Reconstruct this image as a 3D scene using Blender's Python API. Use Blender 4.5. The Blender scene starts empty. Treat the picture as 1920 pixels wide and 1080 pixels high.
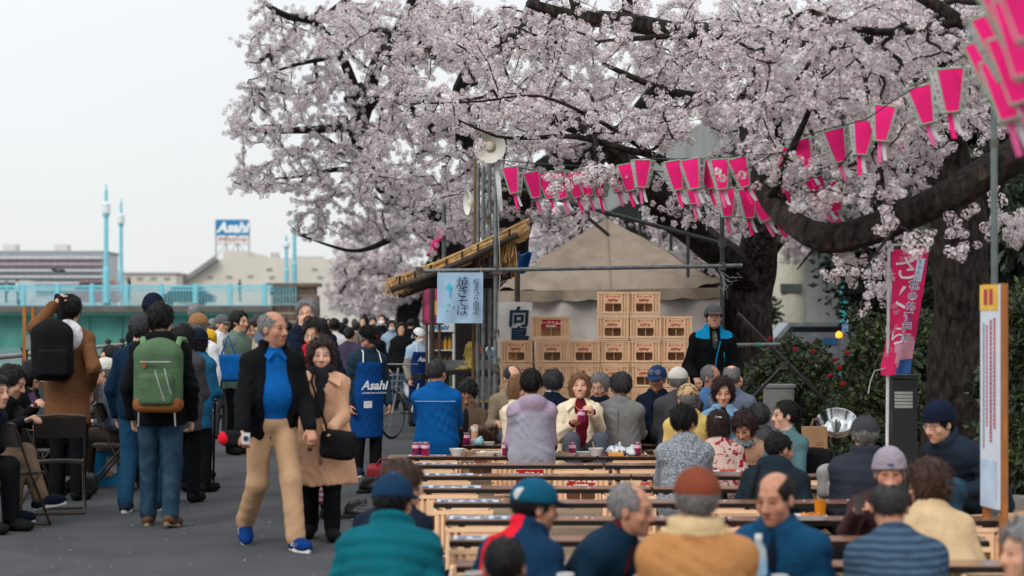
import bpy, bmesh, math, random
import numpy as np
from mathutils import Vector, Matrix, Quaternion

random.seed(7); RNG = np.random.default_rng(7)
SC = bpy.context.scene
COL = SC.collection
# ---------------------------------------------------------------- camera, world, sun, exposure
F, H, CX, CY = 3467.0, 1.58, 960.0, 603.0          # focal length in photo pixels, eye height, optical axis / horizon
cam_d = bpy.data.cameras.new('camera'); cam = bpy.data.objects.new('camera', cam_d); COL.objects.link(cam)
cam.location = (0, 0, H); cam.rotation_euler = (math.pi/2, 0, 0)
cam_d.sensor_width = 36.0; cam_d.lens = F/1920*36.0
cam_d.shift_y = (CY-540)/1920.0
cam_d.clip_start = 0.1; cam_d.clip_end = 3000
cam_d.dof.use_dof = True; cam_d.dof.focus_distance = 18.6; cam_d.dof.aperture_fstop = 1.8
SC.camera = cam
W = bpy.data.worlds.new('World'); SC.world = W; W.use_nodes = True
nt = W.node_tree; nt.nodes.clear()
SUN_EL, SUN_ROT = math.radians(38), math.radians(215)
sky = nt.nodes.new('ShaderNodeTexSky'); sky.sky_type = 'NISHITA'; sky.sun_disc = False
sky.sun_elevation = SUN_EL; sky.sun_rotation = SUN_ROT
bg1 = nt.nodes.new('ShaderNodeBackground'); nt.links.new(sky.outputs[0], bg1.inputs[0]); bg1.inputs[1].default_value = 0.1
tc = nt.nodes.new('ShaderNodeTexCoord'); sep = nt.nodes.new('ShaderNodeSeparateXYZ'); nt.links.new(tc.outputs['Generated'], sep.inputs[0])
ramp = nt.nodes.new('ShaderNodeValToRGB'); nt.links.new(sep.outputs[2], ramp.inputs[0])
ramp.color_ramp.elements[0].position = 0.0; ramp.color_ramp.elements[0].color = (.84, .855, .86, 1)
ramp.color_ramp.elements[1].position = 1.0; ramp.color_ramp.elements[1].color = (1.58, 1.64, 1.70, 1)
nz = nt.nodes.new('ShaderNodeTexNoise'); nz.inputs['Scale'].default_value = 3.0; nz.inputs['Detail'].default_value = 4
nt.links.new(tc.outputs['Generated'], nz.inputs['Vector'])
mr = nt.nodes.new('ShaderNodeMapRange'); mr.inputs[3].default_value = .94; mr.inputs[4].default_value = 1.06
nt.links.new(nz.outputs[0], mr.inputs[0])
bg2 = nt.nodes.new('ShaderNodeBackground'); nt.links.new(ramp.outputs[0], bg2.inputs[0]); nt.links.new(mr.outputs[0], bg2.inputs[1])
mx = nt.nodes.new('ShaderNodeMixShader'); mx.inputs[0].default_value = .93
nt.links.new(bg1.outputs[0], mx.inputs[1]); nt.links.new(bg2.outputs[0], mx.inputs[2])
wo = nt.nodes.new('ShaderNodeOutputWorld'); nt.links.new(mx.outputs[0], wo.inputs[0])
sun_d = bpy.data.lights.new('sun', 'SUN'); sun_d.energy = 1.5; sun_d.angle = math.radians(22); sun_d.color = (1, .95, .88)
sun = bpy.data.objects.new('sun', sun_d); COL.objects.link(sun)
# light comes from behind-left of the camera, high under a bright overcast
sd = Vector((-math.sin(math.radians(35))*math.cos(SUN_EL), -math.cos(math.radians(35))*math.cos(SUN_EL), math.sin(SUN_EL)))
sun.rotation_euler = sd.to_track_quat('Z', 'Y').to_euler()
vs = SC.view_settings; vs.view_transform = 'Standard'; vs.look = 'None'; vs.exposure = 0.0; vs.gamma = 1.0; vs.use_curve_mapping = False
SC.render.engine = 'CYCLES'
try:
    SC.cycles.use_denoising = True; SC.cycles.denoiser = 'OPENIMAGEDENOISE'; SC.cycles.denoising_input_passes = 'RGB_ALBEDO_NORMAL'; SC.cycles.denoising_prefilter = 'ACCURATE'
except Exception: pass
SC.cycles.max_bounces = 6; SC.cycles.diffuse_bounces = 3; SC.cycles.glossy_bounces = 3; SC.cycles.transmission_bounces = 5
SC.cycles.transparent_max_bounces = 8; SC.cycles.caustics_reflective = False; SC.cycles.caustics_refractive = False

# ---------------------------------------------------------------- geometry helpers
V3 = Vector
UP = Vector((0, 0, 1))
def P(px, py, d):
    """world point at distance d seen at photo pixel (px, py)"""
    return Vector(((px-CX)/F*d, d, H-(py-CY)/F*d))
def GX(px, d): return (px-CX)/F*d
def GD(py, z=0.0): return (H-z)*F/(py-CY)
def srgb(c):
    c = [x/255.0 for x in c[:3]]
    return tuple((x/12.92 if x <= .04045 else ((x+.055)/1.055)**2.4) for x in c) + (1,)

_mats = {}
def M(name, rgb, rough=.8, spec=.3, metal=0, var=.14, vs=6.0, bump=.15, bs=60.0, bd=.01, kind=None, rgb2=None, **kw):
    """procedural material: base colour broken up by noise, with a noise bump; kinds add weaves, stripes, grain ..."""
    if name in _mats: return _mats[name]
    m = bpy.data.materials.new(name); m.use_nodes = True; n = m.node_tree.nodes; l = m.node_tree.links
    b = n['Principled BSDF']; b.inputs['Roughness'].default_value = rough; b.inputs['Metallic'].default_value = metal
    b.inputs['Specular IOR Level'].default_value = spec
    tc = n.new('ShaderNodeTexCoord'); co = tc.outputs['Object']
    base = srgb(rgb)
    def mixc(fac, a, bb, mode='MIX'):
        x = n.new('ShaderNodeMix'); x.data_type = 'RGBA'; x.blend_type = mode
        for s, v in ((x.inputs[0], fac), (x.inputs[6], a), (x.inputs[7], bb)):
            if hasattr(v, 'links') or hasattr(v, 'is_linked'): l.new(v, s)
            else: s.default_value = v
        return x.outputs[2]
    def noise(scale, detail=4, vec=None, dist=0):
        t = n.new('ShaderNodeTexNoise'); t.inputs['Scale'].default_value = scale; t.inputs['Detail'].default_value = detail
        t.inputs['Distortion'].default_value = dist
        l.new(vec if vec is not None else co, t.inputs['Vector']); return t.outputs[0]
    def mapping(scale):
        t = n.new('ShaderNodeMapping'); t.inputs['Scale'].default_value = scale; l.new(co, t.inputs['Vector']); return t.outputs[0]
    def ramp(fac, a, bb):
        r = n.new('ShaderNodeMapRange'); r.inputs[1].default_value = a; r.inputs[2].default_value = bb; l.new(fac, r.inputs[0]); return r.outputs[0]
    dark = tuple(c*(1-var*1.6) for c in base[:3])+(1,); light = tuple(min(1, c*(1+var*1.6)) for c in base[:3])+(1,)
    nf = noise(vs, 5)
    colr = mixc(ramp(nf, .3, .7), dark, light)
    h = noise(bs, 6)
    c2 = srgb(rgb2) if rgb2 else None
    if kind == 'weave':          # tweed / coarse knit flecks
        fl = noise(kw.get('ws', 110), 2); colr = mixc(ramp(fl, .44, .6), colr, c2)
        h = fl
    elif kind == 'stripes':
        w = n.new('ShaderNodeTexWave'); w.bands_direction = 'Z'; w.inputs['Scale'].default_value = kw.get('ws', 10); w.inputs['Distortion'].default_value = kw.get('wd', .6)
        l.new(co, w.inputs['Vector']); colr = mixc(ramp(w.outputs[0], kw.get('w0', .45), kw.get('w1', .55)), colr, c2)
    elif kind == 'floral':
        fl = noise(kw.get('ws', 18), 3, dist=.6); colr = mixc(ramp(fl, .54, .58), colr, c2)
        fl2 = noise(27, 2); colr = mixc(ramp(fl2, .64, .67), colr, srgb((60, 40, 40)))
    elif kind == 'plaid':
        for dr, cc in (('X', c2), ('Z', srgb((20, 22, 30)))):
            w = n.new('ShaderNodeTexWave'); w.bands_direction = dr; w.inputs['Scale'].default_value = kw.get('ws', 14); l.new(co, w.inputs['Vector'])
            colr = mixc(ramp(w.outputs[0], .6, .75), colr, cc)
    elif kind == 'wood':
        g = noise(9, 6, mapping(kw.get('grain', (.35, 6, 6))), 1.2); colr = mixc(ramp(g, .35, .65), colr, c2); h = g
    elif kind == 'bark':
        g = noise(5, 8, mapping((3.2, 3.2, 1.1)), .5); colr = mixc(ramp(g, .35, .7), colr, c2)
        v = n.new('ShaderNodeTexVoronoi'); v.inputs['Scale'].default_value = 16; l.new(mapping((1, 1, .35)), v.inputs['Vector'])
        ad = n.new('ShaderNodeMath'); l.new(g, ad.inputs[0]); l.new(v.outputs[0], ad.inputs[1]); h = ad.outputs[0]
    elif kind == 'ground':
        f1 = noise(120, 4); colr = mixc(ramp(f1, .35, .7), colr, c2)
        f2 = noise(.9, 8, dist=.7); colr = mixc(ramp(f2, .50, .62), colr, tuple(x*.66 for x in base[:3])+(1,))
        f3 = noise(34, 3); colr = mixc(ramp(f3, .60, .72), colr, tuple(x*1.28 for x in base[:3])+(1,))
        h = f1
    elif kind == 'rand':
        oi = n.new('ShaderNodeObjectInfo'); colr = mixc(oi.outputs['Random'], colr, c2)
    elif kind == 'cloth_dirty':
        f2 = noise(2.2, 7, dist=.8); colr = mixc(ramp(f2, .45, .7), colr, c2)
    elif kind == 'vcol':
        at = n.new('ShaderNodeVertexColor'); at.layer_name = 'tint'; colr = mixc(1.0, colr, at.outputs[0], 'MULTIPLY')
    elif kind == 'creased':
        h = noise(8, 5, mapping((1, 1, 1.7)), 1.6)
    elif kind == 'hair':
        h = noise(1, 5, mapping((150, 150, 26))); colr = mixc(ramp(h, .3, .7), tuple(x*.55 for x in base[:3])+(1,), tuple(min(1, x*1.5) for x in base[:3])+(1,))
    elif kind == 'water':
        h = noise(3.0, 5, mapping((1, .25, 1)))
    l.new(colr, b.inputs['Base Color'])
    if bump:
        bp = n.new('ShaderNodeBump'); bp.inputs['Strength'].default_value = bump; bp.inputs['Distance'].default_value = bd
        l.new(h, bp.inputs['Height']); l.new(bp.outputs[0], b.inputs['Normal'])
    if kw.get('sss'):
        b.inputs['Subsurface Weight'].default_value = kw['sss']; b.inputs['Subsurface Radius'].default_value = (.02, .008, .004); b.inputs['Subsurface Scale'].default_value = .4
    if kw.get('emit'):
        b.inputs['Emission Color'].default_value = base; b.inputs['Emission Strength'].default_value = kw['emit']
    if kw.get('trans'):
        b.inputs['Transmission Weight'].default_value = kw['trans']; b.inputs['IOR'].default_value = kw.get('ior', 1.33)
    if kw.get('alpha'): b.inputs['Alpha'].default_value = kw['alpha']
    if kw.get('thin'):           # thin petals and paper: light passes through
        tr = n.new('ShaderNodeBsdfTranslucent'); l.new(colr, tr.inputs[0]); ms = n.new('ShaderNodeMixShader'); ms.inputs[0].default_value = kw['thin']
        l.new(b.outputs[0], ms.inputs[1]); l.new(tr.outputs[0], ms.inputs[2]); l.new(ms.outputs[0], n['Material Output'].inputs[0])
    _mats[name] = m; return m

def link(o, parent=None):
    COL.objects.link(o)
    if parent is not None: o.parent = parent
    return o
def mesh_np(name, V, Q, smooth=True):
    me = bpy.data.meshes.new(name)
    V = np.asarray(V, np.float32); Q = np.asarray(Q, np.int32)
    me.vertices.add(len(V)); me.vertices.foreach_set('co', V.ravel())
    k = Q.shape[1]; me.loops.add(Q.size); me.loops.foreach_set('vertex_index', Q.ravel())
    me.polygons.add(len(Q)); me.polygons.foreach_set('loop_start', np.arange(0, Q.size, k, dtype=np.int32))
    me.update(calc_edges=True); me.validate()
    if smooth: me.polygons.foreach_set('use_smooth', np.ones(len(me.polygons), bool))
    return me
def frame(a, b, ref=None):
    z = (Vector(b)-Vector(a)).normalized()
    r = Vector(ref) if ref is not None else (UP if abs(z.z) < .95 else Vector((0, 1, 0)))
    x = r.cross(z)
    if x.length < 1e-6: x = Vector((1, 0, 0)).cross(z)
    x.normalize(); y = z.cross(x); return x, y, z
class MB:
    """collects simple shapes into one mesh"""
    def __init__(s): s.v = []; s.f = []; s.mi = []; s.cur = 0
    def add(s, vs, fs):
        o = len(s.v); s.v += [tuple(x) for x in vs]
        for f in fs: s.f.append(tuple(i+o for i in f)); s.mi.append(s.cur)
        return s
    def box(s, c, size, R=None, taper=1.0):
        hx, hy, hz = (x/2 for x in size); vs = []
        for sx, sy, sz in ((-1,-1,-1),(1,-1,-1),(1,1,-1),(-1,1,-1),(-1,-1,1),(1,-1,1),(1,1,1),(-1,1,1)):
            t = taper if sz > 0 else 1
            p = Vector((sx*hx*t, sy*hy*t, sz*hz))
            if R is not None: p = R @ p
            vs.append(p+Vector(c))
        return s.add(vs, ((3,2,1,0),(4,5,6,7),(0,1,5,4),(1,2,6,5),(2,3,7,6),(3,0,4,7)))
    def beam(s, a, b, w, h, ref=None):
        x, y, z = frame(a, b, ref); a = Vector(a); b = Vector(b); vs = []
        for p in (a, b):
            for sx, sy in ((-1,-1),(1,-1),(1,1),(-1,1)): vs.append(p+x*sx*w/2+y*sy*h/2)
        return s.add(vs, ((3,2,1,0),(4,5,6,7),(0,1,5,4),(1,2,6,5),(2,3,7,6),(3,0,4,7)))
    def tube(s, pts, rad, n=8, cap=True):
        pts = [Vector(p) for p in pts]
        if not hasattr(rad, '__len__'): rad = [rad]*len(pts)
        vs = []; x = None
        for i, p in enumerate(pts):
            t = (pts[min(i+1, len(pts)-1)]-pts[max(i-1, 0)])
            t = t.normalized() if t.length > 1e-9 else Vector((0, 0, 1))
            if x is None: x, y, _ = frame((0, 0, 0), t)
            else:
                x = (x-t*x.dot(t)); x = x.normalized() if x.length > 1e-6 else frame((0, 0, 0), t)[0]
                y = t.cross(x)
            for k in range(n):
                a = 2*math.pi*k/n; vs.append(p+(x*math.cos(a)+y*math.sin(a))*rad[i])
        fs = []
        for i in range(len(pts)-1):
            for k in range(n):
                k2 = (k+1) % n; fs.append((i*n+k, i*n+k2, (i+1)*n+k2, (i+1)*n+k))
        if cap:
            fs.append(tuple(range(n-1, -1, -1))); m = (len(pts)-1)*n; fs.append(tuple(m+k for k in range(n)))
        return s.add(vs, fs)
    def lathe(s, prof, n=24, Mx=None, cap0=False, cap1=False):
        vs = []
        for r, z in prof:
            for k in range(n):
                a = 2*math.pi*k/n; p = Vector((r*math.cos(a), r*math.sin(a), z)); vs.append(Mx @ p if Mx is not None else p)
        fs = []
        for i in range(len(prof)-1):
            for k in range(n):
                k2 = (k+1) % n; fs.append((i*n+k, i*n+k2, (i+1)*n+k2, (i+1)*n+k))
        if cap0: fs.append(tuple(range(n-1, -1, -1)))
        if cap1: m = (len(prof)-1)*n; fs.append(tuple(m+k for k in range(n)))
        return s.add(vs, fs)
    def sheet(s, fn, nu, nv, thick=0.0):
        """a grid surface fn(u, v); with a thickness it becomes a closed slab"""
        g = [[Vector(fn(i/nu, j/nv)) for j in range(nv+1)] for i in range(nu+1)]
        vs = [p for r in g for p in r]; fs = []
        ix = lambda i, j: i*(nv+1)+j
        for i in range(nu):
            for j in range(nv): fs.append((ix(i, j), ix(i+1, j), ix(i+1, j+1), ix(i, j+1)))
        if thick:
            nrm = []
            for i in range(nu+1):
                for j in range(nv+1):
                    a = g[min(i+1, nu)][j]-g[max(i-1, 0)][j]; b = g[i][min(j+1, nv)]-g[i][max(j-1, 0)]
                    c = a.cross(b); nrm.append(c.normalized() if c.length > 1e-9 else UP)
            o = len(vs); vs += [p-q*thick for p, q in zip(vs, nrm)]
            fs += [tuple(o+i for i in reversed(f)) for f in fs[:]]
            rim = [ix(i, 0) for i in range(nu+1)]+[ix(nu, j) for j in range(1, nv+1)]+[ix(i, nv) for i in range(nu-1, -1, -1)]+[ix(0, j) for j in range(nv-1, 0, -1)]
            for a, b in zip(rim, rim[1:]+rim[:1]): fs.append((b, a, a+o, b+o))
        return s.add(vs, fs)
    def poly(s, outline, z0, z1, Mx=None):
        """outline (x, y) extruded from z0 to z1"""
        n = len(outline); vs = [Vector((x, y, z0)) for x, y in outline]+[Vector((x, y, z1)) for x, y in outline]
        if Mx is not None: vs = [Mx @ p for p in vs]
        fs = [tuple(range(n-1, -1, -1)), tuple(range(n, 2*n))]+[(k, (k+1) % n, n+(k+1) % n, n+k) for k in range(n)]
        return s.add(vs, fs)
    def mesh(s, name, mats, smooth=False):
        me = bpy.data.meshes.new(name); me.from_pydata(s.v, [], s.f)
        for m in (mats if isinstance(mats, (list, tuple)) else [mats]): me.materials.append(m)
        if any(s.mi): me.polygons.foreach_set('material_index', np.array(s.mi, np.int32))
        if smooth:
            me.polygons.foreach_set('use_smooth', np.ones(len(me.polygons), bool))
            try: me.set_sharp_from_angle(angle=math.radians(40))
            except Exception: pass
        me.update(); return me
    def build(s, name, mats, parent=None, smooth=False, world=True):
        """links the shapes as ONE object; with a parent at a place, world coordinates become the parent's own"""
        if parent is not None and world:
            inv = wm(parent).inverted(); s.v = [tuple(inv @ Vector(p)) for p in s.v]
        return link(bpy.data.objects.new(name, s.mesh(name, mats, smooth)), parent)
def wm(o):
    m = o.matrix_basis.copy()
    while o.parent is not None:
        o = o.parent; m = o.matrix_basis @ m
    return m
def tag(o, label=None, cat=None, group=None, kind=None):
    if label: o['label'] = label
    if cat: o['category'] = cat
    if group: o['group'] = group
    if kind: o['kind'] = kind
    return o
def thing(name, label, cat, loc=(0, 0, 0), rz=0.0, group=None):
    o = bpy.data.objects.new(name, None); o.empty_display_size = .1; COL.objects.link(o)
    o.location = loc; o.rotation_euler = (0, 0, rz); return tag(o, label, cat, group)
_kids = {}
def copy_tree(o, parent=None, loc=None, rz=None, label=None):
    c = o.copy(); COL.objects.link(c)
    if parent is not None: c.parent = parent
    if loc is not None: c.location = loc
    if rz is not None: c.rotation_euler = (0, 0, rz)
    if label: c['label'] = label
    for ch in [x for x in bpy.data.objects if x.parent == o] if o.name not in _kids else _kids[o.name]: copy_tree(ch, c)
    return c
def freeze_kids(o):
    ks = [x for x in bpy.data.objects if x.parent == o]; _kids[o.name] = ks
    for k in ks: freeze_kids(k)
_txt = {}
def text_mesh(txt, size, mat, vertical=False, extr=0.0, shear=0.0, bold=0.0):
    key = (txt, round(size, 4), mat.name, vertical, extr, shear, bold)
    if key in _txt: return _txt[key]
    cu = bpy.data.curves.new('lettering', 'FONT'); cu.body = '\n'.join(txt) if vertical else txt
    cu.size = size; cu.align_x = 'CENTER'; cu.align_y = 'CENTER'; cu.extrude = extr; cu.shear = shear; cu.offset = bold
    cu.resolution_u = 2; cu.space_line = .92 if vertical else 1
    o = bpy.data.objects.new('lettering', cu); COL.objects.link(o)
    dg = bpy.context.evaluated_depsgraph_get(); me = bpy.data.meshes.new_from_object(o.evaluated_get(dg))
    bpy.data.objects.remove(o); me.materials.clear(); me.materials.append(mat); me.name = 'lettering'
    _txt[key] = me; return me
def place(me, name, origin, right, up, parent=None):
    """sets a flat mesh (text, emblem) with its x axis along right and y along up"""
    r = Vector(right).normalized(); u = Vector(up).normalized(); n = r.cross(u).normalized(); u = n.cross(r)
    m = Matrix((r, u, n)).transposed().to_4x4(); m.translation = Vector(origin)
    o = bpy.data.objects.new(name, me); link(o, parent)
    o.matrix_basis = (wm(parent).inverted() @ m) if parent is not None else m
    return o
# ---------------------------------------------------------------- implicit surfaces: smooth unions of cones and ellipsoids, meshed as one skin
A = lambda *x: np.array(x if len(x) > 1 else x[0], np.float32)
def nrm(v):
    v = np.asarray(v, np.float32); return v/(np.linalg.norm(v)+1e-9)
_nr = np.random.default_rng(3); _NK = _nr.normal(size=(6, 3)).astype(np.float32); _NK /= np.linalg.norm(_NK, axis=1)[:, None]; _NP = _nr.uniform(0, 6.28, 6).astype(np.float32)
def wob(X, Y, Z, f, seed=0.0):
    r = 0
    for i in range(6):
        k = _NK[i]*f*(1+.23*i); r = r+np.sin(X*k[0]+Y*k[1]+Z*k[2]+_NP[i]+seed*(1+i))
    return r/6
class Field:
    def __init__(s): s.pr = []; s.post = []
    def cone(s, a, b, ra, rb, k=.03, flat=None, op='add'):
        a = A(a); b = A(b); r = max(ra, rb)
        def fn(X, Y, Z):
            q0, q1, q2 = X-a[0], Y-a[1], Z-a[2]; ab = b-a
            if flat is not None:
                n, f = flat; g = (1/f-1); c = (q0*n[0]+q1*n[1]+q2*n[2])*g; q0 = q0+n[0]*c; q1 = q1+n[1]*c; q2 = q2+n[2]*c
                ab = ab+n*(ab@n)*g
            t = np.clip((q0*ab[0]+q1*ab[1]+q2*ab[2])/(ab@ab+1e-12), 0, 1)
            return np.sqrt((q0-ab[0]*t)**2+(q1-ab[1]*t)**2+(q2-ab[2]*t)**2)-(ra+(rb-ra)*t)
        s.pr.append((fn, np.minimum(a, b)-r, np.maximum(a, b)+r, k, op)); return s
    def ball(s, c, rad, R=None, k=.03, op='add'):
        c = A(c); rad = A(rad) if hasattr(rad, '__len__') else A(rad, rad, rad); R = np.eye(3, dtype=np.float32) if R is None else R
        def fn(X, Y, Z):
            q0, q1, q2 = X-c[0], Y-c[1], Z-c[2]
            u = [(q0*R[0, i]+q1*R[1, i]+q2*R[2, i])/rad[i] for i in range(3)]
            k0 = np.sqrt(u[0]**2+u[1]**2+u[2]**2)+1e-9; k1 = np.sqrt((u[0]/rad[0])**2+(u[1]/rad[1])**2+(u[2]/rad[2])**2)+1e-9
            return k0*(k0-1)/k1
        e = (np.abs(R)*rad[None, :]).sum(1); s.pr.append((fn, c-e, c+e, k, op)); return s
    def rbox(s, c, half, R, r=.02, k=.01, op='add'):
        c = A(c); half = A(half)
        def fn(X, Y, Z):
            q = [np.abs((X-c[0])*R[0, i]+(Y-c[1])*R[1, i]+(Z-c[2])*R[2, i])-half[i]+r for i in range(3)]
            return np.sqrt(sum(np.maximum(x, 0)**2 for x in q))+np.minimum(np.maximum(np.maximum(q[0], q[1]), q[2]), 0)-r
        e = (np.abs(R)*half[None, :]).sum(1); s.pr.append((fn, c-e, c+e, k, op)); return s
    def keep(s, p, n):          # keeps the side of the plane against n
        s.pr.append((lambda X, Y, Z: (X-p[0])*n[0]+(Y-p[1])*n[1]+(Z-p[2])*n[2], None, None, 0, 'cut')); return s
    def mesh(s, h, fine=(), noise=None):
        lo = np.min([p[1] for p in s.pr if p[1] is not None and p[4] == 'add'], 0)-h*1.6-.012; hi = np.max([p[2] for p in s.pr if p[1] is not None and p[4] == 'add'], 0)+h*1.6+.012
        ax = []
        for i in range(3):
            c = [lo[i]]
            while c[-1] < hi[i]:
                st = h
                for fl, fh, hf in fine:
                    if fl[i]-h < c[-1] < fh[i]: st = min(st, hf)
                c.append(c[-1]+st)
            ax.append(np.array(c, np.float32))
        D = np.full([len(a) for a in ax], 9.0, np.float32)
        for fn, l, u, k, op in s.pr:
            m = k+h*2.2
            sl = [slice(None)]*3 if l is None else [slice(max(0, np.searchsorted(ax[i], l[i]-m)-1), np.searchsorted(ax[i], u[i]+m)+1) for i in range(3)]
            sub = D[tuple(sl)]
            if sub.size == 0: continue
            X = ax[0][sl[0]][:, None, None]; Y = ax[1][sl[1]][None, :, None]; Z = ax[2][sl[2]][None, None, :]
            d = fn(X, Y, Z).astype(np.float32)
            if op == 'add':
                hh = np.maximum(k-np.abs(sub-d), 0)/max(k, 1e-6); D[tuple(sl)] = np.minimum(sub, d)-hh*hh*k*.25
            elif op == 'sub':
                d = -d; hh = np.maximum(k-np.abs(sub-d), 0)/max(k, 1e-6); D[tuple(sl)] = np.maximum(sub, d)+hh*hh*k*.25
            else: D[tuple(sl)] = np.maximum(sub, d)
        if noise is not None:
            D += noise(ax[0][:, None, None], ax[1][None, :, None], ax[2][None, None, :])
        return nets(D, *ax)
def nets(D, xs, ys, zs):
    D[0], D[-1] = np.maximum(D[0], .01), np.maximum(D[-1], .01); D[:, 0] = np.maximum(D[:, 0], .01); D[:, -1] = np.maximum(D[:, -1], .01); D[:, :, 0] = np.maximum(D[:, :, 0], .01); D[:, :, -1] = np.maximum(D[:, :, -1], .01)
    N = D < 0; n8 = N.astype(np.int8)
    c = n8[:-1]+n8[1:]; c = c[:, :-1]+c[:, 1:]; c = c[:, :, :-1]+c[:, :, 1:]
    act = (c > 0) & (c < 8); I, J, K = np.nonzero(act); idx = np.full(act.shape, -1, np.int32); idx[I, J, K] = np.arange(len(I))
    S = np.zeros((len(I), 3), np.float32); cnt = np.zeros(len(I), np.float32); axs = (xs, ys, zs)
    for ax in range(3):
        o1, o2 = [a for a in range(3) if a != ax]
        for b1 in (0, 1):
            for b2 in (0, 1):
                o = [0, 0, 0]; o[o1] = b1; o[o2] = b2; e = list(o); e[ax] = 1
                d0 = D[I+o[0], J+o[1], K+o[2]]; d1 = D[I+e[0], J+e[1], K+e[2]]; m = (d0 < 0) != (d1 < 0)
                t = np.where(m, d0/np.where(m, d0-d1, 1), 0); t = np.clip(t, .02, .98)
                ii = (I, J, K)
                for a in range(3):
                    base = axs[a][ii[a]+o[a]]
                    if a == ax: base = base+(axs[a][ii[a]+1]-axs[a][ii[a]])*t
                    S[:, a] += np.where(m, base, 0)
                cnt += m
    S /= np.maximum(cnt, 1)[:, None]; Q = []
    for ax in range(3):
        sl0 = [slice(1, -1)]*3; sl1 = [slice(1, -1)]*3; sl0[ax] = slice(0, -1); sl1[ax] = slice(1, None)
        a = N[tuple(sl0)]; b = N[tuple(sl1)]; i, j, k = np.nonzero(a != b); fl = a[i, j, k]
        g = [i+1, j+1, k+1]; g[ax] = g[ax]-1; o1, o2 = [(1, 2), (2, 0), (0, 1)][ax]
        def cell(d1, d2):
            q = [x.copy() for x in g]; q[o1] -= d1; q[o2] -= d2; return idx[q[0], q[1], q[2]]
        q = np.stack([cell(1, 1), cell(0, 1), cell(0, 0), cell(1, 0)], 1); q[~fl] = q[~fl][:, ::-1]; Q.append(q)
    return S, np.concatenate(Q)
def coarsen(VQ, fine, h):
    """merges vertices outside the finely meshed boxes (head, hands) into cells of size h"""
    V, Q = VQ; keep = np.zeros(len(V), bool)
    for lo, hi, _ in fine: keep |= np.all((V > lo) & (V < hi), axis=1)
    c = np.floor(V/h).astype(np.int64); key = (c[:, 0]*73856093) ^ (c[:, 1]*19349663) ^ (c[:, 2]*83492791)
    key = np.where(keep, np.arange(len(V))+(1 << 50), key)
    _, inv = np.unique(key, return_inverse=True); inv = inv.ravel(); n = inv.max()+1; cnt = np.bincount(inv, minlength=n)
    W_ = np.stack([np.bincount(inv, weights=V[:, a], minlength=n)/cnt for a in range(3)], 1).astype(np.float32)
    T_ = inv[np.concatenate([Q[:, [0, 1, 2]], Q[:, [0, 2, 3]]])]; ok = (T_[:, 0] != T_[:, 1]) & (T_[:, 1] != T_[:, 2]) & (T_[:, 0] != T_[:, 2]); T_ = T_[ok]
    _, u = np.unique(np.sort(T_, axis=1), axis=0, return_index=True); return W_, T_[np.sort(u)]
def skin_obj(name, VQ, mat, parent, tint=None):
    V, Q = VQ; off = A(tuple(parent_loc(parent)))
    me = mesh_np(name, V-off, Q); me.materials.append(mat)
    if tint is not None:
        at = me.color_attributes.new('tint', 'FLOAT_COLOR', 'POINT'); c = np.ones((len(V), 4), np.float32); c[:, :3] = tint(V); at.data.foreach_set('color', c.ravel())
    return link(bpy.data.objects.new(name, me), parent)
def parent_loc(p):
    m = wm(p); return m.translation
def ik(a, t, l1, l2, pole):
    a = A(a); t = A(t); v = t-a; L = np.linalg.norm(v); mx = (l1+l2)*.995
    if L > mx: v = v/L*mx; t = a+v; L = mx
    L = max(L, abs(l1-l2)+.02); d = nrm(v); c = (l1*l1-l2*l2+L*L)/(2*L); hgt = math.sqrt(max(l1*l1-c*c, 0))
    p = A(pole); p = p-d*(p@d); return a+d*c+nrm(p)*hgt, t

SKIN = lambda k=0: M('skin_%d' % k, [(206, 160, 134), (194, 142, 114), (216, 172, 148), (180, 130, 106)][k], rough=.6, spec=.25, var=.10, vs=38, bump=.12, bs=160, kind='vcol', sss=.05)
def fabric(name, rgb, **kw):
    kw = {**dict(rough=.9, spec=.1, var=.1, vs=7, bump=.38, bs=34, bd=.025, kind='creased'), **kw}; return M('cloth_'+name, rgb, **kw)
HAIRM = dict(black=lambda: M('hair_black', (15, 13, 13), rough=.55, spec=.25, var=.3, vs=30, bump=.7, bs=90, kind='hair'), brown=lambda: M('hair_brown', (58, 37, 26), rough=.5, var=.3, vs=30, bump=.7, bs=90, kind='hair'),
    darkred=lambda: M('hair_dark_red', (40, 23, 21), rough=.5, var=.3, vs=30, bump=.7, bs=90, kind='hair'), gray=lambda: M('hair_gray', (118, 116, 116), rough=.6, var=.35, vs=40, bump=.6, bs=90, kind='hair'),
    dark=lambda: M('hair_dark_gray', (48, 47, 48), rough=.6, var=.4, vs=40, bump=.6, bs=90, kind='hair'), light=lambda: M('hair_light_brown', (120, 84, 56), rough=.5, var=.3, vs=30, bump=.7, bs=90, kind='hair'))

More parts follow.
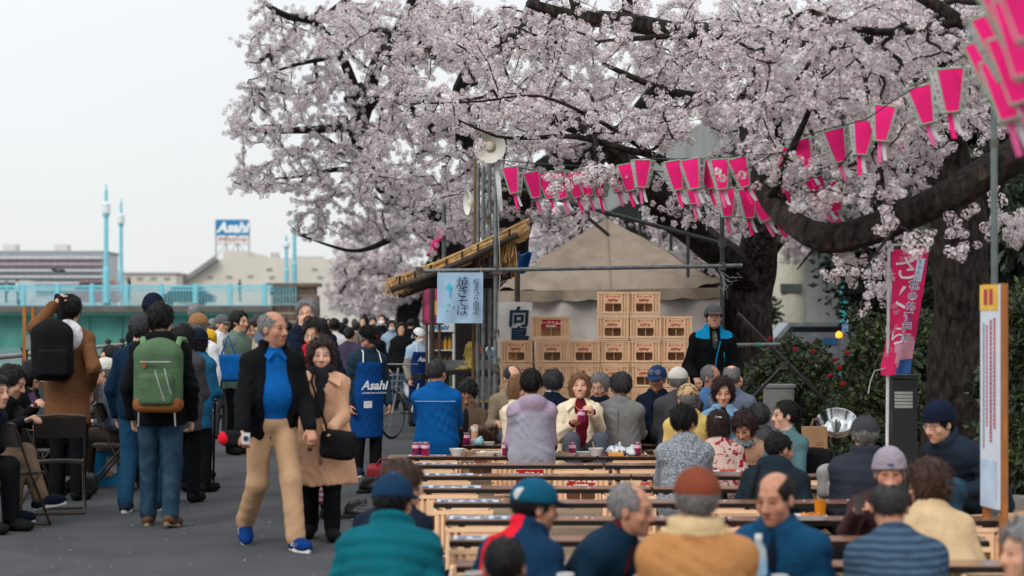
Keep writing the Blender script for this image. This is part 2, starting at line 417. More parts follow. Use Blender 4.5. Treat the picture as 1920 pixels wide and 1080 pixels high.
# ---------------------------------------------------------------- people
_tr = np.random.default_rng(12)
def tufts(VQ, crown, hc, HR, L, n, curly):
    """locks of hair laid over the hair's surface, combed away from the crown; they break its outline"""
    V, Q = VQ
    c = V[Q].mean(1); nn = np.cross(V[Q[:, 2]]-V[Q[:, 0]], V[Q[:, 3]]-V[Q[:, 1]]); nn /= np.linalg.norm(nn, axis=1)[:, None]+1e-9
    ok = np.nonzero(((c-hc)*nn).sum(1) > .02)[0]
    if len(ok) < 10: return VQ
    i = _tr.choice(ok, n); p = c[i]+_tr.normal(0, .002, (n, 3)); m = nn[i]
    fl = p-crown-.03*HR[:, 1]; fl = fl-m*(fl*m).sum(1)[:, None]; fl /= np.linalg.norm(fl, axis=1)[:, None]+1e-6
    fl = fl+_tr.normal(0, 1.1 if curly else .38, (n, 3)); fl = fl-m*(fl*m).sum(1)[:, None]*.8; fl /= np.linalg.norm(fl, axis=1)[:, None]+1e-6
    sd = np.cross(fl, m); l = L*_tr.uniform(.5, 1.25, n)[:, None]; w = _tr.uniform(.0022, .0046, n)[:, None]; lift = _tr.uniform(.05, .40 if not curly else .8, n)[:, None]
    b0 = p-m*.003-sd*w; b1 = p-m*.003+sd*w; k0 = p+fl*l*.55+m*l*lift*.55-sd*w*.8; k1 = p+fl*l*.55+m*l*lift*.55+sd*w*.8; dn = np.array([0, 0, -.25]); t0 = p+fl*l+m*l*lift*.5+dn*l-sd*w*.15; t1 = p+fl*l+m*l*lift*.5+dn*l+sd*w*.15
    o = len(V); W_ = np.stack([b0, b1, k1, k0, t1, t0], 1).reshape(-1, 3); a = o+6*np.arange(n)[:, None]
    return np.concatenate([V, W_.astype(np.float32)]), np.concatenate([Q, (a+np.array([[0, 1, 2, 3]])), (a+np.array([[3, 2, 4, 5]]))]).astype(np.int32)
def person(label, px, py, d, face=0, pose='sit', ht=1.66, look=(0, 0), seat=None, girth=1.0, belly=0.0, fem=False, skin=0, res='mid', group=None,
           armL='lap', armR='lap', legs=None, kneeout=.045, top=None, inner=None, bottom=None, shoes=None, hair=('short', 'black'), hat=None, glasses=False, mask=False,
           lean=None, twist=0, palmL=None, palmR=None, curl=.7, footfwd=.46, name='person', gnd=0.0):
    s = ht/1.70; th = math.radians(face); fw = A(math.sin(th), -math.cos(th), 0); lf = A(math.cos(th), math.sin(th), 0); up = A(0, 0, 1)
    hc = A(tuple(P(px, py, d)))
    hl = {'fine': .0066, 'mid': .0082, 'low': .0115, 'crowd': .016}[res]*(1.6 if math.cos(math.radians(face+look[0])) < -.45 else 1.0); hb = {'fine': .034, 'mid': .036, 'low': .04, 'crowd': .045}[res]; hg = {'fine': .0135, 'mid': .017, 'low': .023, 'crowd': .036}[res]
    def chain(l, sc):                                   # pelvis to head centre for a forward lean l
        return (up*math.cos(l)+fw*math.sin(l))*.50*sc+(up*math.cos(l*.55)+fw*math.sin(l*.55))*.165*sc+fw*.022*sc
    if pose == 'stand':
        l = math.radians(lean if lean is not None else 3); s = (hc[2]-gnd+.12)/1.70
        legl = hc[2]-chain(l, s)[2]; pel = hc-chain(l, s)
    else:
        if seat is None: seat = float(np.clip(hc[2]-.66*s-.10, .03, .46))
        low = seat < .22; kneeout = .22 if low else kneeout; footfwd = .30 if low else footfwd
        pz = seat+.095*s
        if lean is None:
            best = min(np.linspace(-4, 68, 73), key=lambda q: abs(pz+chain(math.radians(q), s)[2]-hc[2])); l = math.radians(best)
        else: l = math.radians(lean)
        pel = hc-chain(l, s); pz2 = pel[2]
        if abs(pz2-pz) > .02:                           # taller or shorter body so that seat and head both fit
            f = np.clip((hc[2]-pz)/max(chain(l, s)[2], .1), .9, 1.13); pel = hc-chain(l, s*f); s = s*f; pel[2] = pz
            hc = pel+chain(l, s)
    ut = up*math.cos(l)+fw*math.sin(l); ft = fw*math.cos(l)-up*math.sin(l); tw = math.radians(twist); lt = lf*math.cos(tw)+ft*math.sin(tw)*1.0; lt = nrm(lt); ftt = nrm(np.cross(lt, ut))*1.0
    if ftt@ft < 0: ftt = -ftt
    nb = pel+ut*.50*s
    yw = math.radians(face+look[0]+twist*.0); pt = math.radians(look[1]); hf0 = A(math.sin(yw), -math.cos(yw), 0); hx = A(math.cos(yw), math.sin(yw), 0)
    hf = hf0*math.cos(pt)-up*math.sin(pt); hu = up*math.cos(pt)+hf0*math.sin(pt); HR = np.stack([hx, hf, hu], 1).astype(np.float32)
    hs = s**.45*(1.0 if fem else 1.035)
    HP = lambda x, y, z: hc+hx*x*hs+hf*y*hs+hu*z*hs
    gz = gnd; root = thing(name, label, 'person', (float(pel[0]), float(pel[1]), gz), 0, group)
    sw = (.140 if fem else .160)*s*(.6+.4*girth)
    shc = pel+ut*.415*s; sh = {1: shc+lt*sw, -1: shc-lt*sw}
    # arms
    arms = {}
    for sg, spec, pal in ((1, armL, palmL), (-1, armR, palmR)):
        S0 = sh[sg]; out = lt*sg
        if isinstance(spec, str):
            if spec == 'down': T = S0-up*.5*s+fw*.06+out*.07
            elif spec == 'swing': T = S0-up*.46*s+fw*.22+out*.05
            elif spec == 'back': T = S0-up*.46*s-fw*.16+out*.06
            elif spec == 'lap': T = pel+fw*.30*s+up*.10+lf*sg*.07
            elif spec == 'table': T = pel+fw*.42*s+up*.16+lf*sg*.10
            elif spec == 'knee': T = pel+fw*.36*s+up*.08+lf*sg*.15
            elif spec == 'mouth': T = HP(.03*sg, .15, -.13)
            elif spec == 'chest': T = shc+ft*.27-ut*.14+lf*sg*.05
            elif spec == 'pocket': T = pel+lf*sg*.19+fw*.06+up*.02
            elif spec == 'rail': T = pel+fw*.30*s+up*.02+lf*sg*.24
        elif spec[0] == 'p': T = A(tuple(P(*spec[1:])))
        else: T = S0+fw*spec[0]+lf*spec[1]*sg+up*spec[2]
        E, Wr = ik(S0, T, .285*s, .255*s, -up*.8+out*.38-fw*.35)
        arms[sg] = (S0, E, Wr)
    # legs
    lg = {}
    for sg in (1, -1):
        hp = pel+lf*sg*.088*s-up*.03*s
        if pose == 'stand':
            f, sd, lift, fp = (legs or {}).get(sg, (0.0, .10, 0.0, 0.0)); an = A(pel[0], pel[1], gnd+.085+lift)+fw*(f-.0)+lf*sg*sd
            Lm = max(np.linalg.norm(A(pel[0], pel[1], gnd+.085+v[2])+fw*v[0]+lf*w*v[1]-(pel+lf*w*.088*s-up*.03*s)) for w, v in (legs or {1: (0, .1, 0, 0)}).items())
            l1 = l2 = Lm*.5*1.004; kn, an = ik(hp, an, l1, l2, fw)
            fd = nrm(fw*math.cos(fp)-up*math.sin(fp)+lf*sg*.18)
        else:
            f, sd, lift, fp = (legs or {}).get(sg, (footfwd, .11 if not low else -.10, 0.0, 0.0)); an = A(pel[0], pel[1], .085+lift)+fw*f*s+lf*sg*sd
            L = np.linalg.norm(an-hp); l1 = .43*s; l2 = .41*s
            kn, an = ik(hp, an, l1, l2, fw*.5+up*(1.0 if not low else .35)+lf*sg*kneeout*(3 if not low else 5)); fd = nrm(fw*math.cos(fp)-up*math.sin(fp)+lf*sg*.15)
        lg[sg] = (hp, kn, an, fd)
    TR = np.stack([lt, ftt, ut], 1).astype(np.float32); PR = np.stack([lf, fw, up], 1).astype(np.float32)
    g = girth
    def torso(Fd, gr, lo=-.2, k=.045):
        Fd.ball(pel+up*.02*s, (.165*s*g+gr, .118*s*g+gr, .13*s+gr), PR, k)
        Fd.ball(pel+ut*.2*s+ftt*belly*.6, ((.138 if fem else .148)*s*g+gr+belly*.3, .105*s*g+gr+belly*.6, .17*s+gr), TR, k)
        Fd.ball(pel+ut*.355*s+ftt*(.018 if fem else 0), ((.145 if fem else .165)*s*(.5+.5*g)+gr, (.118 if fem else .112)*s*(.5+.5*g)+gr, .155*s+gr*.6), TR, k)
        Fd.cone(sh[1], sh[-1], .052*s+gr*.9, .052*s+gr*.9, k)
        for q in (1, -1): Fd.cone(nb-ut*.02*s+lt*q*.03, sh[q]+ut*.012*s, .058*s+gr*.8, .045*s+gr*.8, k)
        Fd.cone(shc+ut*.02, nb+ut*.03*s, .085*s+gr*.7, .058*s+gr*.5, k)
    def limb_arm(Fd, gr, r=(.052, .042, .03), k=.03, upto=1.0, sides=(1, -1)):
        for sg in sides:
            S0, E, Wr = arms[sg][:3]; Fd.cone(S0, E, r[0]*s+gr, r[1]*s+gr, k); Fd.cone(E, E+(Wr-E)*upto, r[1]*s+gr, r[2]*s+gr*.9, k)
    def limb_leg(Fd, gr, r=(.085, .056, .04), k=.03, upto=1.0):
        for sg in (1, -1):
            hp, kn, an, fd = lg[sg]; Fd.cone(hp, kn, r[0]*s*g**.5+gr, r[1]*s+gr, k); Fd.cone(kn, kn+(an-kn)*upto, r[1]*s+gr, r[2]*s+gr, k)
    # one skin: head with face, neck, trunk, limbs, hands
    B = Field(); torso(B, -.006); limb_arm(B, 0); limb_leg(B, -.008)
    B.cone(nb-ut*.03, hc-hu*.055*hs-hf*.012, .056*s*(.86 if fem else 1), .052*hs*(.86 if fem else 1), .03)
    if fem: B.ball(HP(0, -.014, .025), (.076*hs, .093*hs, .09*hs), HR, .01); B.ball(HP(0, .027, -.042), (.058*hs, .060*hs, .072*hs), HR, .03)
    else: B.ball(HP(0, -.014, .025), (.077*hs, .096*hs, .09*hs), HR, .01); B.ball(HP(0, .027, -.045), (.064*hs, .062*hs, .074*hs), HR, .03)
    B.ball(HP(0, .066, -.1), .021*hs, None, .03)
    if res != 'crowd':
        B.cone(HP(-.034, .077, .02), HP(.034, .077, .02), .011*hs, .011*hs, .022)
        for q in (1, -1):
            B.ball(HP(.031*q, .099, -.001), .0155*hs, None, .014, 'sub'); B.ball(HP(.031*q, .070, -.001), .0165*hs, None, .006)
            B.ball(HP(.045*q, .058, -.032), .022*hs, None, .022); B.ball(HP(.0125*q, .092, -.043), .0095*hs, None, .01)
            B.ball(HP(.079*q, -.006, -.012), (.010*hs, .019*hs, .031*hs), HR, .008)
        B.cone(HP(0, .086, .006), HP(0, .106, -.038), .0085*hs, .0135*hs, .012)
        B.cone(HP(-.019, .081, -.069), HP(.019, .081, -.069), .0075*hs, .0075*hs, .008); B.cone(HP(-.015, .080, -.079), HP(.015, .080, -.079), .0085*hs, .0085*hs, .008)
    fine = [(hc-.135, hc+.135, hl)]
    for sg, pal in ((1, palmL), (-1, palmR)):
        S0, E, Wr = arms[sg]; a = nrm(Wr-E); out = lt*sg
        n = A(pal) if pal is not None else (-out if a[2] < -.8 else -up)
        n = nrm(n-a*(n@a)); t = nrm(np.cross(n, a))
        inw = t if (t@(-out if a[2] > -.8 else fw)) > 0 else -t        # the thumb side
        B.cone(Wr, Wr+a*.085*s, .029*s, .037*s, .02, (n, .48))
        if res in ('fine', 'mid'):
            for i, (wv, ln) in enumerate(((.028, .9), (.0095, 1.0), (-.0095, .95), (-.027, .75))):
                b0 = Wr+a*.085*s+inw*wv*s; c1 = curl*.8+.07*i; c2 = curl*1.9+.08*i
                b1 = b0+(a*math.cos(c1)+n*math.sin(c1))*.046*ln*s; b2 = b1+(a*math.cos(c2)+n*math.sin(c2))*.04*ln*s
                B.cone(b0-a*.01, b1, .0098*s, .0088*s, .006); B.cone(b1, b2, .0088*s, .0074*s, .005)
            b0 = Wr+a*.03*s+inw*.026*s; b1 = b0+nrm(a*.65+inw*.6+n*.45)*.042*s; b2 = b1+nrm(a*.9+inw*.1+n*.55)*.034*s
            B.cone(b0, b1, .0135*s, .0105*s, .01); B.cone(b1, b2, .0105*s, .0085*s, .006)
            fine.append((Wr+a*.10-.085, Wr+a*.10+.085, 0.008 if res == 'fine' else .0095))
        else: B.cone(Wr+a*.08*s, Wr+(a*.85+n*.5)*.165*s, .034*s, .022*s, .02, (n, .55))
        arms[sg] = arms[sg]+(a, n)
    for sg in (1, -1): hp, kn, an, fd = lg[sg]; B.cone(an, an+fd*.12-up*.04, .032, .018, .03)
    hgray = hair and hair[1] in ('gray', 'dark')
    def tint(V):
        q = (V-hc)@HR/hs; x, y, z = np.abs(q[:, 0]), q[:, 1], q[:, 2]; c = np.ones((len(V), 3), np.float32); fr = y > .05
        def mul(w, col): w = (np.clip(w, 0, 1)*fr)[:, None]; c[:] = c*(1-w)+c*w*A(*col)
        if res == 'crowd': return c
        mul(np.exp(-((x-.046)/.022)**2-((z+.03)/.022)**2)*.6, (1.0, .82, .8))
        mul(np.exp(-(x/.016)**2-((z+.04)/.016)**2)*.5, (1.0, .82, .78))
        if not fem: mul(np.exp(-(x/.06)**4-((z+.085)/.035)**4)*.55, (.84, .84, .86))
        mul(np.exp(-(x/.023)**4-((z+.073)/.011)**4), (.86, .56, .54) if not fem else (.86, .42, .42))
        mul(np.exp(-(x/.022)**4-((z+.0735)/.0026)**2)*.85, (.4, .3, .3))
        mul(np.exp(-((x-.009)/.006)**2-((z+.050)/.005)**2)*.8, (.45, .35, .33))
        bz = z-.026+((x-.03)/.05)**2*2*.02; mul(np.exp(-((x-.032)/.0185)**4-(bz/.006)**2)*.95, (.5, .47, .46) if hgray else (.2, .16, .15))
        mul(np.exp(-((x-.031)/.0165)**4-((z)/.0075)**4), (.55, .42, .38))
        mul(np.exp(-((x-.031)/.0135)**4-((z+.0005)/.0052)**4), (.09, .07, .07))
        mul(np.exp(-((x-.052)/.006)**2-((z+.006)/.02)**2)*.25, (.8, .75, .74))
        return c
    skin_obj('body', coarsen(B.mesh(hb, fine), fine, hb*1.1), SKIN(skin), root, tint)
    # hair
    if hair and hair[0] != 'none':
        st, hcN = hair; Fh = Field(); t = {'short': .012, 'shortfull': .019, 'horseshoe': .007, 'bob': .021, 'perm': .029, 'pony': .010, 'long': .022, 'thin': .006}[st]
        amp, fq = {'perm': (.013, 75), 'shortfull': (.008, 80), 'bob': (.006, 75)}.get(st, (.0045, 85))
        Fh.ball(HP(0, -.018, .032), ((.077+t)*hs, (.096+t)*hs, (.088+t)*hs), HR, .01)
        if st in ('bob', 'long', 'perm'): Fh.ball(HP(0, -.03, -.02 if st == 'perm' else -.04), ((.082+t*.8)*hs, (.078+t*.8)*hs, (.085 if st == 'perm' else .095)*hs), HR, .03)
        if st == 'long': Fh.cone(HP(0, -.07, -.05), HP(0, -.085, -.26), .07*hs, .045*hs, .03, (hf, .55))
        if st == 'pony': Fh.cone(HP(0, -.105, -.005), HP(0, -.125, -.2), .03*hs, .032*hs, .02); Fh.cone(HP(0, -.125, -.2), HP(0, -.10, -.38), .032*hs, .012, .02)
        wide = .098 if st not in ('bob', 'perm', 'long') else .086
        Fh.ball(HP(.010 if st in ('bob', 'perm', 'long') else 0, .122, -.030), (wide*hs, (.106 if wide > .09 else .124)*hs, .118*hs), HR, .014, 'sub')
        if wide < .09: Fh.ball(HP(.02, .10, .035), (.045*hs, .05*hs, .045*hs), HR, .02, 'sub'); Fh.rbox(HP(0, .145, -.105), (.2, (.10 if st == 'perm' else .085)*hs, .115*hs), HR, .02, .015, 'sub')
        if st not in ('bob', 'long', 'perm'):
            Fh.rbox(HP(0, .085, -.115), (.2, .095*hs, .1*hs), HR, .01, .01, 'sub'); Fh.ball(HP(0, .03, -.105), (.12, .072*hs, .085*hs), HR, .01, 'sub')
            Fh.keep(HP(0, 0, -.075), -nrm(hu+hf*.25))
        else: Fh.keep(HP(0, 0, -.1 if st == 'perm' else -.125 if st == 'bob' else -.29), -hu)
        if st == 'horseshoe': Fh.ball(HP(0, .05, .135), (.066*hs, .15*hs, .095*hs), HR, .02, 'sub')
        if st == 'thin': Fh.ball(HP(0, .085, .12), (.06*hs, .10*hs, .08*hs), HR, .02, 'sub')
        if hat: Fh.keep(HP(0, 0, .034), hu)
        sd = random.random()*6
        HV = (Fh.mesh({'fine': .009, 'mid': .0105, 'low': .013, 'crowd': .02}[res], noise=lambda X, Y, Z: amp*wob(X, Y, Z*.35, fq, sd)+amp*.9*wob(X, Y, Z*.8, 36, sd)+.5*amp*wob(X, Y, Z*.3, 150, sd)))
        if res != 'crowd': HV = tufts(HV, HP(0, -.035, .11), hc, HR, {'short': .022, 'shortfull': .034, 'horseshoe': .018, 'bob': .045, 'perm': .038, 'pony': .03, 'long': .06, 'thin': .02}[st]*hs, {'fine': 1200, 'mid': 900, 'low': 400}[res], st == 'perm')
        skin_obj('hair', HV, HAIRM[hcN](), root)
    hh = {'fine': .0075, 'mid': .009, 'low': .012, 'crowd': .016}[res]
    if hat:
        hk, hm1, hm2 = hat; Ft = Field()
        if hk in ('cap', 'visor', 'bucket'):
            Ft.ball(HP(0, -.012, .036), (.097*hs, .117*hs, .100*hs), HR, .01).keep(HP(0, 0, .020), -hu)
            co = skin_obj('cap', Ft.mesh(hh), hm1, root)
            Fb = Field(); c0 = HP(0, .105, .026); bR = np.stack([hx, nrm(hf-hu*.22), nrm(hu+hf*.22)], 1).astype(np.float32)
            if hk == 'bucket': Fb.ball(HP(0, -.008, .024), (.132*hs, .15*hs, .012*hs), HR, .01)
            else: Fb.ball(c0, (.078*hs, .088*hs, .010*hs), bR, .01)
            skin_obj('brim', Fb.mesh(hh*.75), hm2, co)
            Fb = Field().ball(HP(0, -.012, .136), (.01, .01, .006), HR, .01); skin_obj('button', Fb.mesh(.005), hm2, co)
        elif hk == 'beanie':
            Ft.ball(HP(0, -.014, .045), (.096*hs, .116*hs, .108*hs), HR, .01); Ft.ball(HP(0, -.014, .03), (.102*hs, .122*hs, .042*hs), HR, .012); Ft.keep(HP(0, 0, .012), -nrm(hu-hf*.18))
            skin_obj('beanie', Ft.mesh(hh, noise=lambda X, Y, Z: .0022*np.sin(math.atan2(0, 1)+np.arctan2((X-hc[0])*hx[0]+(Y-hc[1])*hx[1], (X-hc[0])*hf[0]+(Y-hc[1])*hf[1])*46)), hm1, root)
        elif hk == 'scarfhat':
            Ft.ball(HP(0, -.012, .035), (.093*hs, .112*hs, .1*hs), HR, .01).keep(HP(0, 0, .03), -nrm(hu+hf*.28)); Ft.cone(HP(0, -.11, .0), HP(0, -.17, -.07), .045, .02, .02, (hf, .4))
            skin_obj('headscarf', Ft.mesh(hh, noise=lambda X, Y, Z: .003*wob(X, Y, Z, 45)), hm1, root)
    if glasses:
        gm = MB(); 
        for q in (1, -1):
            ring = [HP(.032*q+.021*math.cos(a), .094, -.002+.015*math.sin(a)) for a in np.linspace(0, 2*math.pi, 13)]; gm.tube(ring, .0016, 4, False)
            gm.tube([HP(.053*q, .093, .004), HP(.079*q, .05, .004), HP(.083*q, -.005, .0)], .0016, 4)
        gm.tube([HP(-.011, .097, .002), HP(.011, .097, .002)], .0016, 4); gl = gm.build('glasses', M('glasses_frame', (46, 40, 40), rough=.3, spec=.6, bump=0), root)
        lm = MB()
        for q in (1, -1): lm.add([HP(.032*q+.02*math.cos(a), .0945, -.002+.014*math.sin(a)) for a in np.linspace(0, 2*math.pi, 12, endpoint=False)], [tuple(range(12))])
        lm.build('lens', M('lens_glass', (235, 240, 245), rough=.03, spec=.8, bump=0, alpha=.22), gl)
    if mask:
        Fm = Field().ball(HP(0, .032, -.055), (.07*hs, .073*hs, .06*hs), HR, .01); Fm.keep(HP(0, .03, 0), -hf); Fm.keep(HP(0, 0, -.02), nrm(hu-hf*.3)); skin_obj('face_mask', Fm.mesh(hh), M('mask_white', (225, 226, 228), bump=.05), root)
    sd = random.random()*9
    def fold(am):
        def f(X, Y, Z):
            w = wob(X, Y, Z, 5, sd)*4.2; out = am*.8*wob(X, Y, Z, 9, sd+1)
            for q, (kx, kz, fq) in enumerate(((.45, 1.0, 36), (.95, .55, 50), (-.9, .7, 42))):
                m = np.clip(wob(X, Y, Z, 6+q*1.5, sd+3*q)*2.6-.28, 0, 1); r = 1-np.abs(np.sin((X*kx+Y*kx*.6+Z*kz)*fq+w+q)); out = out-am*1.25*m*r*np.sqrt(r)
            return out
        return f
    # trousers and shoes
    if bottom is not None:
        Ft = Field(); Ft.ball(pel+up*.0, (.17*s*g+.006, .122*s*g+.008, .115*s), PR, .05); limb_leg(Ft, .010, (.088, .064, .058), .035, .985)
        skin_obj('trousers', Ft.mesh(hg*1.4, noise=fold(.0042)), bottom, root)
    if shoes is not None:
        for sg in (1, -1):
            hp, kn, an, fd = lg[sg]; fu = nrm(np.cross(np.cross(fd, up), fd)); fs = nrm(np.cross(fd, fu)); R = np.stack([fs, fd, fu], 1).astype(np.float32)
            sh_m, so_m = shoes if isinstance(shoes, tuple) else (shoes, None); Fs = Field()
            Fs.ball(an+fd*.055-fu*.04, (.050, .145, .050), R, .01); Fs.cone(an+fu*.005, an-fu*.04-fd*.02, .044, .042, .03); Fs.ball(an+fd*.115-fu*.045, (.053, .085, .042), R, .02)
            Fs.keep(an-fu*.082, -fu); so = skin_obj('shoe', Fs.mesh(.0145 if res in ('fine', 'mid') else .026), sh_m, root)
            if so_m:
                ol = [(.044*math.sin(a)*(1.08 if math.cos(a) > 0 else .86), .142*math.cos(a)) for a in np.linspace(0, 2*math.pi, 20, endpoint=False)]
                Mx = Matrix(((fs[0], fd[0], fu[0]), (fs[1], fd[1], fu[1]), (fs[2], fd[2], fu[2]))).to_4x4(); Mx.translation = Vector((an+fd*.055-fu*.085).tolist())
                MB().poly(ol, 0, .026, Mx).build('sole', so_m, so, True)
    # upper clothes
    def inner_top(mat, neck='crew', hem=.06):
        Fi = Field(); torso(Fi, .008); Fi.keep(pel-ut*hem*s, -ut)
        if neck == 'turtle': Fi.cone(nb-ut*.02, nb+(hc-nb)*.52, .066*s, .061*s, .02)
        Fi.ball(nb+ut*.05+ftt*.05, .05*s, None, .01, 'sub') if neck == 'v' else None
        skin_obj('shirt', Fi.mesh(hg, noise=fold(.004)), mat, root)
        if neck in ('v', 'polo'):
            cm = MB()
            for q in (1, -1):
                a = nb+ut*.045*s+lt*q*.058-ftt*.01; b = nb+ut*.0*s+ftt*.105+lt*q*.012; c = nb-ut*.055*s+ftt*.125+lt*q*.062; dd = nb+ut*.0+lt*q*.10+ftt*.045
                cm.sheet(lambda u, v: tuple((1-u)*((1-v)*a+v*dd)+u*((1-v)*b+v*c)), 3, 3, .006)
            cm.build('collar', mat, root, True)
    if inner is not None: inner_top(*(inner if isinstance(inner, tuple) else (inner,)))
    def jacket(mat, gr=.022, hem=.10, open=0.0, collar='fold', puff=0.0, skirt=0.0, sleeves=None, carve=None, name='jacket', cuff=.94, cmat=None, foldamp=.010, noarm=False):
        Fj = Field(); torso(Fj, gr)
        if not noarm: limb_arm(Fj, gr*.7, (.050, .041, .033), .026, cuff)
        if pose == 'stand' and hem > .12 or skirt:
            Fj.cone(pel+ut*.12*s, pel-up*(hem+.05), .150*s*g+gr, .165*s*g+gr+skirt, .06, (fw, .72))
        else: Fj.cone(pel+ut*.1*s, pel-ut*hem, .142*s*g+gr, .152*s*g+gr, .06, (ftt, .76))
        if belly: Fj.ball(pel+ut*.12*s+ftt*belly, (.14*s*g+gr, .11*s*g+gr, .15*s), TR, .06)
        dn = ut if not (pose == 'stand' and hem > .12) else up
        Fj.keep(pel-dn*hem, -dn)
        cone_r = .068*s+gr*.4
        if collar in ('fold', 'stand', 'fur'):
            hgt = {'fold': .035, 'stand': .06, 'fur': .05}[collar]; rr = {'fold': .017, 'stand': .014, 'fur': .03}[collar]
            angs = np.linspace(math.radians(38 if open else 14), math.radians(322 if open else 346), 13)
            ax = nrm((hc-hf*.02)-nb); ring = [nb+ut*.01+ (ftt*math.cos(a)+lt*math.sin(a))*cone_r*(1.0 if math.cos(a) < 0 else 1.12) for a in angs]
            for a, b in zip(ring, ring[1:]):
                for q in ((.0, .5, 1.0) if hgt > .04 else (0.2, .8)): Fj.cone(a+ax*hgt*q, b+ax*hgt*q, rr, rr, .012)
        if collar == 'hood':
            Fj.ball(nb-ftt*.075+ut*.0, (.125*s, .07, .085), TR, .03); Fj.cone(nb+lt*.085+ut*.01, nb+ftt*.08+lt*.05-ut*.03, .034, .026, .03); Fj.cone(nb-lt*.085+ut*.01, nb+ftt*.08-lt*.05-ut*.03, .034, .026, .03)
            Fj.ball(nb+ut*.07-ftt*.02, (.078*s, .07, .055), TR, .02, 'sub')
        if open:
            w0, w1 = (open if isinstance(open, tuple) else (open*.8, open)); fdep = .118*s*g+belly*1.2+gr
            Fj.cone(nb+ut*.02+ftt*.10, pel+ut*.28*s+ftt*(fdep+.0), w0, (w0+w1)/2, .008, (ftt, .8), 'sub'); Fj.cone(pel+ut*.28*s+ftt*fdep, pel-dn*(hem+.1)+ftt*fdep, (w0+w1)/2, w1, .008, (ftt, .8), 'sub')
        else: Fj.ball(nb+ut*.075+ftt*.02, .058*s, None, .01, 'sub')
        if puff:
            per = .075
            nz = lambda X, Y, Z: fold(.003)(X, Y, Z)-puff*np.abs(np.sin(((X-pel[0])*ut[0]+(Y-pel[1])*ut[1]+(Z-pel[2])*ut[2])*math.pi/per+.4*wob(X, Y, Z, 5)))
        else: nz = fold(foldamp)
        return skin_obj(name, Fj.mesh(hg*(.85 if puff else 1), noise=nz), mat, root)
    jk = None
    if top is not None: jk = jacket(**top)
    return dict(root=root, pel=pel, nb=nb, hc=hc, HP=HP, arms=arms, legs=lg, ut=ut, ft=ftt, lt=lt, lf=lf, fw=fw, s=s, shc=shc, jacket=jk, hs=hs, HR=HR, TR=TR, PR=PR, g=g, torso=torso, hg=hg, fold=fold, belly=belly)
def apron(p, mat, emblem=None, em_mat=None):
    """bib apron with a skirt panel, white neck strap and lettering"""
    F_ = Field(); p['torso'](F_, .04); s = p['s']; F_.cone(p['pel']+p['ut']*.1, p['pel']-A(0, 0, .42), .195*s, .20*s, .05, (p['fw'], .8))
    f = p['ft']; F_.keep(p['pel']+f*.03, -f); F_.keep(p['pel']-A(0, 0, .42), A(0, 0, -1)); F_.keep(p['pel']+p['ut']*.40*s, p['ut'])
    for q in (1, -1): F_.keep(p['pel']+p['lt']*q*.165, nrm(p['lt']*q+p['ut']*.10))
    a = skin_obj('apron', F_.mesh(.016, noise=p['fold'](.006)), mat, p['root'])
    st = MB()
    for q in (1, -1): st.tube([p['pel']+p['ut']*.40*s+f*.15+p['lt']*q*.10, p['shc']+f*.11+p['ut']*.09+p['lt']*q*.085, p['nb']+p['ut']*.05+p['lt']*q*.075-f*.01], .007, 6)
    st.build('neck_strap', M('strap_white', (226, 226, 222)), a)
    return a
# ================================================================= the setting
PATH = -.0965                                   # the promenade's sideways drift per metre of depth
def edge(d, x0): return x0+PATH*(d-17)          # a line parallel to the promenade
def sheet_poly(name, pts, z, mat, kind='structure'):
    me = bpy.data.meshes.new(name); me.from_pydata([(x, y, z) for x, y in pts], [], [tuple(range(len(pts)))]); me.materials.append(mat); me.update()
    return tag(link(bpy.data.objects.new(name, me)), kind=kind)
FX = -5.08                                      # railing line at d = 17
asph = M('asphalt', (78, 79, 82), rough=.92, spec=.2, kind='ground', rgb2=(58, 59, 62), bump=.5, bs=220, bd=.008, var=.1, vs=2.0)
land = MB(); e0, e1 = (edge(-30, FX)-.35, -30), (edge(700, FX)-.35, 700)
land.poly([e0, (300, -30), (300, 700), e1], -2.5, 0)
tag(land.build('ground', asph), kind='structure')
matm = M('straw_mat', (150, 128, 106), rough=.9, kind='ground', rgb2=(130, 108, 88), bump=.3, bs=120, bd=.006, vs=1.8, var=.08)
for a, b, x0_, x1_, nm in ((4, 11.2, -.86, 1.5, 'nearest the camera on the promenade side'), (4, 11.2, 1.53, 4.0, 'nearest the camera on the hedge side'), (11.25, 17.6, -.9, 1.45, 'under the middle rows on the promenade side'), (11.25, 17.6, 1.48, 4.0, 'under the middle rows on the hedge side'), (17.65, 21.8, -1.0, 3.9, 'farthest, before the crate stack')):
    t = thing('straw_mat', 'tan ground mat, '+nm, 'mat', ((x0_+x1_)/2, (a+b)/2, 0), 0, 'tan mats laid under the plank tables')
    MB().sheet(lambda u, v: (edge(a+(b-a)*v, x0_+(x1_-x0_)*u)+.02*math.sin(v*23+x0_*9)*(abs(u-.5)*2)**4, a+(b-a)*v+.02*math.sin(u*15), .009+.0025*math.sin(u*31+v*17)*math.sin(v*29)), 30, 60, .005).build('weave', matm, t, True)
soil = M('soil', (74, 66, 54), rough=.95, var=.25, vs=5, bump=.6, bs=40, bd=.03)
bed = MB().poly([(edge(4, 4.15), 4), (30, 4), (30, 60), (edge(60, 4.15), 60)], .0, .10)
tag(bed.build('planting_bed', soil), kind='structure')
kb = MB(); kb.beam((edge(4, 4.1), 4, .06), (edge(60, 4.1), 60, .06), .12, .13); tag(kb.build('kerb', M('concrete', (150, 148, 142), rough=.9, var=.15, vs=8, bump=.2)), kind='structure')
road = sheet_poly('road', [(8, 30), (60, 30), (60, 300), (-10, 300)], .108, M('road_asphalt', (80, 82, 86), rough=.9, kind='ground', rgb2=(64, 66, 70)))
wat = M('river_water', (120, 138, 138), rough=.12, spec=.5, kind='water', bump=.25, bd=.05, var=.05)
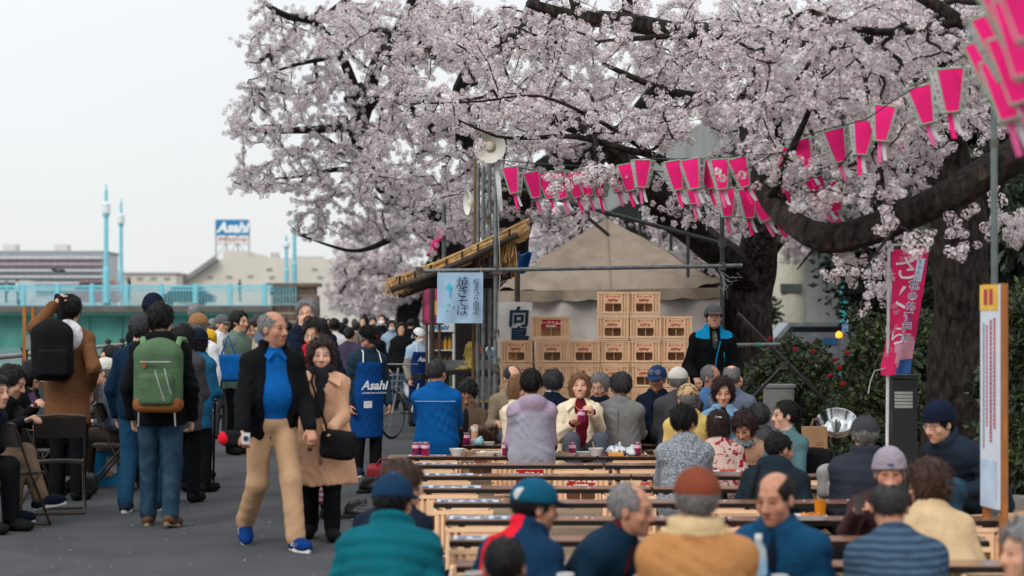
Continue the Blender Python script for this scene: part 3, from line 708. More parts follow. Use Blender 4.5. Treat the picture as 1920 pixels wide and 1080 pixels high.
sheet_poly('river', [(-900, -30), (edge(-30, FX)-.3, -30), (edge(700, FX)-.3, 700), (-900, 700)], -.55, wat)
# grass on the bed
gm = MB(); R_ = random.Random(5)
for i in range(2600):
    d = R_.uniform(7.5, 20); x = edge(d, 4.2)+abs(R_.gauss(0, 1.0)); hgt = R_.uniform(.04, .13); a = R_.uniform(0, 6.28); w = .012
    p = Vector((x, d, .1)); t = Vector((math.cos(a), math.sin(a), 0)); gm.add([p-t*w, p+t*w, p+Vector((R_.uniform(-.05, .05), R_.uniform(-.05, .05), hgt))], [(0, 1, 2)])
tag(gm.build('grass', M('grass', (70, 84, 48), rough=.8, var=.3, vs=9, bump=0, thin=.3)), 'short uneven grass along the planting bed by the benches', 'grass', kind='stuff')
# fallen petals over asphalt and tan paving
pm = MB(); 
for i in range(900):
    d = R_.uniform(8, 26); x = R_.uniform(-3.6, 3.6); a = R_.uniform(0, 6.28); w = R_.uniform(.005, .011); z = .016
    t = Vector((math.cos(a), math.sin(a), 0))*w; u = Vector((-t.y, t.x, 0))*.8; c = Vector((x, d, z)); pm.add([c-t, c-u, c+t, c+u], [(0, 1, 2, 3)])
tag(pm.build('fallen_petals', M('petal_fallen', (226, 206, 208), rough=.7, bump=0)), 'pale pink petals scattered over the asphalt and paving', 'petals', kind='stuff')

# ---------------------------------------------------------------- river railing
steel = M('steel_rail', (120, 118, 116), rough=.35, metal=.7, var=.1, bump=.05)
darksteel = M('dark_steel', (54, 54, 56), rough=.5, metal=.5, bump=.05)
t = thing('river_railing', 'grey metal railing with thin bars along the river edge', 'railing', (edge(24, FX), 24, 0))
post = MB(); bars = []
for i in range(13):
    d = 13.0+i*1.9; x = edge(d, FX); pb = MB(); pb.tube([(x, d, 0), (x, d, 1.26)], .035, 8); pb.lathe([(.05, 1.26), (.05, 1.29), (.02, 1.32), (.001, 1.32)], 10, Matrix.Translation((x, d, 0))); pb.build('post', darksteel, t)
    for k in range(1, 16):
        dd = d+k*1.9/16; xx = edge(dd, FX)
        if i < 12: bars.append((xx, dd))
for z, r in ((1.21, .028), (.16, .018), (1.08, .014)): MB().tube([(edge(13, FX), 13, z), (edge(35.8, FX), 35.8, z)], r, 8).build('rail', steel, t)
bme = MB().tube([(0, 0, .16), (0, 0, 1.08)], .009, 5).mesh('bar', darksteel)
for x, d in bars:
    o = link(bpy.data.objects.new('bar', bme), t); o.location = (x-t.location.x, d-24, 0)
# two wooden stakes with a small notice, by the railing
t = thing('notice_stand', 'small grey notice between two orange wooden stakes by the river railing', 'sign', (GX(60, 19.6), 19.6, 0))
wood_o = M('orange_wood', (168, 108, 58), rough=.7, kind='wood', rgb2=(140, 86, 44), grain=(6, 6, .35), bump=.15)
for px in (46, 62): MB().box((GX(px, 19.6), 19.6, .87), (.035, .03, 1.74)).build('stake', wood_o, t)
MB().box((GX(57, 19.6), 19.57, 1.36), (.085, .012, .15)).build('notice_board', M('notice_grey', (120, 122, 120), rough=.6), t)

# ---------------------------------------------------------------- bridge over the river
sky_b = M('bridge_blue', (126, 196, 210), rough=.5, var=.06, vs=2, bump=.05)
teal = M('bridge_teal', (74, 134, 124), rough=.6, var=.12, vs=.6, bump=.1, bs=6)
BD = 150.0; bs = F/BD; bz = lambda y: H-(y-CY)/bs; bx = lambda px: (px-CX)/bs
t = thing('river_bridge', 'light blue railed road bridge with a teal girder over the river', 'bridge', (bx(250), BD, 0))
x0, x1 = bx(-500), bx(512)
g = MB(); g.box(((x0+x1)/2, BD+1.2, (bz(590)+bz(652))/2), (x1-x0, .3, bz(590)-bz(652)))
g.build('girder', teal, t)
for px in range(-460, 512, 62):
    MB().box((bx(px), BD+.95, (bz(590)+bz(650))/2), (.16, .2, bz(590)-bz(650)), None).build('stiffener', teal, t)
MB().box(((x0+x1)/2, BD+5.5, bz(579)), (x1-x0, 12, .5)).build('deck', M('deck_concrete', (98, 92, 88), rough=.9, var=.15, vs=1), t)
MB().box(((x0+x1)/2, BD+.85, bz(587.5)), (x1-x0, .9, .34)).build('deck_edge', M('bridge_pale_teal', (118, 176, 164), rough=.6, var=.08, vs=1), t)
rl = MB(); r0 = bz(573); r1 = bz(537)
for z in (r1, bz(544), r0-.02): MB().box(((x0+x1)/2, BD-.3, z), (x1-x0, .14, .12 if z != r1 else .18)).build('rail', sky_b, t)
pme = MB().box((0, 0, (r0+r1)/2+.08), (.30, .3, r1-r0+.3)).mesh('post', sky_b); bme = MB().box((0, 0, (r0+r1)/2), (.07, .07, r1-r0)).mesh('baluster', sky_b)
for k in range(-7, 8):
    o = link(bpy.data.objects.new('post', pme), t); o.location = (bx(45+k*64.5)-t.location.x, -.3, 0)
    for j in range(1, 11):
        q = link(bpy.data.objects.new('baluster', bme), t); q.location = (bx(45+(k+j/11)*64.5)-t.location.x, -.3, 0)
def lamp_tower(px, ytop, yb, d, w, label, lamp=True):
    s = F/d; X = (px-CX)/s; z0 = H-(yb-CY)/s; z1 = H-(ytop-CY)/s; hgt = z1-z0
    t = thing('lamp_tower', label, 'lamp', (X, d, z0), 0, 'slender light blue lamp towers on the bridge')
    Mx = Matrix.Translation((X, d, z0))
    MB().lathe([(w*1.15, 0), (w*1.15, hgt*.28), (w*.85, hgt*.30), (w*.8, hgt*.72), (w*1.3, hgt*.735), (w*1.3, hgt*.75)], 10, Mx, True, True).build('shaft', sky_b, t)
    MB().lathe([(w*1.55, hgt*.752), (w*1.6, hgt*.83), (w*1.0, hgt*.85)], 10, Mx, True, True).build('lantern', M('lantern_glass', (214, 222, 222), rough=.3, bump=0), t)
    MB().lathe([(w*.62, hgt*.85), (w*.55, hgt*.95), (w*.3, hgt*.96), (w*.2, hgt)], 8, Mx, True, True).build('finial', sky_b, t)
lamp_tower(199, 345, 568, 146, .22, 'tallest light blue lamp tower on the bridge railing')
lamp_tower(227, 372, 560, 162, .20, 'lamp tower just behind the tallest one on the bridge')
lamp_tower(537, 440, 532, 150, .17, 'shorter lamp tower on the stone pier, beside its pair')
lamp_tower(552, 402, 530, 152, .20, 'lamp tower rising from the middle of the stone pier')
# stone pier at the bridge end
t = thing('bridge_pier', 'brown stone block pier at the end of the bridge', 'pier', (bx(550), BD+1, 0))
st_m = M('pier_stone', (104, 88, 76), rough=.9, var=.2, vs=1.2, bump=.4, bs=8, bd=.05)
wpx = 86/bs; zt = bz(537); nrow = 7; hh_ = (zt+.6)/nrow
bk = [MB().box((0, 0, 0), (wpx/4-.05, 2.0, hh_-.05)).mesh('stone', st_m), MB().box((0, 0, 0), (wpx/4-.05, 2.06, hh_-.05)).mesh('stone', st_m)]
for r in range(nrow):
    for c in range(4):
        o = link(bpy.data.objects.new('stone', bk[(r+c) % 2]), t); o.location = ((c-1.5)*wpx/4+(.1 if r % 2 else -.1), 0, -.6+hh_*(r+.5))
MB().box((bx(550), BD+1, zt+.12), (wpx+.5, 2.5, .3)).build('cap_stone', st_m, t)
# cars on the bridge
def far_car(px, d, w, hgt, z0, mat, label, van=False, group='cars crossing the bridge'):
    s = F/d; X = (px-CX)/s; t = thing('car', label, 'car', (X, d, z0), 0, group)
    hl = w/2; top = hgt
    prof = [(-hl, .35), (-hl, .75*top*.75), (-hl*.72, top*.62), (-hl*.45, top), (hl*.55 if not van else hl*.9, top), (hl*.8 if not van else hl*.97, top*.62), (hl, top*.55), (hl, .35)]
    Mx = Matrix.Translation((X, d+.9, z0)) @ Matrix.Rotation(math.pi/2, 4, 'X')
    MB().poly(prof, 0, 1.7, Mx).build('body', mat, t, True)
    win = [(-hl*.62, top*.64), (-hl*.42, top*.93), (hl*.5, top*.93), (hl*.68, top*.64)]
    MB().poly(win, 1.69, 1.72, Mx).build('window', M('car_glass', (40, 46, 52), rough=.1, spec=.6, bump=0), t)
    for q in (-.6, .6):
        MB().lathe([(.02, -.12), (.33, -.12), (.33, .12), (.02, .12)], 14, Matrix.Translation((X+hl*q, d-.78, z0+.33)) @ Matrix.Rotation(math.pi/2, 4, 'X')).build('wheel', M('tyre', (24, 24, 25), rough=.8), t)
dz = bz(575)-.1
far_car(176, BD+4, 4.2, 2.15, dz+.15, M('van_pink', (158, 112, 112), rough=.35), 'dusty pink van crossing the bridge behind the lamp tower', True)
far_car(352, BD+4, 4.4, 1.75, dz+.15, M('car_dark', (52, 64, 72), rough=.3), 'dark blue car crossing the bridge behind the railing')
far_car(15, BD+7, 4.4, 2.2, dz+.15, M('car_white', (196, 200, 204), rough=.3), 'white car mostly beyond the frame edge on the bridge', True)

# ---------------------------------------------------------------- buildings beyond the river
def win_mesh(w, h, mat): return MB().box((0, 0, 0), (w, .25, h)).mesh('window', mat)
D2 = 320.0; s2 = F/D2; X2 = lambda px: (px-CX)/s2; Z2 = lambda y: H-(y-CY)/s2
land2 = MB().box((X2(200), D2+120, -.35), (300, 250, .6)); tag(land2.build('far_bank', M('far_ground', (120, 120, 112), rough=.9)), kind='structure')
t = thing('apartment_block', 'long grey apartment block with rows of balconies beyond the bridge', 'building', (X2(60), D2, 0))
xa, xb = X2(-180), X2(194); zr = Z2(474)
MB().box(((xa+xb)/2, D2+6, zr/2), (xb-xa, 12, zr)).build('wall', M('block_grey', (184, 186, 190), rough=.9, var=.06, vs=.2), t)
MB().box(((xa+xb)/2, D2+6, zr+.15), (xb-xa+.4, 12.4, .4)).build('roof', M('block_roof', (150, 152, 154), rough=.9), t)
wm_ = win_mesh(1.1, .95, M('far_window', (146, 152, 160), rough=.3, spec=.5, bump=0)); bal = M('balcony_pale', (208, 204, 206), rough=.9, bump=0); bal2 = M('balcony_rose', (190, 164, 166), rough=.9, bump=0)
nfl = 5; fh = (zr-Z2(533))/nfl
for f in range(nfl+1):
    z = Z2(533)+fh*(f-.5)
    MB().box(((xa+xb)/2, D2-.55, z-fh*.32), (xb-xa, 1.1, .32)).build('balcony', bal2 if f in (4,) else bal, t)
    for k in range(24):
        o = link(bpy.data.objects.new('window', wm_), t); o.location = (xa+(k+.5)*(xb-xa)/24-t.location.x, 0.0, z+.1)
for k in range(3): MB().box((xa+8+k*9, D2+6, zr+.9), (2.2, 3, 1.5)).build('rooftop_unit', bal, t)
cream = M('hall_cream', (206, 200, 190), rough=.9, var=.05, vs=.15, bump=.05)
t = thing('factory_hall', 'long cream hall with a sloping roof end under the rooftop beer sign', 'building', (X2(520), D2+30, 0))
s3 = F/(D2+30); X3 = lambda px: (px-CX)/s3; Z3 = lambda y: H-(y-CY)/s3
MB().poly([(X3(342), 0), (X3(342), Z3(531)), (X3(404), Z3(486)), (X3(418), Z3(486)), (X3(418), Z3(470)), (X3(463), Z3(470)), (X3(463), Z3(482)), (X3(700), Z3(488)), (X3(700), 0)], 0, 30, Matrix.Translation((0, D2+60, 0)) @ Matrix.Rotation(math.pi/2, 4, 'X')).build('wall', cream, t)
MB().beam((X3(338), D2+29.2, Z3(533)), (X3(407), D2+29.2, Z3(484)), 1.6, .9).build('roof_edge', M('roof_slate', (132, 132, 134), rough=.8), t)
wm2 = win_mesh(1.0, .5, M('far_window2', (150, 146, 138), rough=.5, bump=0))
for k, (px, py) in enumerate(((395, 520), (430, 519), (470, 518), (510, 520), (505, 505), (590, 505), (600, 520), (630, 512))):
    o = link(bpy.data.objects.new('window', wm2), t); o.location = (X3(px)-t.location.x, -.02, Z3(py))
for px, py, w, h in ((508, 478, 1.4, 1.2), (575, 483, 5, .8)): MB().box((X3(px), D2+36, Z3(py)), (w, 3, h)).build('rooftop_unit', M('unit_grey', (172, 172, 170), rough=.8), t)
t = thing('low_building', 'low pale flat-roofed building between the lamp towers and the hall', 'building', (X3(295), D2+20, 0))
MB().box((X3(295), D2+28, Z3(516)/2), (X3(345)-X3(243), 14, Z3(516))).build('wall', cream, t)
MB().box((X3(295), D2+28, Z3(515)), (X3(345)-X3(243)+.5, 14.5, .35)).build('roof', M('block_roof', (150, 152, 154)), t)
for px in (258, 280, 305, 330):
    o = link(bpy.data.objects.new('window', wm2), t); o.location = (X3(px)-t.location.x, .96, Z3(524))
# rooftop sign
t = thing('rooftop_sign', 'blue and white beer sign on a steel frame above the hall roof', 'sign', (X3(436), D2+44, Z3(470)))
ds = D2+44; s4 = F/ds; X4 = lambda px: (px-CX)/s4; Z4 = lambda y: H-(y-CY)/s4
wht = M('sign_white', (222, 226, 228), rough=.6, bump=0, var=.02)
fm = MB()
for px in (405, 425, 446, 467): fm.beam((X4(px), ds, Z4(490)), (X4(px), ds, Z4(414)), .3, .3)
for a, b in (((405, 482), (425, 456)), ((446, 456), (467, 482)), ((405, 458), (467, 458)), ((425, 482), (446, 456))): fm.beam((X4(a[0]), ds, Z4(a[1])), (X4(b[0]), ds, Z4(b[1])), .16, .16)
fm.build('frame', M('sign_frame_grey', (150, 154, 158), rough=.6, bump=0), t)
pn = MB().box((X4(436), ds-.3, Z4(427)), (X4(466)-X4(406), .4, Z4(412)-Z4(442))).build('panel', M('sign_blue', (40, 120, 170), rough=.5, bump=0, var=.03), t)
place(text_mesh('Asahi', 2.75, wht, shear=.25, bold=.12), 'lettering', (X4(437), ds-.53, Z4(427.5)), (1, 0, 0), (0, 0, 1), t)
MB().box((X4(436), ds-.1, Z4(450)), (X4(466)-X4(406), .12, Z4(445)-Z4(455))).build('lower_panel', M('sign_pale', (206, 204, 202), rough=.6, bump=0), t)
place(text_mesh('アサヒビール', .95, M('sign_red_far', (168, 70, 74), bump=0), bold=.03), 'lettering', (X4(436), ds-.2, Z4(450)), (1, 0, 0), (0, 0, 1), t)
t = thing('town_block', 'plain grey town building far behind the tent and trees', 'building', (GX(1160, 130), 130, 0)); hz_ = H+(CY-478)/(F/130)
MB().box((GX(1160, 130), 136, hz_/2), (24, 12, hz_)).build('wall', M('town_grey', (158, 160, 162), rough=.9, var=.06, vs=.3), t); MB().box((GX(1160, 130), 136, hz_+.15), (24.5, 12.5, .4)).build('roof', M('block_roof', (150, 152, 154)), t)
wt_ = win_mesh(1.3, 1.1, M('town_window', (96, 104, 112), rough=.3, bump=0))
for f in range(2):
    for k in range(10): o = link(bpy.data.objects.new('window', wt_), t); o.location = (-10.8+k*2.4, .02, 1.6+f*2.6)
# elevated road and things beyond the hedge on the far side
conc = M('viaduct_concrete', (140, 142, 140), rough=.9, var=.12, vs=.5, bump=.1, bs=4)
t = thing('elevated_road', 'grey concrete elevated road running behind the cherry trees', 'bridge', (14, 70, 0))
vx = lambda d: 15.5+PATH*(d-30)*.6
MB().add([(vx(18)+dx, 18, z) for dx, z in ((-5, 8.2), (6, 8.2), (6, 9.8), (-5, 9.8))]+[(vx(190)+dx, 190, z) for dx, z in ((-5, 8.2), (6, 8.2), (6, 9.8), (-5, 9.8))], ((0, 1, 2, 3), (7, 6, 5, 4), (0, 4, 5, 1), (1, 5, 6, 2), (2, 6, 7, 3), (3, 7, 4, 0))).build('deck', conc, t)
for d in (46, 78, 112, 150): MB().lathe([(.9, 0), (.9, 8.2)], 18, Matrix.Translation((vx(d)+.5, d, 0))).build('pier_column', conc, t)
d = 62.0; s = F/d; X = lambda px: (px-CX)/s; Z = lambda y: H-(y-CY)/s
t = thing('round_column', 'round cream column with a small dark panel beyond the hedge', 'column', (X(1479), d, 0))
MB().lathe([(.58, 0), (.58, 6.5)], 24, Matrix.Translation((X(1479), d, 0)), cap1=True).build('shaft', M('column_cream', (196, 192, 176), rough=.8, var=.06), t)
MB().box((X(1479), d-.56, Z(541)), (.72, .12, .3)).build('panel', M('panel_dark', (74, 80, 78), rough=.6), t)
t = thing('grey_building', 'grey building front with blue door panels beyond the hedge', 'building', (X(1555), d+14, 0))
MB().box((X(1570), d+22, 3.6), (5.2, 10, 7.2)).build('wall', M('bldg_grey', (104, 106, 104), rough=.9, var=.1, vs=.6), t)
for px, c in ((1516, (66, 104, 124)), (1540, (120, 122, 120)), (1556, (58, 66, 70))): MB().box((GX(px, d+16.7), d+16.7, 1.6), (.45, .3, 3.0)).build('door_panel', M('doorp_%d' % c[0], c, rough=.6), t)
t = thing('teal_pole', 'bright teal steel pole beyond the hedge', 'pole', (X(1582), 52, 0)); MB().lathe([(.10, 0), (.10, 4.4), (.05, 4.6)], 12, Matrix.Translation((GX(1582, 52), 52, 0)), cap1=True).build('shaft', M('teal_paint', (60, 168, 178), rough=.5), t)
MB().lathe([(.16, 0), (.16, .3)], 12, Matrix.Translation((GX(1582, 52), 52, 0)), cap1=True).build('base', M('teal_paint', (60, 168, 178)), t)
t = thing('street_sign', 'small pale blue sign on a post beyond the hedge', 'sign', (GX(1584, 40), 40, 0)); q = lambda y: H-(y-CY)/(F/40)
MB().tube([(GX(1584, 40), 40, 0), (GX(1584, 40), 40, q(612))], .03, 8).build('post', steel, t); MB().box((GX(1584, 40), 39.95, q(616)), (.13, .03, .2)).build('plate', M('plate_blue', (120, 160, 196), rough=.5, bump=0), t)
t = thing('warning_lamp', 'lit amber warning lamp on a grey barrier beyond the hedge', 'lamp', (GX(1573, 42), 42, 0)); q = lambda y: H-(y-CY)/(F/42)
MB().tube([(GX(1573, 42), 42, 0), (GX(1573, 42), 42, q(634))], .025, 8).build('post', steel, t); MB().lathe([(.0, -.07), (.07, -.05), (.075, .03), (.03, .08), (0, .085)], 14, Matrix.Translation((GX(1573, 42), 42, q(628)))).build('lamp', M('amber_lamp', (255, 150, 40), emit=2.5, bump=0), t)
t = thing('roadside_barrier', 'grey barrier with a blue panel beside the road', 'barrier', (GX(1545, 43), 43.5, 0)); q = lambda y: H-(y-CY)/(F/43.5)
MB().box((GX(1545, 43.5), 43.5, q(645)), (1.5, .12, .55)).build('wall', M('barrier_grey', (128, 134, 142), rough=.7), t); MB().box((GX(1556, 43.5), 43.42, q(640)), (.4, .05, .14)).build('panel', M('barrier_blue', (48, 106, 150), bump=0), t)
for px in (1505, 1585): MB().box((GX(px, 43.5), 43.5, .5), (.08, .1, 1.0)).build('leg', M('barrier_grey', (128, 134, 142)), t)
far_car(1530, 47, 3.6, 1.45, .11, M('car_silver', (150, 158, 166), rough=.3), 'silver car parked beyond the hedge near the barrier', False, None)
# ================================================================= trees
bark = M('cherry_bark', (62, 54, 49), rough=.9, spec=.2, kind='bark', rgb2=(26, 23, 23), bump=1.0, bd=.07, var=.2, vs=3)
bark_far = M('cherry_bark_far', (46, 40, 40), rough=.9, spec=.2, kind='bark', rgb2=(30, 27, 28), bump=.5, bd=.02)
twig_m = M('cherry_twig', (44, 33, 31), rough=.85, bump=0)
petal = M('blossom', (232, 227, 228), rough=.7, spec=.1, bump=0, kind='rand', rgb2=(214, 199, 203), var=.03, thin=.22)
calyx = M('calyx', (122, 62, 52), rough=.8, bump=0)
LIB = bpy.data.collections.new('blossom_sprays')            # not part of the scene: only the crowns' nodes refer to it
def spray(i):
    r = random.Random(40+i); m = MB()
    def petalset(c, n, rad):
        n = n.normalized(); a, b, _ = frame((0, 0, 0), n); ph = r.uniform(0, 1.2)
        for k in range(5):
            q = ph+k*1.2566; u = a*math.cos(q)+b*math.sin(q); w = n.cross(u)
            m.cur = 0; m.add([c+u*rad*.12, c+u*rad*.7-w*rad*.46+n*rad*.22, c+u*rad*1.05+n*rad*.30, c+u*rad*.7+w*rad*.46+n*rad*.22], [(0, 1, 2, 3)])
        m.cur = 1; m.add([c+a*rad*.16+n*.002, c+b*rad*.16+n*.002, c-a*rad*.16+n*.002, c-b*rad*.16+n*.002], [(0, 1, 2, 3)])
    nf = 15+i
    for k in range(nf):
        z = 1-2*(k+.5)/nf; ph = k*2.4+r.uniform(-.4, .4); v = Vector((math.sqrt(max(0, 1-z*z))*math.cos(ph), math.sqrt(max(0, 1-z*z))*math.sin(ph), z))
        c = v*r.uniform(.030, .050)+Vector((0, 0, -.006)); petalset(c, v+Vector((r.uniform(-.4, .4), r.uniform(-.4, .4), r.uniform(-.4, .4))), r.uniform(.0155, .0195))
    for k in range(7):
        v = Vector((r.gauss(0, 1), r.gauss(0, 1), r.gauss(0, 1))).normalized(); p = v*r.uniform(.030, .056); m.cur = 1; x, y, zz = frame((0, 0, 0), v)
        m.add([p, p+x*.0035+v*.007, p+v*.018, p-x*.0035+v*.007], [(0, 1, 2, 3)])
    o = bpy.data.objects.new('spray', m.mesh('spray', [petal, calyx])); LIB.objects.link(o)
for i in range(4): spray(i)
def leaf_lib(name, mats, n, L, Wd, spread, seed):
    c = bpy.data.collections.new(name); r = random.Random(seed)
    for i in range(3):
        m = MB()
        for k in range(n):
            v = Vector((r.gauss(0, 1), r.gauss(0, 1), r.gauss(0, .8))).normalized(); p = v*r.uniform(.1, 1)*spread; dr = (v+Vector((r.uniform(-.7, .7), r.uniform(-.7, .7), r.uniform(-.5, .6)))).normalized(); x, y, z = frame((0, 0, 0), dr); l = L*r.uniform(.7, 1.2)
            m.cur = r.randrange(len(mats)); m.add([p, p+dr*l*.5+x*Wd*l+y*l*.08, p+dr*l, p+dr*l*.5-x*Wd*l+y*l*.08], [(0, 1, 2, 3)])
        c.objects.link(bpy.data.objects.new('leaf_spray', m.mesh('leaf_spray', mats)))
    return c
_gn = {}
def scatter_group(lib, smin, smax):
    key = (lib.name, smin, smax)
    if key in _gn: return _gn[key]
    g = bpy.data.node_groups.new('scatter_'+lib.name, 'GeometryNodeTree')
    g.interface.new_socket('Geometry', in_out='INPUT', socket_type='NodeSocketGeometry'); g.interface.new_socket('Geometry', in_out='OUTPUT', socket_type='NodeSocketGeometry')
    n = g.nodes; l = g.links; i = n.new('NodeGroupInput'); o = n.new('NodeGroupOutput'); inst = n.new('GeometryNodeInstanceOnPoints'); ci = n.new('GeometryNodeCollectionInfo')
    ci.inputs['Collection'].default_value = lib; ci.inputs['Separate Children'].default_value = True; ci.inputs['Reset Children'].default_value = True
    inst.inputs['Pick Instance'].default_value = True
    rv = n.new('FunctionNodeRandomValue'); rv.data_type = 'FLOAT_VECTOR'; rv.inputs[0].default_value = (0, 0, 0); rv.inputs[1].default_value = (6.28, 6.28, 6.28)
    rs = n.new('FunctionNodeRandomValue'); rs.data_type = 'FLOAT'; rs.inputs[2].default_value = smin; rs.inputs[3].default_value = smax; rs.inputs['Seed'].default_value = 4
    ri = n.new('FunctionNodeRandomValue'); ri.data_type = 'INT'; ri.inputs[4].default_value = 0; ri.inputs[5].default_value = 30; ri.inputs['Seed'].default_value = 9
    l.new(i.outputs[0], inst.inputs['Points']); l.new(ci.outputs[0], inst.inputs['Instance']); l.new(rv.outputs[0], inst.inputs['Rotation']); l.new(rs.outputs[1], inst.inputs['Scale']); l.new(ri.outputs[2], inst.inputs['Instance Index']); l.new(inst.outputs[0], o.inputs[0])
    _gn[key] = g; return g
def scatter(name, pts, lib, smin, smax, parent):
    me = bpy.data.meshes.new(name); off = parent_loc(parent); P_ = np.array([tuple(Vector(p)-off) for p in pts], np.float32); me.vertices.add(len(P_)); me.vertices.foreach_set('co', P_.ravel()); me.update()
    o = link(bpy.data.objects.new(name, me), parent); m = o.modifiers.new('scatter', 'NODES'); m.node_group = scatter_group(lib, smin, smax); return tag(o, kind='stuff')
def smooth_line(pts, rad, step=.14):
    """a rounded polyline through the points, with radii"""
    P_ = [Vector(p) for p in pts]; out = []; rr = []
    for i in range(len(P_)-1):
        p0 = P_[max(i-1, 0)]; p1 = P_[i]; p2 = P_[i+1]; p3 = P_[min(i+2, len(P_)-1)]; n = max(2, int((p2-p1).length/step))
        for k in range(n):
            t = k/n; out.append(.5*((2*p1)+(p2-p0)*t+(2*p0-5*p1+4*p2-p3)*t*t+(3*p1-p0-3*p2+p3)*t**3)); rr.append(rad[i]*(1-t)+rad[i+1]*t)
    out.append(P_[-1]); rr.append(rad[-1]); return out, rr
def rough_tube(m, pts, rad, n, seed, amp=.12):
    r = random.Random(seed); base = len(m.v); ph = [r.uniform(0, 6.28) for _ in range(4)]
    m.tube(pts, rad, n)
    for i in range(len(pts)):
        for k in range(n):
            j = base+i*n+k; a = 6.283*k/n; f = 1+amp*(.6*math.sin(2*a+ph[0]+i*.35)+.5*math.sin(3*a+ph[1]-i*.22)+.5*math.sin(i*.9+ph[2]+a)); p = Vector(m.v[j]); c = pts[i]; m.v[j] = tuple(c+(p-c)*f)
def cherry(label, base, limbs, blobs, seed, ntwig, lib=LIB, sc=(.60, .98), bk=bark, nside=14, gap=.050, twr=.016, skipz=None, spread=.03):
    """a cherry tree: trunk, limbs (parts), thin twigs, and blossom sprays set along the twigs. limbs: lists of (px, py, d, r); blobs: (px, py, rx, ry, d0, d1, weight)"""
    r = random.Random(seed); t = thing('cherry_tree', label, 'tree', base, 0, 'cherry trees in full bloom along the promenade'); nodes = []; nrad = []
    for li, lim in enumerate(limbs):
        pts, rad = smooth_line([q if isinstance(q[0], Vector) else P(*q[:3]) for q in lim] if not isinstance(lim[0][0], Vector) else [q[0] for q in lim], [q[-1] for q in lim])
        m = MB(); rough_tube(m, pts, rad, nside if li == 0 else max(8, nside-4), seed*10+li); m.build('trunk' if li == 0 else 'branch', bk, t, True)
        st = 0 if li else int(len(pts)*.45)
        nodes += pts[st:]; nrad += rad[st:]
    nodes = [Vector(p) for p in nodes]; NA = np.array([tuple(p) for p in nodes], np.float32)
    tw = MB(); bl = []; tg = []; par = [-1]*len(nodes); paths = []; shoots = []
    wsum = sum(b[6] for b in blobs)
    for b in blobs:
        for _ in range(int(ntwig*b[6]/wsum)):
            while True:
                u, v = r.uniform(-1, 1), r.uniform(-1, 1)
                if u*u+v*v < 1: break
            tg.append(P(b[0]+u*b[2], b[1]+v*b[3], r.uniform(b[4], b[5])))
    d0 = [float(np.min(np.linalg.norm(NA-np.array(tuple(p), np.float32), axis=1))) for p in tg]
    for _, p in sorted(zip(d0, tg), key=lambda q: q[0]):
        dv = np.linalg.norm(NA-np.array(tuple(p), np.float32), axis=1); k = int(np.argmin(dv)); dist = float(dv[k])
        if dist < .10: continue
        a = nodes[k]; L = dist; dirv = (p-a).normalized(); side = Vector((r.gauss(0, 1), r.gauss(0, 1), r.gauss(0, 1)-.2)); side = (side-dirv*side.dot(dirv)).normalized(); sag = r.uniform(.04, .18)*L
        n = max(3, int(L/.11)); pts = []
        for i in range(n+1):
            q = i/n; pts.append(a+(p-a)*q+side*sag*math.sin(q*math.pi)*(1-.3*q)+Vector((r.gauss(0, .008), r.gauss(0, .008), r.gauss(0, .008)))*(1 if 0 < i < n else 0))
        new = pts[1:]; par += [k]+list(range(len(nodes), len(nodes)+len(new)-1)); paths.append((k, len(nodes), pts)); nodes += new; NA = np.concatenate([NA, np.array([tuple(q) for q in new], np.float32)])
        def along(pp, f0):
            Ls = sum((y-x).length for x, y in zip(pp, pp[1:])); cnt = max(1, int(Ls*(1-f0)/gap))
            for c in range(cnt):
                f = (f0+(1-f0)*(c+r.random())/cnt)*(len(pp)-1); i = min(int(f), len(pp)-2); q = pp[i].lerp(pp[i+1], f-i); bl.append(q+Vector((r.gauss(0, spread), r.gauss(0, spread), r.gauss(0, spread)-.012)))
        along(pts, max(.08, min(.6, 1-.95/L)) if L > .5 else .1)
        for _s in range(int(L/.22)+r.randrange(2)):             # short side shoots
            i = r.randrange(max(1, n//3), n+1); dq = (dirv*.6+Vector((r.gauss(0, .7), r.gauss(0, .7), r.gauss(0, .6)))).normalized(); l2 = r.uniform(.12, .38); b0 = pts[i]; sp = [b0, b0+dq*l2*.5+Vector((0, 0, -.01)), b0+dq*l2]; tw.tube(sp, [.004, .003, .0015], 3, False); along(sp, .25)
    wt = np.ones(len(nodes)); nl = len(wt)
    for i in range(nl-1, -1, -1):                                # each twig thickens with what it carries
        if par[i] >= 0 and (i == nl-1 or par[i+1] != i): wt[par[i]] += wt[i]
        elif par[i] >= 0: wt[par[i]] = wt[par[i]]-1+wt[i]
    rad_ = lambda i: min(.06, twr*(.10+.21*wt[i]**.62))
    for k, i0, pp in paths: rr = [rad_(i0)]+[rad_(i0+j) for j in range(len(pp)-1)]; tw.tube(pp, rr, 5 if rr[0] > .012 else 4, False)
    tag(tw.build('twigs', twig_m, t), kind='stuff'); scatter('crown', bl, lib, sc[0], sc[1], t)
    return t, len(bl)
NB = 0
def T(*a, **k):
    global NB
    t, n = cherry(*a, **k); NB += n; return t
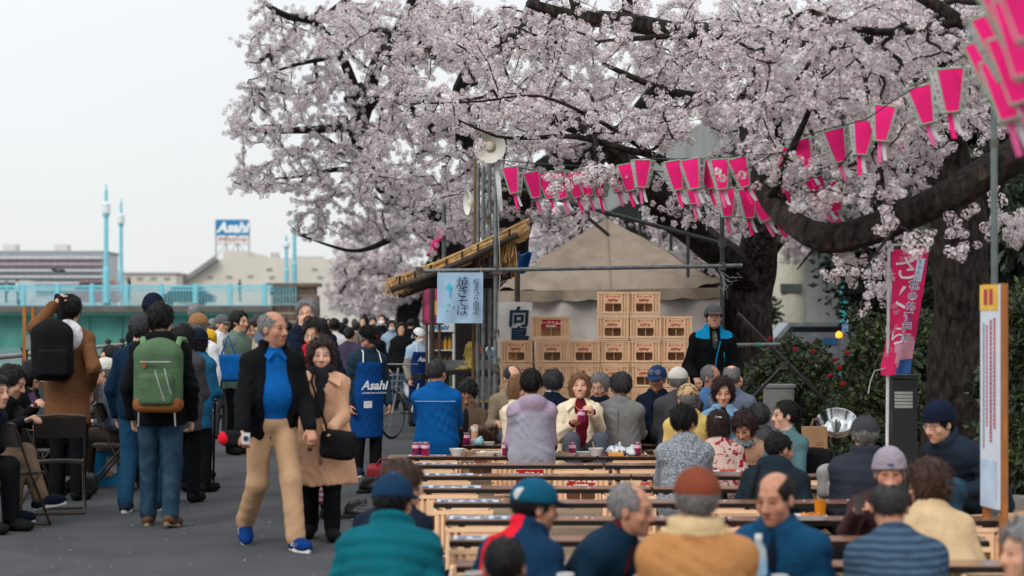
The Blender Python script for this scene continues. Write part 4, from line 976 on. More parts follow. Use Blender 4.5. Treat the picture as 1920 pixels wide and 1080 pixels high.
# the old tree outside the frame on the right, whose limb sweeps across the picture
T('nearest cherry tree, its thick dark limb sweeping low above the festival banner', (5.6, 14.6, 0),
  [[(Vector((5.7, 14.8, -.1)), .34), (Vector((5.5, 14.7, 1.2)), .27), (Vector((5.1, 14.5, 2.3)), .24), (P(2010, 215, 14.3), .22)],
   [(2010, 215, 14.3, .18), (1900, 292, 14.2, .145), (1780, 366, 14.2, .13), (1690, 404, 14.3, .122), (1610, 436, 14.4, .118), (1545, 447, 14.5, .112), (1490, 420, 14.7, .09), (1445, 378, 15, .085), (1415, 320, 15.2, .06), (1395, 250, 15.5, .04)],
   [(1655, 420, 14.3, .035), (1652, 340, 14.2, .028), (1640, 240, 14.0, .022), (1616, 120, 13.8, .015)],
   [(1445, 378, 15, .05), (1475, 300, 14.6, .03), (1520, 200, 14.2, .02), (1560, 90, 14, .015)],
   [(1960, 250, 14.2, .10), (1900, 130, 14.0, .07), (1800, 40, 13.8, .05), (1700, -20, 13.6, .04)],
   [(1800, 40, 13.8, .04), (1640, 60, 13.5, .03), (1520, 20, 13.4, .02)],
   [(1545, 448, 14.5, .02), (1515, 480, 14.3, .012), (1495, 505, 14.1, .006)], [(1690, 408, 14.3, .02), (1640, 480, 14.0, .01), (1600, 535, 13.9, .005)]],
  [(1500, 170, 130, 130, 13.2, 16.5, 3), (1660, 130, 170, 120, 13, 16, 4), (1800, 60, 110, 90, 13, 15.5, 1.8), (1470, 310, 70, 60, 13.8, 15.5, 1.0), (1590, 310, 100, 80, 13.4, 15.5, 1.8), (1720, 290, 60, 60, 13.4, 15, .5), (1560, 40, 260, 60, 13, 16.5, 3),
   (1500, 490, 40, 30, 13.8, 14.6, .22), (1620, 490, 60, 50, 13.8, 15, .3), (1790, 470, 60, 40, 13, 14.4, .18), (1690, 210, 160, 60, 13.2, 15, 1.0)], 11, 300, sc=(.6, .95))
# the middle tree behind the crate stacks
T('dark-trunked cherry tree rising behind the man at the crate stack', (GX(1408, 26), 26, 0),
  [[(1405, 830, 26, .42), (1404, 700, 26, .36), (1405, 600, 26, .32), (1412, 520, 26, .30), (1428, 430, 25.5, .24), (1440, 330, 25, .20), (1440, 220, 24, .17), (1434, 120, 23, .14), (1442, 20, 22.5, .11), (1460, -60, 22, .08)],
   [(1412, 530, 26, .26), (1370, 490, 25.6, .24), (1310, 440, 25, .22), (1250, 390, 24.4, .21), (1195, 330, 23.8, .19), (1140, 275, 23.4, .16), (1085, 240, 23, .10), (1010, 215, 22.5, .07), (930, 190, 22, .04)],
   [(1500, 78, 22, .07), (1431, 75, 21, .085), (1337, 58, 20, .10), (1275, 60, 19.6, .10), (1181, 42, 19.2, .09), (1075, 32, 19, .075), (990, 5, 18.8, .05)],
   [(1085, 32, 19, .06), (1078, 5, 19, .05), (1060, -50, 19, .04)], [(1175, 42, 19.2, .06), (1176, 5, 19.2, .055), (1172, -60, 19, .04)],
   [(1337, 58, 20, .05), (1270, 66, 19, .035), (1190, 72, 18.6, .025), (1120, 78, 18.3, .012)],
   [(1310, 440, 25, .10), (1300, 345, 21, .07), (1228, 294, 18.3, .045), (1175, 281, 17.8, .035), (1075, 256, 17.4, .025), (994, 259, 17.2, .018), (931, 256, 17, .012), (860, 225, 17, .008)],
   [(1228, 294, 18.3, .03), (1120, 225, 17.6, .02), (1010, 180, 17.3, .014), (900, 190, 17.2, .01), (760, 195, 17.2, .006)],
   [(1440, 220, 24, .09), (1360, 190, 20, .06), (1250, 170, 18.4, .04), (1130, 120, 17.8, .02)], [(1440, 250, 24, .06), (1510, 160, 22, .04), (1580, 60, 21, .02)],
   [(1435, 400, 25.3, .07), (1520, 330, 24, .05), (1600, 300, 23, .03)], [(1140, 275, 23.4, .08), (1100, 330, 23, .05), (1050, 345, 23, .03)]],
  [(1150, 130, 260, 110, 17, 22, 4.2), (950, 205, 200, 38, 16.6, 18.5, 2.2), (1120, 245, 190, 38, 16.8, 18.8, 1.8), (1330, 160, 130, 110, 17.5, 23, 2.6), (1000, 60, 200, 60, 18, 22, 2.2), (1250, 25, 240, 45, 18, 22, 2.2), (1440, 180, 110, 140, 20, 25, 1.6), (1160, 335, 80, 25, 16.6, 17.4, .7), (1080, 345, 50, 12, 16.4, 17.2, .35),
   (1330, 380, 90, 50, 21, 25, .7), (780, 190, 90, 24, 16.9, 17.8, .5)], 12, 420)
# behind the thatched stall
T('large cherry tree leaning behind the thatched stall and loudspeaker', (GX(940, 30), 30, 0),
  [[(925, 790, 30, .42), (930, 640, 30, .38), (942, 520, 30, .36), (960, 430, 29.8, .34), (985, 370, 29.5, .28), (1035, 315, 29, .22), (1110, 285, 28, .17), (1180, 235, 27, .13), (1240, 150, 26, .09)],
   [(960, 430, 29.8, .26), (930, 350, 29.5, .20), (885, 265, 29, .16), (862, 180, 28.5, .13), (900, 110, 28, .10), (985, 50, 27.5, .08), (1010, -40, 27, .06)],
   [(885, 265, 29, .10), (800, 230, 28.6, .07), (740, 160, 28, .05), (730, 60, 27.5, .03)], [(935, 90, 28, .07), (960, 70, 27.8, .09), (945, 120, 27.7, .06)], [(1035, 315, 29, .09), (1075, 380, 28.8, .05), (1090, 440, 28.6, .03)]],
  [(900, 130, 200, 120, 25, 30, 3), (820, 300, 170, 80, 26, 30, 2.2), (1000, 300, 150, 60, 26, 30, 1.5), (1060, 400, 100, 40, 27, 30, .8), (760, 60, 160, 60, 25.5, 29, 1.8), (1130, 180, 150, 100, 25, 29, 1.8), (850, 410, 90, 50, 27, 31, .9), (980, 380, 70, 40, 28, 30, .4)], 13, 520, bk=bark_far, twr=.02, sc=(.68, 1.05))
T('cherry tree arching over the promenade with long bare-looking limbs', (GX(870, 36), 36, 0),
  [[(885, 760, 36, .42), (880, 640, 36, .38), (868, 550, 36, .33), (845, 470, 35.5, .28), (800, 402, 35, .22), (752, 372, 34.5, .19), (715, 345, 34, .17), (686, 300, 33.5, .15), (672, 262, 33, .13), (683, 205, 32.6, .13), (709, 115, 32, .12), (749, 56, 31.5, .10), (780, -10, 31, .09)],
   [(735, 362, 34.3, .10), (690, 335, 34, .07), (640, 318, 33.5, .05), (570, 330, 33, .03), (520, 335, 32.6, .015)],
   [(676, 285, 33.3, .10), (655, 243, 33, .08), (585, 243, 32.6, .07), (500, 246, 32, .05), (440, 236, 31.6, .025)],
   [(683, 215, 32.6, .10), (640, 105, 32, .08), (592, 44, 31.5, .07), (540, 30, 31, .055), (500, 8, 30.6, .04), (480, -20, 30.4, .02)],
   [(592, 44, 31.5, .06), (650, 0, 31, .05), (700, -40, 31, .04)], [(683, 215, 32.6, .07), (760, 130, 32.5, .06), (830, 90, 32, .04)],
   [(800, 402, 35, .10), (730, 450, 34.6, .06), (660, 470, 34, .03), (560, 440, 33, .015)], [(640, 105, 32, .05), (560, 120, 31.5, .03), (470, 150, 31, .012)]],
  [(640, 90, 170, 90, 29.5, 33.5, 3), (600, 225, 170, 70, 30, 34, 2.8), (530, 150, 90, 130, 30, 33, 1.8), (720, 230, 130, 100, 30, 34, 2.2), (600, 330, 150, 50, 31, 34, 1.9), (690, 400, 120, 55, 32, 36, 1.7), (500, 70, 40, 70, 30, 32, .6), (450, 240, 35, 40, 31, 32.6, .35), (800, 60, 130, 70, 30, 33, 1.4), (480, 335, 60, 22, 32, 34, .3), (590, 420, 50, 25, 32.5, 34.5, .28), (830, 380, 90, 90, 33, 36, 1.2)], 14, 560, bk=bark_far, twr=.02, sc=(.68, 1.05))
# further down the promenade
T('hazy cherry tree further down the promenade, left of the thatched roof', (GX(770, 55), 55, 0),
  [[(772, 705, 55, .40), (765, 600, 55, .34), (740, 540, 54.5, .28), (700, 500, 54, .2), (670, 470, 53, .1)], [(765, 600, 55, .25), (800, 520, 54.5, .2), (830, 450, 54, .14), (850, 380, 53, .08)], [(740, 540, 54.5, .16), (745, 480, 54, .12), (720, 420, 53.5, .07)], [(700, 500, 54, .1), (660, 520, 53, .07), (640, 545, 52, .03)]],
  [(760, 470, 120, 90, 50, 56, 3.4), (700, 530, 90, 55, 50, 56, 2.4), (830, 400, 120, 80, 51, 56, 1.6), (690, 460, 60, 50, 50, 55, .9)], 15, 420, bk=bark_far, gap=.09, twr=.02, sc=(1.3, 2.0), spread=.06)
T('farthest cherry tree low over the crowd at the end of the promenade', (GX(690, 85), 85, 0),
  [[(690, 670, 85, .42), (690, 600, 85, .34), (710, 560, 84, .24), (760, 530, 83, .12)], [(690, 600, 85, .24), (660, 560, 84, .18), (640, 535, 83, .1)], [(700, 585, 84.5, .18), (780, 570, 83, .12), (820, 560, 82, .06)]],
  [(720, 560, 110, 36, 78, 88, 3), (660, 560, 45, 30, 79, 86, 1), (790, 575, 60, 30, 78, 84, 1)], 16, 260, bk=bark_far, gap=.13, twr=.03, sc=(1.8, 2.6), spread=.1)
T('cherry tree in shade behind the tent and the right scaffold post', (GX(1418, 44), 44, 0),
  [[(1418, 730, 44, .4), (1415, 600, 44, .32), (1420, 500, 43.5, .25), (1410, 420, 43, .18), (1380, 370, 42, .1)], [(1420, 500, 43.5, .2), (1500, 410, 43, .16), (1600, 340, 42, .1)], [(1410, 430, 43, .12), (1300, 420, 42, .08), (1230, 400, 41, .04)]],
  [(1320, 410, 140, 70, 38, 44, 3.2), (1450, 400, 90, 60, 38, 44, 1.4), (1280, 470, 80, 50, 39, 43, 1.6), (1030, 440, 90, 70, 40, 46, 2.4), (1560, 350, 120, 70, 39, 44, 1.2), (1490, 470, 40, 25, 39, 43, .3), (1650, 250, 200, 120, 36, 44, 2.2), (1500, 100, 300, 120, 34, 44, 3)], 17, 520, bk=bark_far, gap=.09, twr=.02, sc=(1.1, 1.7), spread=.05)
T('thick-trunked cherry tree behind the pink banner', (GX(1800, 19.5), 19.5, 0),
  [[(1800, 905, 19.5, .42), (1798, 760, 19.5, .36), (1800, 620, 19.5, .33), (1800, 520, 19.4, .31), (1795, 420, 19.3, .29), (1785, 330, 19.2, .24), (1770, 240, 19, .2), (1750, 130, 18.6, .16), (1760, 0, 18.2, .12)],
   [(1800, 500, 19.4, .16), (1850, 400, 19.6, .15), (1870, 300, 19.4, .14), (1930, 200, 19, .12), (2000, 120, 18.8, .1)], [(1770, 240, 19, .12), (1690, 130, 18.6, .08), (1600, 40, 18, .05)]],
  [(1740, 90, 150, 90, 17, 21, 2), (1860, 160, 70, 90, 17, 20, .8), (1690, 260, 60, 60, 17.5, 20, .35), (1640, 520, 40, 40, 16, 17.4, .12), (1890, 430, 30, 30, 15, 17, .12)], 18, 170)

# ---------------------------------------------------------------- evergreen shrubs and dark trees
lf1 = M('camellia_leaf', (54, 66, 46), rough=.5, spec=.35, var=.2, bump=0); lf2 = M('camellia_leaf_young', (84, 92, 54), rough=.5, spec=.35, var=.2, bump=0); lf3 = M('evergreen_leaf', (34, 44, 34), rough=.6, var=.25, bump=0)
SHRUB = leaf_lib('shrub_sprays', [lf1, lf1, lf2], 26, .075, .26, .11, 3); DARKL = leaf_lib('evergreen_sprays', [lf3, lf3, lf1], 30, .16, .24, .35, 5)
def blob_pts(cs, n, seed, shell=.72):
    r = random.Random(seed); out = []; tot = sum(c[3]*c[5] for c in cs)
    for (x, y, z, rx, ry, rz) in cs:
        for _ in range(int(n*(rx*rz)/tot)):
            v = Vector((r.gauss(0, 1), r.gauss(0, 1), r.gauss(0, 1))).normalized()*(shell+(1-shell)*r.random()); b = 1+.13*math.sin(v.x*7+seed)+.12*math.sin(v.z*9+v.y*5)
            p = Vector((x+v.x*rx*b, y+v.y*ry*b, z+v.z*rz*b))
            if p.z > .1: out.append(p)
    return out
def shrub(label, cs, n, seed, lib=SHRUB, sc=(.8, 1.3), name='shrub', flowers=(), cat='shrub', group=None, core=(22, 26, 20)):
    t = thing(name, label, cat, (cs[0][0], cs[0][1], 0), 0, group); m = MB()
    for c in cs: m.tube([(c[0], c[1], 0), (c[0]+.1, c[1], c[2])], [.07, .03], 6); m.tube([(c[0], c[1], 0), (c[0]-.2, c[1]-.1, c[2])], [.05, .02], 6)
    m.build('stem', bark_far, t); scatter('foliage', blob_pts(cs, n, seed, .55), lib, sc[0], sc[1], t)
    fl = M('camellia_red', (176, 30, 48), rough=.6, bump=0)
    for p in flowers: 
        f = MB(); 
        for k in range(9):
            a = k*2.4; q = .022*(.3+.7*k/9); f.lathe([(.0, -.008), (.016, 0), (.019, .010), (.008, .013)], 6, Matrix.Translation(p+Vector((q*math.cos(a), -.02, q*math.sin(a)))))
        f.build('flower', fl, t)
    return t
def ell(px, py, d, rx, ry, rd): s = F/d; p = P(px, py, d); return (p.x, p.y, p.z, rx/s*.88, rd, ry/s*.88)
shrub('rounded dark camellia bush with red flowers beside the grey cabinet', [ell(1495, 715, 24, 75, 78, .7), ell(1440, 750, 24.5, 50, 75, .5), ell(1540, 770, 23.5, 50, 65, .5)], 900, 4, flowers=[P(1443, 636, 23.4), P(1490, 655, 23.3), P(1565, 675, 23.2), P(1556, 705, 23), P(1525, 660, 23.2)])
shrub('tall dense camellia hedge right behind the pink banner pole', [ell(1655, 705, 21.5, 70, 125, .7), ell(1606, 790, 21, 40, 85, .5), ell(1720, 690, 22, 60, 110, .6), ell(1690, 790, 21, 70, 90, .5)], 1500, 6, flowers=[P(1588, 662, 20.9), P(1573, 690, 20.8), P(1580, 720, 20.7)])
shrub('dark clipped hedge beyond the tall notice board', [ell(1930, 720, 16.5, 80, 150, .7), ell(1900, 860, 16, 70, 110, .6), ell(1960, 600, 17, 70, 80, .6)], 1300, 8)
shrub('low weedy shrub by the paper bag and reflector lamp', [ell(1590, 850, 19, 34, 26, .3), ell(1545, 860, 19.2, 30, 22, .3)], 170, 9, sc=(.5, .8))
for i, (px, py, d, rx, ry) in enumerate(((1680, 470, 44, 150, 130), (1860, 450, 34, 130, 170), (1650, 520, 66, 70, 90), (1800, 300, 50, 200, 120), (1330, 560, 58, 120, 70))):
    lab = ['dark evergreen tree behind the banner top', 'dark evergreen tree behind the thickest trunk, at the frame edge', 'dim evergreen tree above the grey building', 'tall evergreen tree high behind the lantern string', 'dim evergreen tree behind the tent'][i]
    c = ell(px, py, d, rx, ry, 2.2); t = shrub(lab, [c, (c[0]+.6, c[1]+.5, c[2]*.72, c[3]*.9, 1.8, c[5]*.8)], 700, 20+i, DARKL, (.9, 1.7), 'evergreen_tree', cat='tree', group='dark evergreen trees beyond the hedge')
    m = MB(); m.tube([(c[0], c[1], 0), (c[0]+.1, c[1], c[2]*.6), (c[0], c[1], c[2])], [.3, .22, .1], 10); m.build('trunk', bark_far, t)
# ================================================================= tent, scaffold, stall
canvas = M('tent_canvas', (144, 131, 117), rough=.9, spec=.15, kind='cloth_dirty', rgb2=(126, 113, 99), var=.06, vs=3, bump=.35, bs=14, bd=.02)
wallc = M('tent_wall', (182, 175, 170), rough=.85, spec=.2, kind='cloth_dirty', rgb2=(156, 146, 140), var=.05, vs=3, bump=.3, bs=10, bd=.02)
pipe = M('scaffold_pipe', (112, 118, 120), rough=.45, metal=.55, var=.2, vs=14, bump=.1); pipe_d = M('dark_pipe', (66, 68, 68), rough=.5, metal=.5, var=.2, vs=14, bump=.1); clampm = M('clamp', (96, 92, 84), rough=.5, metal=.6)
DT = 25.2; sT = F/DT; tx = lambda px: (px-CX)/sT; tz = lambda y: H-(y-CY)/sT
t = thing('festival_tent', 'beige canvas tent with a peaked roof and scalloped valance behind the crates', 'tent', (tx(1145), DT+1.6, 0))
xl, xr = tx(934), tx(1356); ze = tz(546); ap = Vector((GX(1137, DT+1.9), DT+1.9, H-(410-CY)/(F/(DT+1.9)))); dep = 3.8
def slope(c0, c1):
    def f(u, v):
        e = c0.lerp(c1, u); p = e.lerp(ap, v); sag = -math.sin(v*math.pi)*.035+math.sin(u*math.pi)*.05*(1-v); fold_ = .028*math.sin(u*26+v*5+2*math.sin(u*9))*(1-v)*(.3+abs(u-.5))+.024*math.sin(v*13+u*9+2*math.sin(u*5))*(1-v)+.016*math.sin(u*57+v*31)*(1-v)+.05*(abs(math.sin(v*9+1.5*math.sin(u*7+1)))**6)*(1-v)*(.35+.65*math.sin(u*5+v*3)**2)
        return p+Vector((0, 0, -sag+fold_))
    return f
fl, fr, bl_, br = Vector((xl, DT, ze)), Vector((xr, DT, ze+.05)), Vector((xl, DT+dep, ze)), Vector((xr, DT+dep, ze+.05))
for a, b in ((fl, fr), (fr, br), (br, bl_), (bl_, fl)): MB().sheet(slope(a, b), 40, 22, .008).build('roof_panel', canvas, t, True)
def val(a, b):
    def f(u, v):
        p = a.lerp(b, u); n = Vector((b.y-a.y, a.x-b.x, 0)).normalized(); L = (b-a).length; drop = .13+.028*abs(math.sin(u*L*7.5)); return p+n*(.03+.03*v*math.sin(u*17+1)+.02*math.sin(u*41)*v)+Vector((0, 0, -drop*v))
    return f
for a, b in ((fl, fr), (fr, br), (bl_, fl)): MB().sheet(val(a, b), 70, 5, .004).build('valance', canvas, t, True)
def wall(a, b, z0, z1):
    def f(u, v):
        p = a.lerp(b, u); n = Vector((b.y-a.y, a.x-b.x, 0)).normalized(); w = .05*math.sin(u*19+v*2)+.03*math.sin(u*43+1)*(.5+.5*v)+.03*math.sin(v*5+u*3); return Vector((p.x, p.y, z0+(z1-z0)*v))-n*(.07-w*.9)
    return f
MB().sheet(wall(fl, fr, .95, ze-.04), 60, 10, .004).build('wall_panel', wallc, t, True); MB().sheet(wall(fl, fr, .02, .93), 60, 8, .004).build('wall_panel', wallc, t, True)
for a, b in ((fr, br), (bl_, fl)): MB().sheet(wall(a, b, .02, ze-.04), 40, 10, .004).build('wall_panel', wallc, t, True)
MB().beam((xl+.05, DT+.16, .94), (xr-.05, DT+.16, .94), .02, .05).build('wall_rail', M('wall_rail', (84, 72, 64), rough=.8), t)
MB().tube([tuple(slope(fl, fr)(.5, v)+Vector((0, -.012, .012))) for v in np.linspace(0, 1, 14)], .008, 5).build('seam', canvas, t)
for p in (fl, fr, bl_, br): MB().tube([(p.x+(.06 if p.x < 1 else -.06), p.y+.1 if p.y < DT+1 else p.y-.1, 0), (p.x+(.06 if p.x < 1 else -.06), p.y+.1 if p.y < DT+1 else p.y-.1, ze)], .025, 8).build('post', pipe, t)
# scaffold frame
DS = 20.6; sS = F/DS; px_ = lambda px, d=DS: GX(px, d); pz_ = lambda y, d=DS: H-(y-CY)/(F/d)
t = thing('scaffold_frame', 'grey steel pipe scaffold with clamps in front of the tent and stall', 'scaffold', (px_(930), DS, 0))
def pipe_(a, b, r=.024, m=pipe, nm='pipe'): MB().tube([a, b], r, 10).build(nm, m, t, True)
PP = lambda px, py, d=DS: tuple(P(px, py, d))
pipe_(PP(775, 508.5, DS-.06), PP(1392, 498, DS-.06))
pipe_((px_(928), DS, 0), PP(930, 296, DS)); pipe_((px_(1354), DS, 0), PP(1354, 392, DS), .025, pipe_d)
pipe_(PP(926, 342, DS+.6), PP(1356, 457, DS+.6), .025, pipe_d); pipe_(PP(1090, 398, DS+.65), PP(1140, 440, DS+2.2), .022, pipe_d)
for px in (906, 918): pipe_((px_(px, DS+.9), DS+.9, 0), PP(px, 300, DS+.9), .022)
pipe_((px_(896, DS+1.0), DS+1.0, 0), PP(897, 296, DS+1.0), .022); pipe_((px_(886, DS+1.1), DS+1.1, 0), PP(892, 300, DS+1.1), .022, M('bamboo_brown', (104, 82, 52), rough=.7, var=.2), 'bamboo_pole')
for px, y0, y1, d in ((1200, 440, 395, 24), (1258, 470, 440, 24), (1290, 520, 380, 24)): pipe_(PP(px, y0, d), PP(px, y1, d), .022, pipe_d)
pipe_(PP(1384, 588, DS+1), PP(1566, 770, DS+1), .024, pipe_d); pipe_(PP(1470, 684, DS+1.05), PP(1392, 765, DS+1.05), .022, pipe_d); pipe_(PP(1330, 648, DS+.3), PP(1463, 646, DS+.3), .024)
MB().tube([PP(1416, 647, DS+.3), PP(1426, 647, DS+.3)], .029, 10).build('green_tape', M('green_tape', (44, 130, 104), rough=.5), t)
for px, py, d in ((929, 507, DS-.03), (1354, 499, DS-.03), (786, 508, DS-.06), (930, 345, DS+.3), (1354, 455, DS+.3), (930, 625, DS), (930, 690, DS), (912, 410, DS+.9), (1470, 686, DS+1), (1100, 402, DS+.6)):
    MB().box(P(px, py, d), (.075, .09, .085)).box(P(px+3, py-5, d-.05), (.03, .04, .03)).build('clamp', clampm, t)
wires = MB()
for k in range(5):
    a = P(1345+k*3, 505+k*3, DS-.05); b = P(1392-k*9, 520+k*6, DS-.05); wires.tube([a, a.lerp(b, .5)+Vector((0, 0, -.05-.02*k)), b, b+Vector((-.06, 0, .05))], .004, 4)
wires.tube([PP(938, 296, DS-.02), PP(934, 400, DS-.05), PP(938, 505, DS-.05), PP(932, 640, DS-.05)], .006, 5)
wires.build('wire', M('wire_grey', (150, 150, 148), rough=.5, bump=0), t)
MB().sheet(lambda u, v: tuple(P(936-u*9+v*7, 300+v*95, DS-.05)+Vector((0, .02*math.sin(v*7), 0))), 3, 10, .003).build('plastic_strip', M('plastic_strip', (200, 202, 204), rough=.3, bump=0), t)
# loudspeakers
horn = M('horn_cream', (214, 210, 200), rough=.4, var=.04, bump=0)
def speaker(px, py, d, R, label, ax):
    c = P(px, py, d); t = thing('loudspeaker', label, 'loudspeaker', c); x, y, z = frame((0, 0, 0), ax); Mx = Matrix((x, y, z)).transposed().to_4x4(); Mx.translation = c
    MB().lathe([(R*.16, -R*1.0), (R*.22, -R*.55), (R*.42, -R*.25), (R*.95, .0), (R, .012), (R*.99, .02), (R*.93, .004), (R*.40, -R*.22), (R*.2, -R*.5)], 36, Mx).build('horn', horn, t, True)
    MB().lathe([(R*.02, R*.02), (R*.13, R*.02), (R*.3, -R*.12), (R*.33, -R*.3), (R*.05, -R*.4)], 24, Mx).build('centre_cone', M('horn_tan', (206, 192, 162), rough=.4, bump=0), t, True)
    MB().lathe([(.0, R*.035), (R*.13, R*.03)], 18, Mx).build('cap', M('cap_white', (232, 232, 230), bump=0), t); MB().lathe([(.0, R*.045), (R*.05, R*.04)], 10, Mx).build('badge', M('badge_blue', (60, 140, 180), bump=0), t)
    MB().lathe([(R*.36, -R*1.35), (R*.4, -R*1.3), (R*.4, -R*.95), (R*.2, -R*.9)], 20, Mx, True).build('driver', horn, t, True)
    q = Mx @ Vector((0, 0, -R*.9)); MB().tube([q, q+Vector((0, .02, -R*1.1))], .014, 8).build('bracket', pipe, t)
speaker(918, 275, DS-.15, .182, 'large cream horn loudspeaker on top of the scaffold poles', (-.05, -.94, -.22))
speaker(878, 380, 25, .17, 'white horn loudspeaker half hidden behind the scaffold poles', (-.9, -.3, -.05))
# pole with pink lantern cloths behind the stall roof
t = thing('lantern_pole', 'thin pole with bright pink cloths behind the thatched roof', 'pole', (GX(834, 29), 29, 0)); pipe_((GX(834, 29), 29, 0), PP(832, 310, 29), .035)
MB().sheet(lambda u, v: tuple(P(818+u*14-v*v*22+3*math.sin(v*9), 428+v*52, 28.95)+Vector((0, .04*math.sin(u*3+v*5), 0))), 6, 12, .006).build('pink_cloth', M('lantern_pink', (240, 24, 120), rough=.7, bump=0), t)
# thatched stall roof
t = thing('yakisoba_stall', 'food stall with a sloping thatched reed roof on poles', 'stall', (px_(850), DS+1.6, 0))
R_ = random.Random(21); straw = [M('straw_%d' % i, c, rough=.85, var=.2, vs=20, bump=0) for i, c in enumerate(((214, 176, 122), (184, 144, 92), (132, 100, 62), (228, 198, 150)))]
th = MB()
slo = lambda q: (722+q*268, 524-q*90-q*q*28)        # along the slope in photo pixels at the front edge
for k in range(900):
    dd = DS+.25+R_.random()**1.3*1.9; lay = R_.random(); q0 = R_.uniform(-.01, .7); q1 = min(q0+R_.uniform(.3, .6), 1+R_.uniform(-.02, .015)); th.cur = R_.choice((0, 0, 1, 1, 2, 3))
    pts = []
    for i in range(4):
        q = q0+(q1-q0)*i/3; X_, Y_ = slo(q); p = P(X_, Y_+2+lay*(15+14*q)+R_.uniform(-1, 1), DS+.25); p.y = dd; pts.append(p+Vector((0, 0, R_.gauss(0, .006))))
    th.tube(pts, R_.uniform(.004, .008), 3, False)
for k in range(320):                                  # frayed, hanging ends of the thatch
    dd = DS+.2+R_.random()**1.5*1.8; px = R_.uniform(722, 760); th.cur = R_.choice((0, 1, 1, 2)); p = P(px, 520-(px-722)*.3+R_.uniform(4, 20), DS+.25); p.y = dd; th.tube([p, p+Vector((R_.uniform(-.03, .05), R_.uniform(-.03, .03), -R_.uniform(.04, .12)))], .004, 3, False)
for k in range(240):
    dd = DS+.25+R_.random()**1.5*2; p = P(R_.uniform(930, 968), R_.uniform(445, 470), DS+.25); p.y = dd; th.cur = R_.choice((0, 1, 2, 2)); th.tube([p, p+Vector((R_.uniform(-.05, .03), 0, -R_.uniform(.1, .3)))], .005, 3, False)
tag(th.build('thatch', straw, t), kind='stuff')
for dd, off in ((DS+.2, 24), (DS+1.6, 30), (DS+2.2, 30)):
    pts = []
    for q in (.04, .3, .6, .93):
        X_, Y_ = slo(q); p = P(X_, Y_+off, DS+.25); p.y = dd; pts.append(p)
    MB().tube(pts, .035, 8).build('rafter', M('rafter_dark', (58, 50, 44), rough=.8, var=.2), t)
for k in range(8):
    X_, Y_ = slo(.10+k*.11); p = P(X_, Y_+13, DS+.2); MB().box(p, (.022, .03, .10)).build('batten', M('batten_dark', (36, 32, 30), rough=.8), t)
for X0, dd in ((742, DS+.6), (780, DS+3.2), (940, DS+3.2)): p = GX(X0+30, dd); MB().tube([(p, dd, 0), (p, dd, pz_(505 if X0 < 900 else 450))], .035, 8).build('post', M('rafter_dark', (58, 50, 44)), t) if X0 > 745 else None
MB().beam(P(742, 522, DS+.35), P(930, 518, DS+.35), .09, .05).build('eave_beam', M('batten_dark', (36, 32, 30)), t); MB().beam(P(742, 532, DS+.9), P(930, 530, DS+.9), .08, .12).build('eave_beam', M('batten_dark', (36, 32, 30)), t)
bt = thing('blue_tarp', 'bright blue tarpaulin bunched between the thatch and the tent roof', 'tarp', (px_(965), DS+2, 1.9)); 
MB().sheet(lambda u, v: tuple(P(936+u*62-v*10, 476+v*34-u*2+3*math.sin(u*12+v*4), DS+2.2)+Vector((0, .1*math.sin(u*9)+.3*v, 0))), 14, 8, .01).build('sheet', M('tarp_blue', (20, 104, 190), rough=.4, spec=.4, bump=.3, bs=12), bt, True)
# hanging cloth
clothw = M('hanging_cloth', (166, 196, 222), rough=.85, bump=.25, bs=12, bd=.01, var=.04, thin=.12); ink = M('ink_navy', (22, 40, 66), rough=.7, bump=0)
t = thing('hanging_banner', 'pale blue hanging cloth with brushed fried noodle lettering', 'banner', (px_(862), DS-.12, pz_(509)))
MB().sheet(lambda u, v: tuple(P(820+u*86-(v*1.0), 511+v*95, DS-.12)+Vector((0, .014*math.sin(u*11+v*3)*v, 0))), 20, 14, .004).build('cloth', clothw, t, True)
def vtext(par, txt, px, y0, y1, d, size, mat, shear=0, bold=.0):
    n = len(txt)
    for i, ch in enumerate(txt): place(text_mesh(ch, size, mat, shear=shear, bold=bold), 'lettering', P(px, y0+(y1-y0)*(i+.5)/n, d), (1, 0, 0), (0, 0, 1), par)
vtext(t, '焼きそば', 866, 522, 592, DS-.16, .135, ink, .12, .0); vtext(t, '桜まつり限定', 892, 524, 590, DS-.16, .078, ink, .12, .0)
MB().add([P(x, y, DS-.15) for x, y in ((842, 531), (846, 537), (844, 556), (841, 556), (842, 543), (836, 541))], [(0, 1, 2, 3, 4, 5)]).build('emblem', M('cyan_print', (60, 186, 214), bump=0), t)
for x, y in ((838, 566), (846, 570), (835, 577)): MB().add([P(x, y, DS-.15), P(x+4, y+1, DS-.15), P(x+3, y+6, DS-.15), P(x-1, y+5, DS-.15)], [(0, 1, 2, 3)]).build('emblem', M('cyan_pale', (130, 208, 214), bump=0), t)
for px in (823, 902): MB().tube([P(px, 503, DS-.1), P(px, 512, DS-.12)], .006, 5).build('tie', M('tie_tan', (170, 130, 90), bump=0), t)
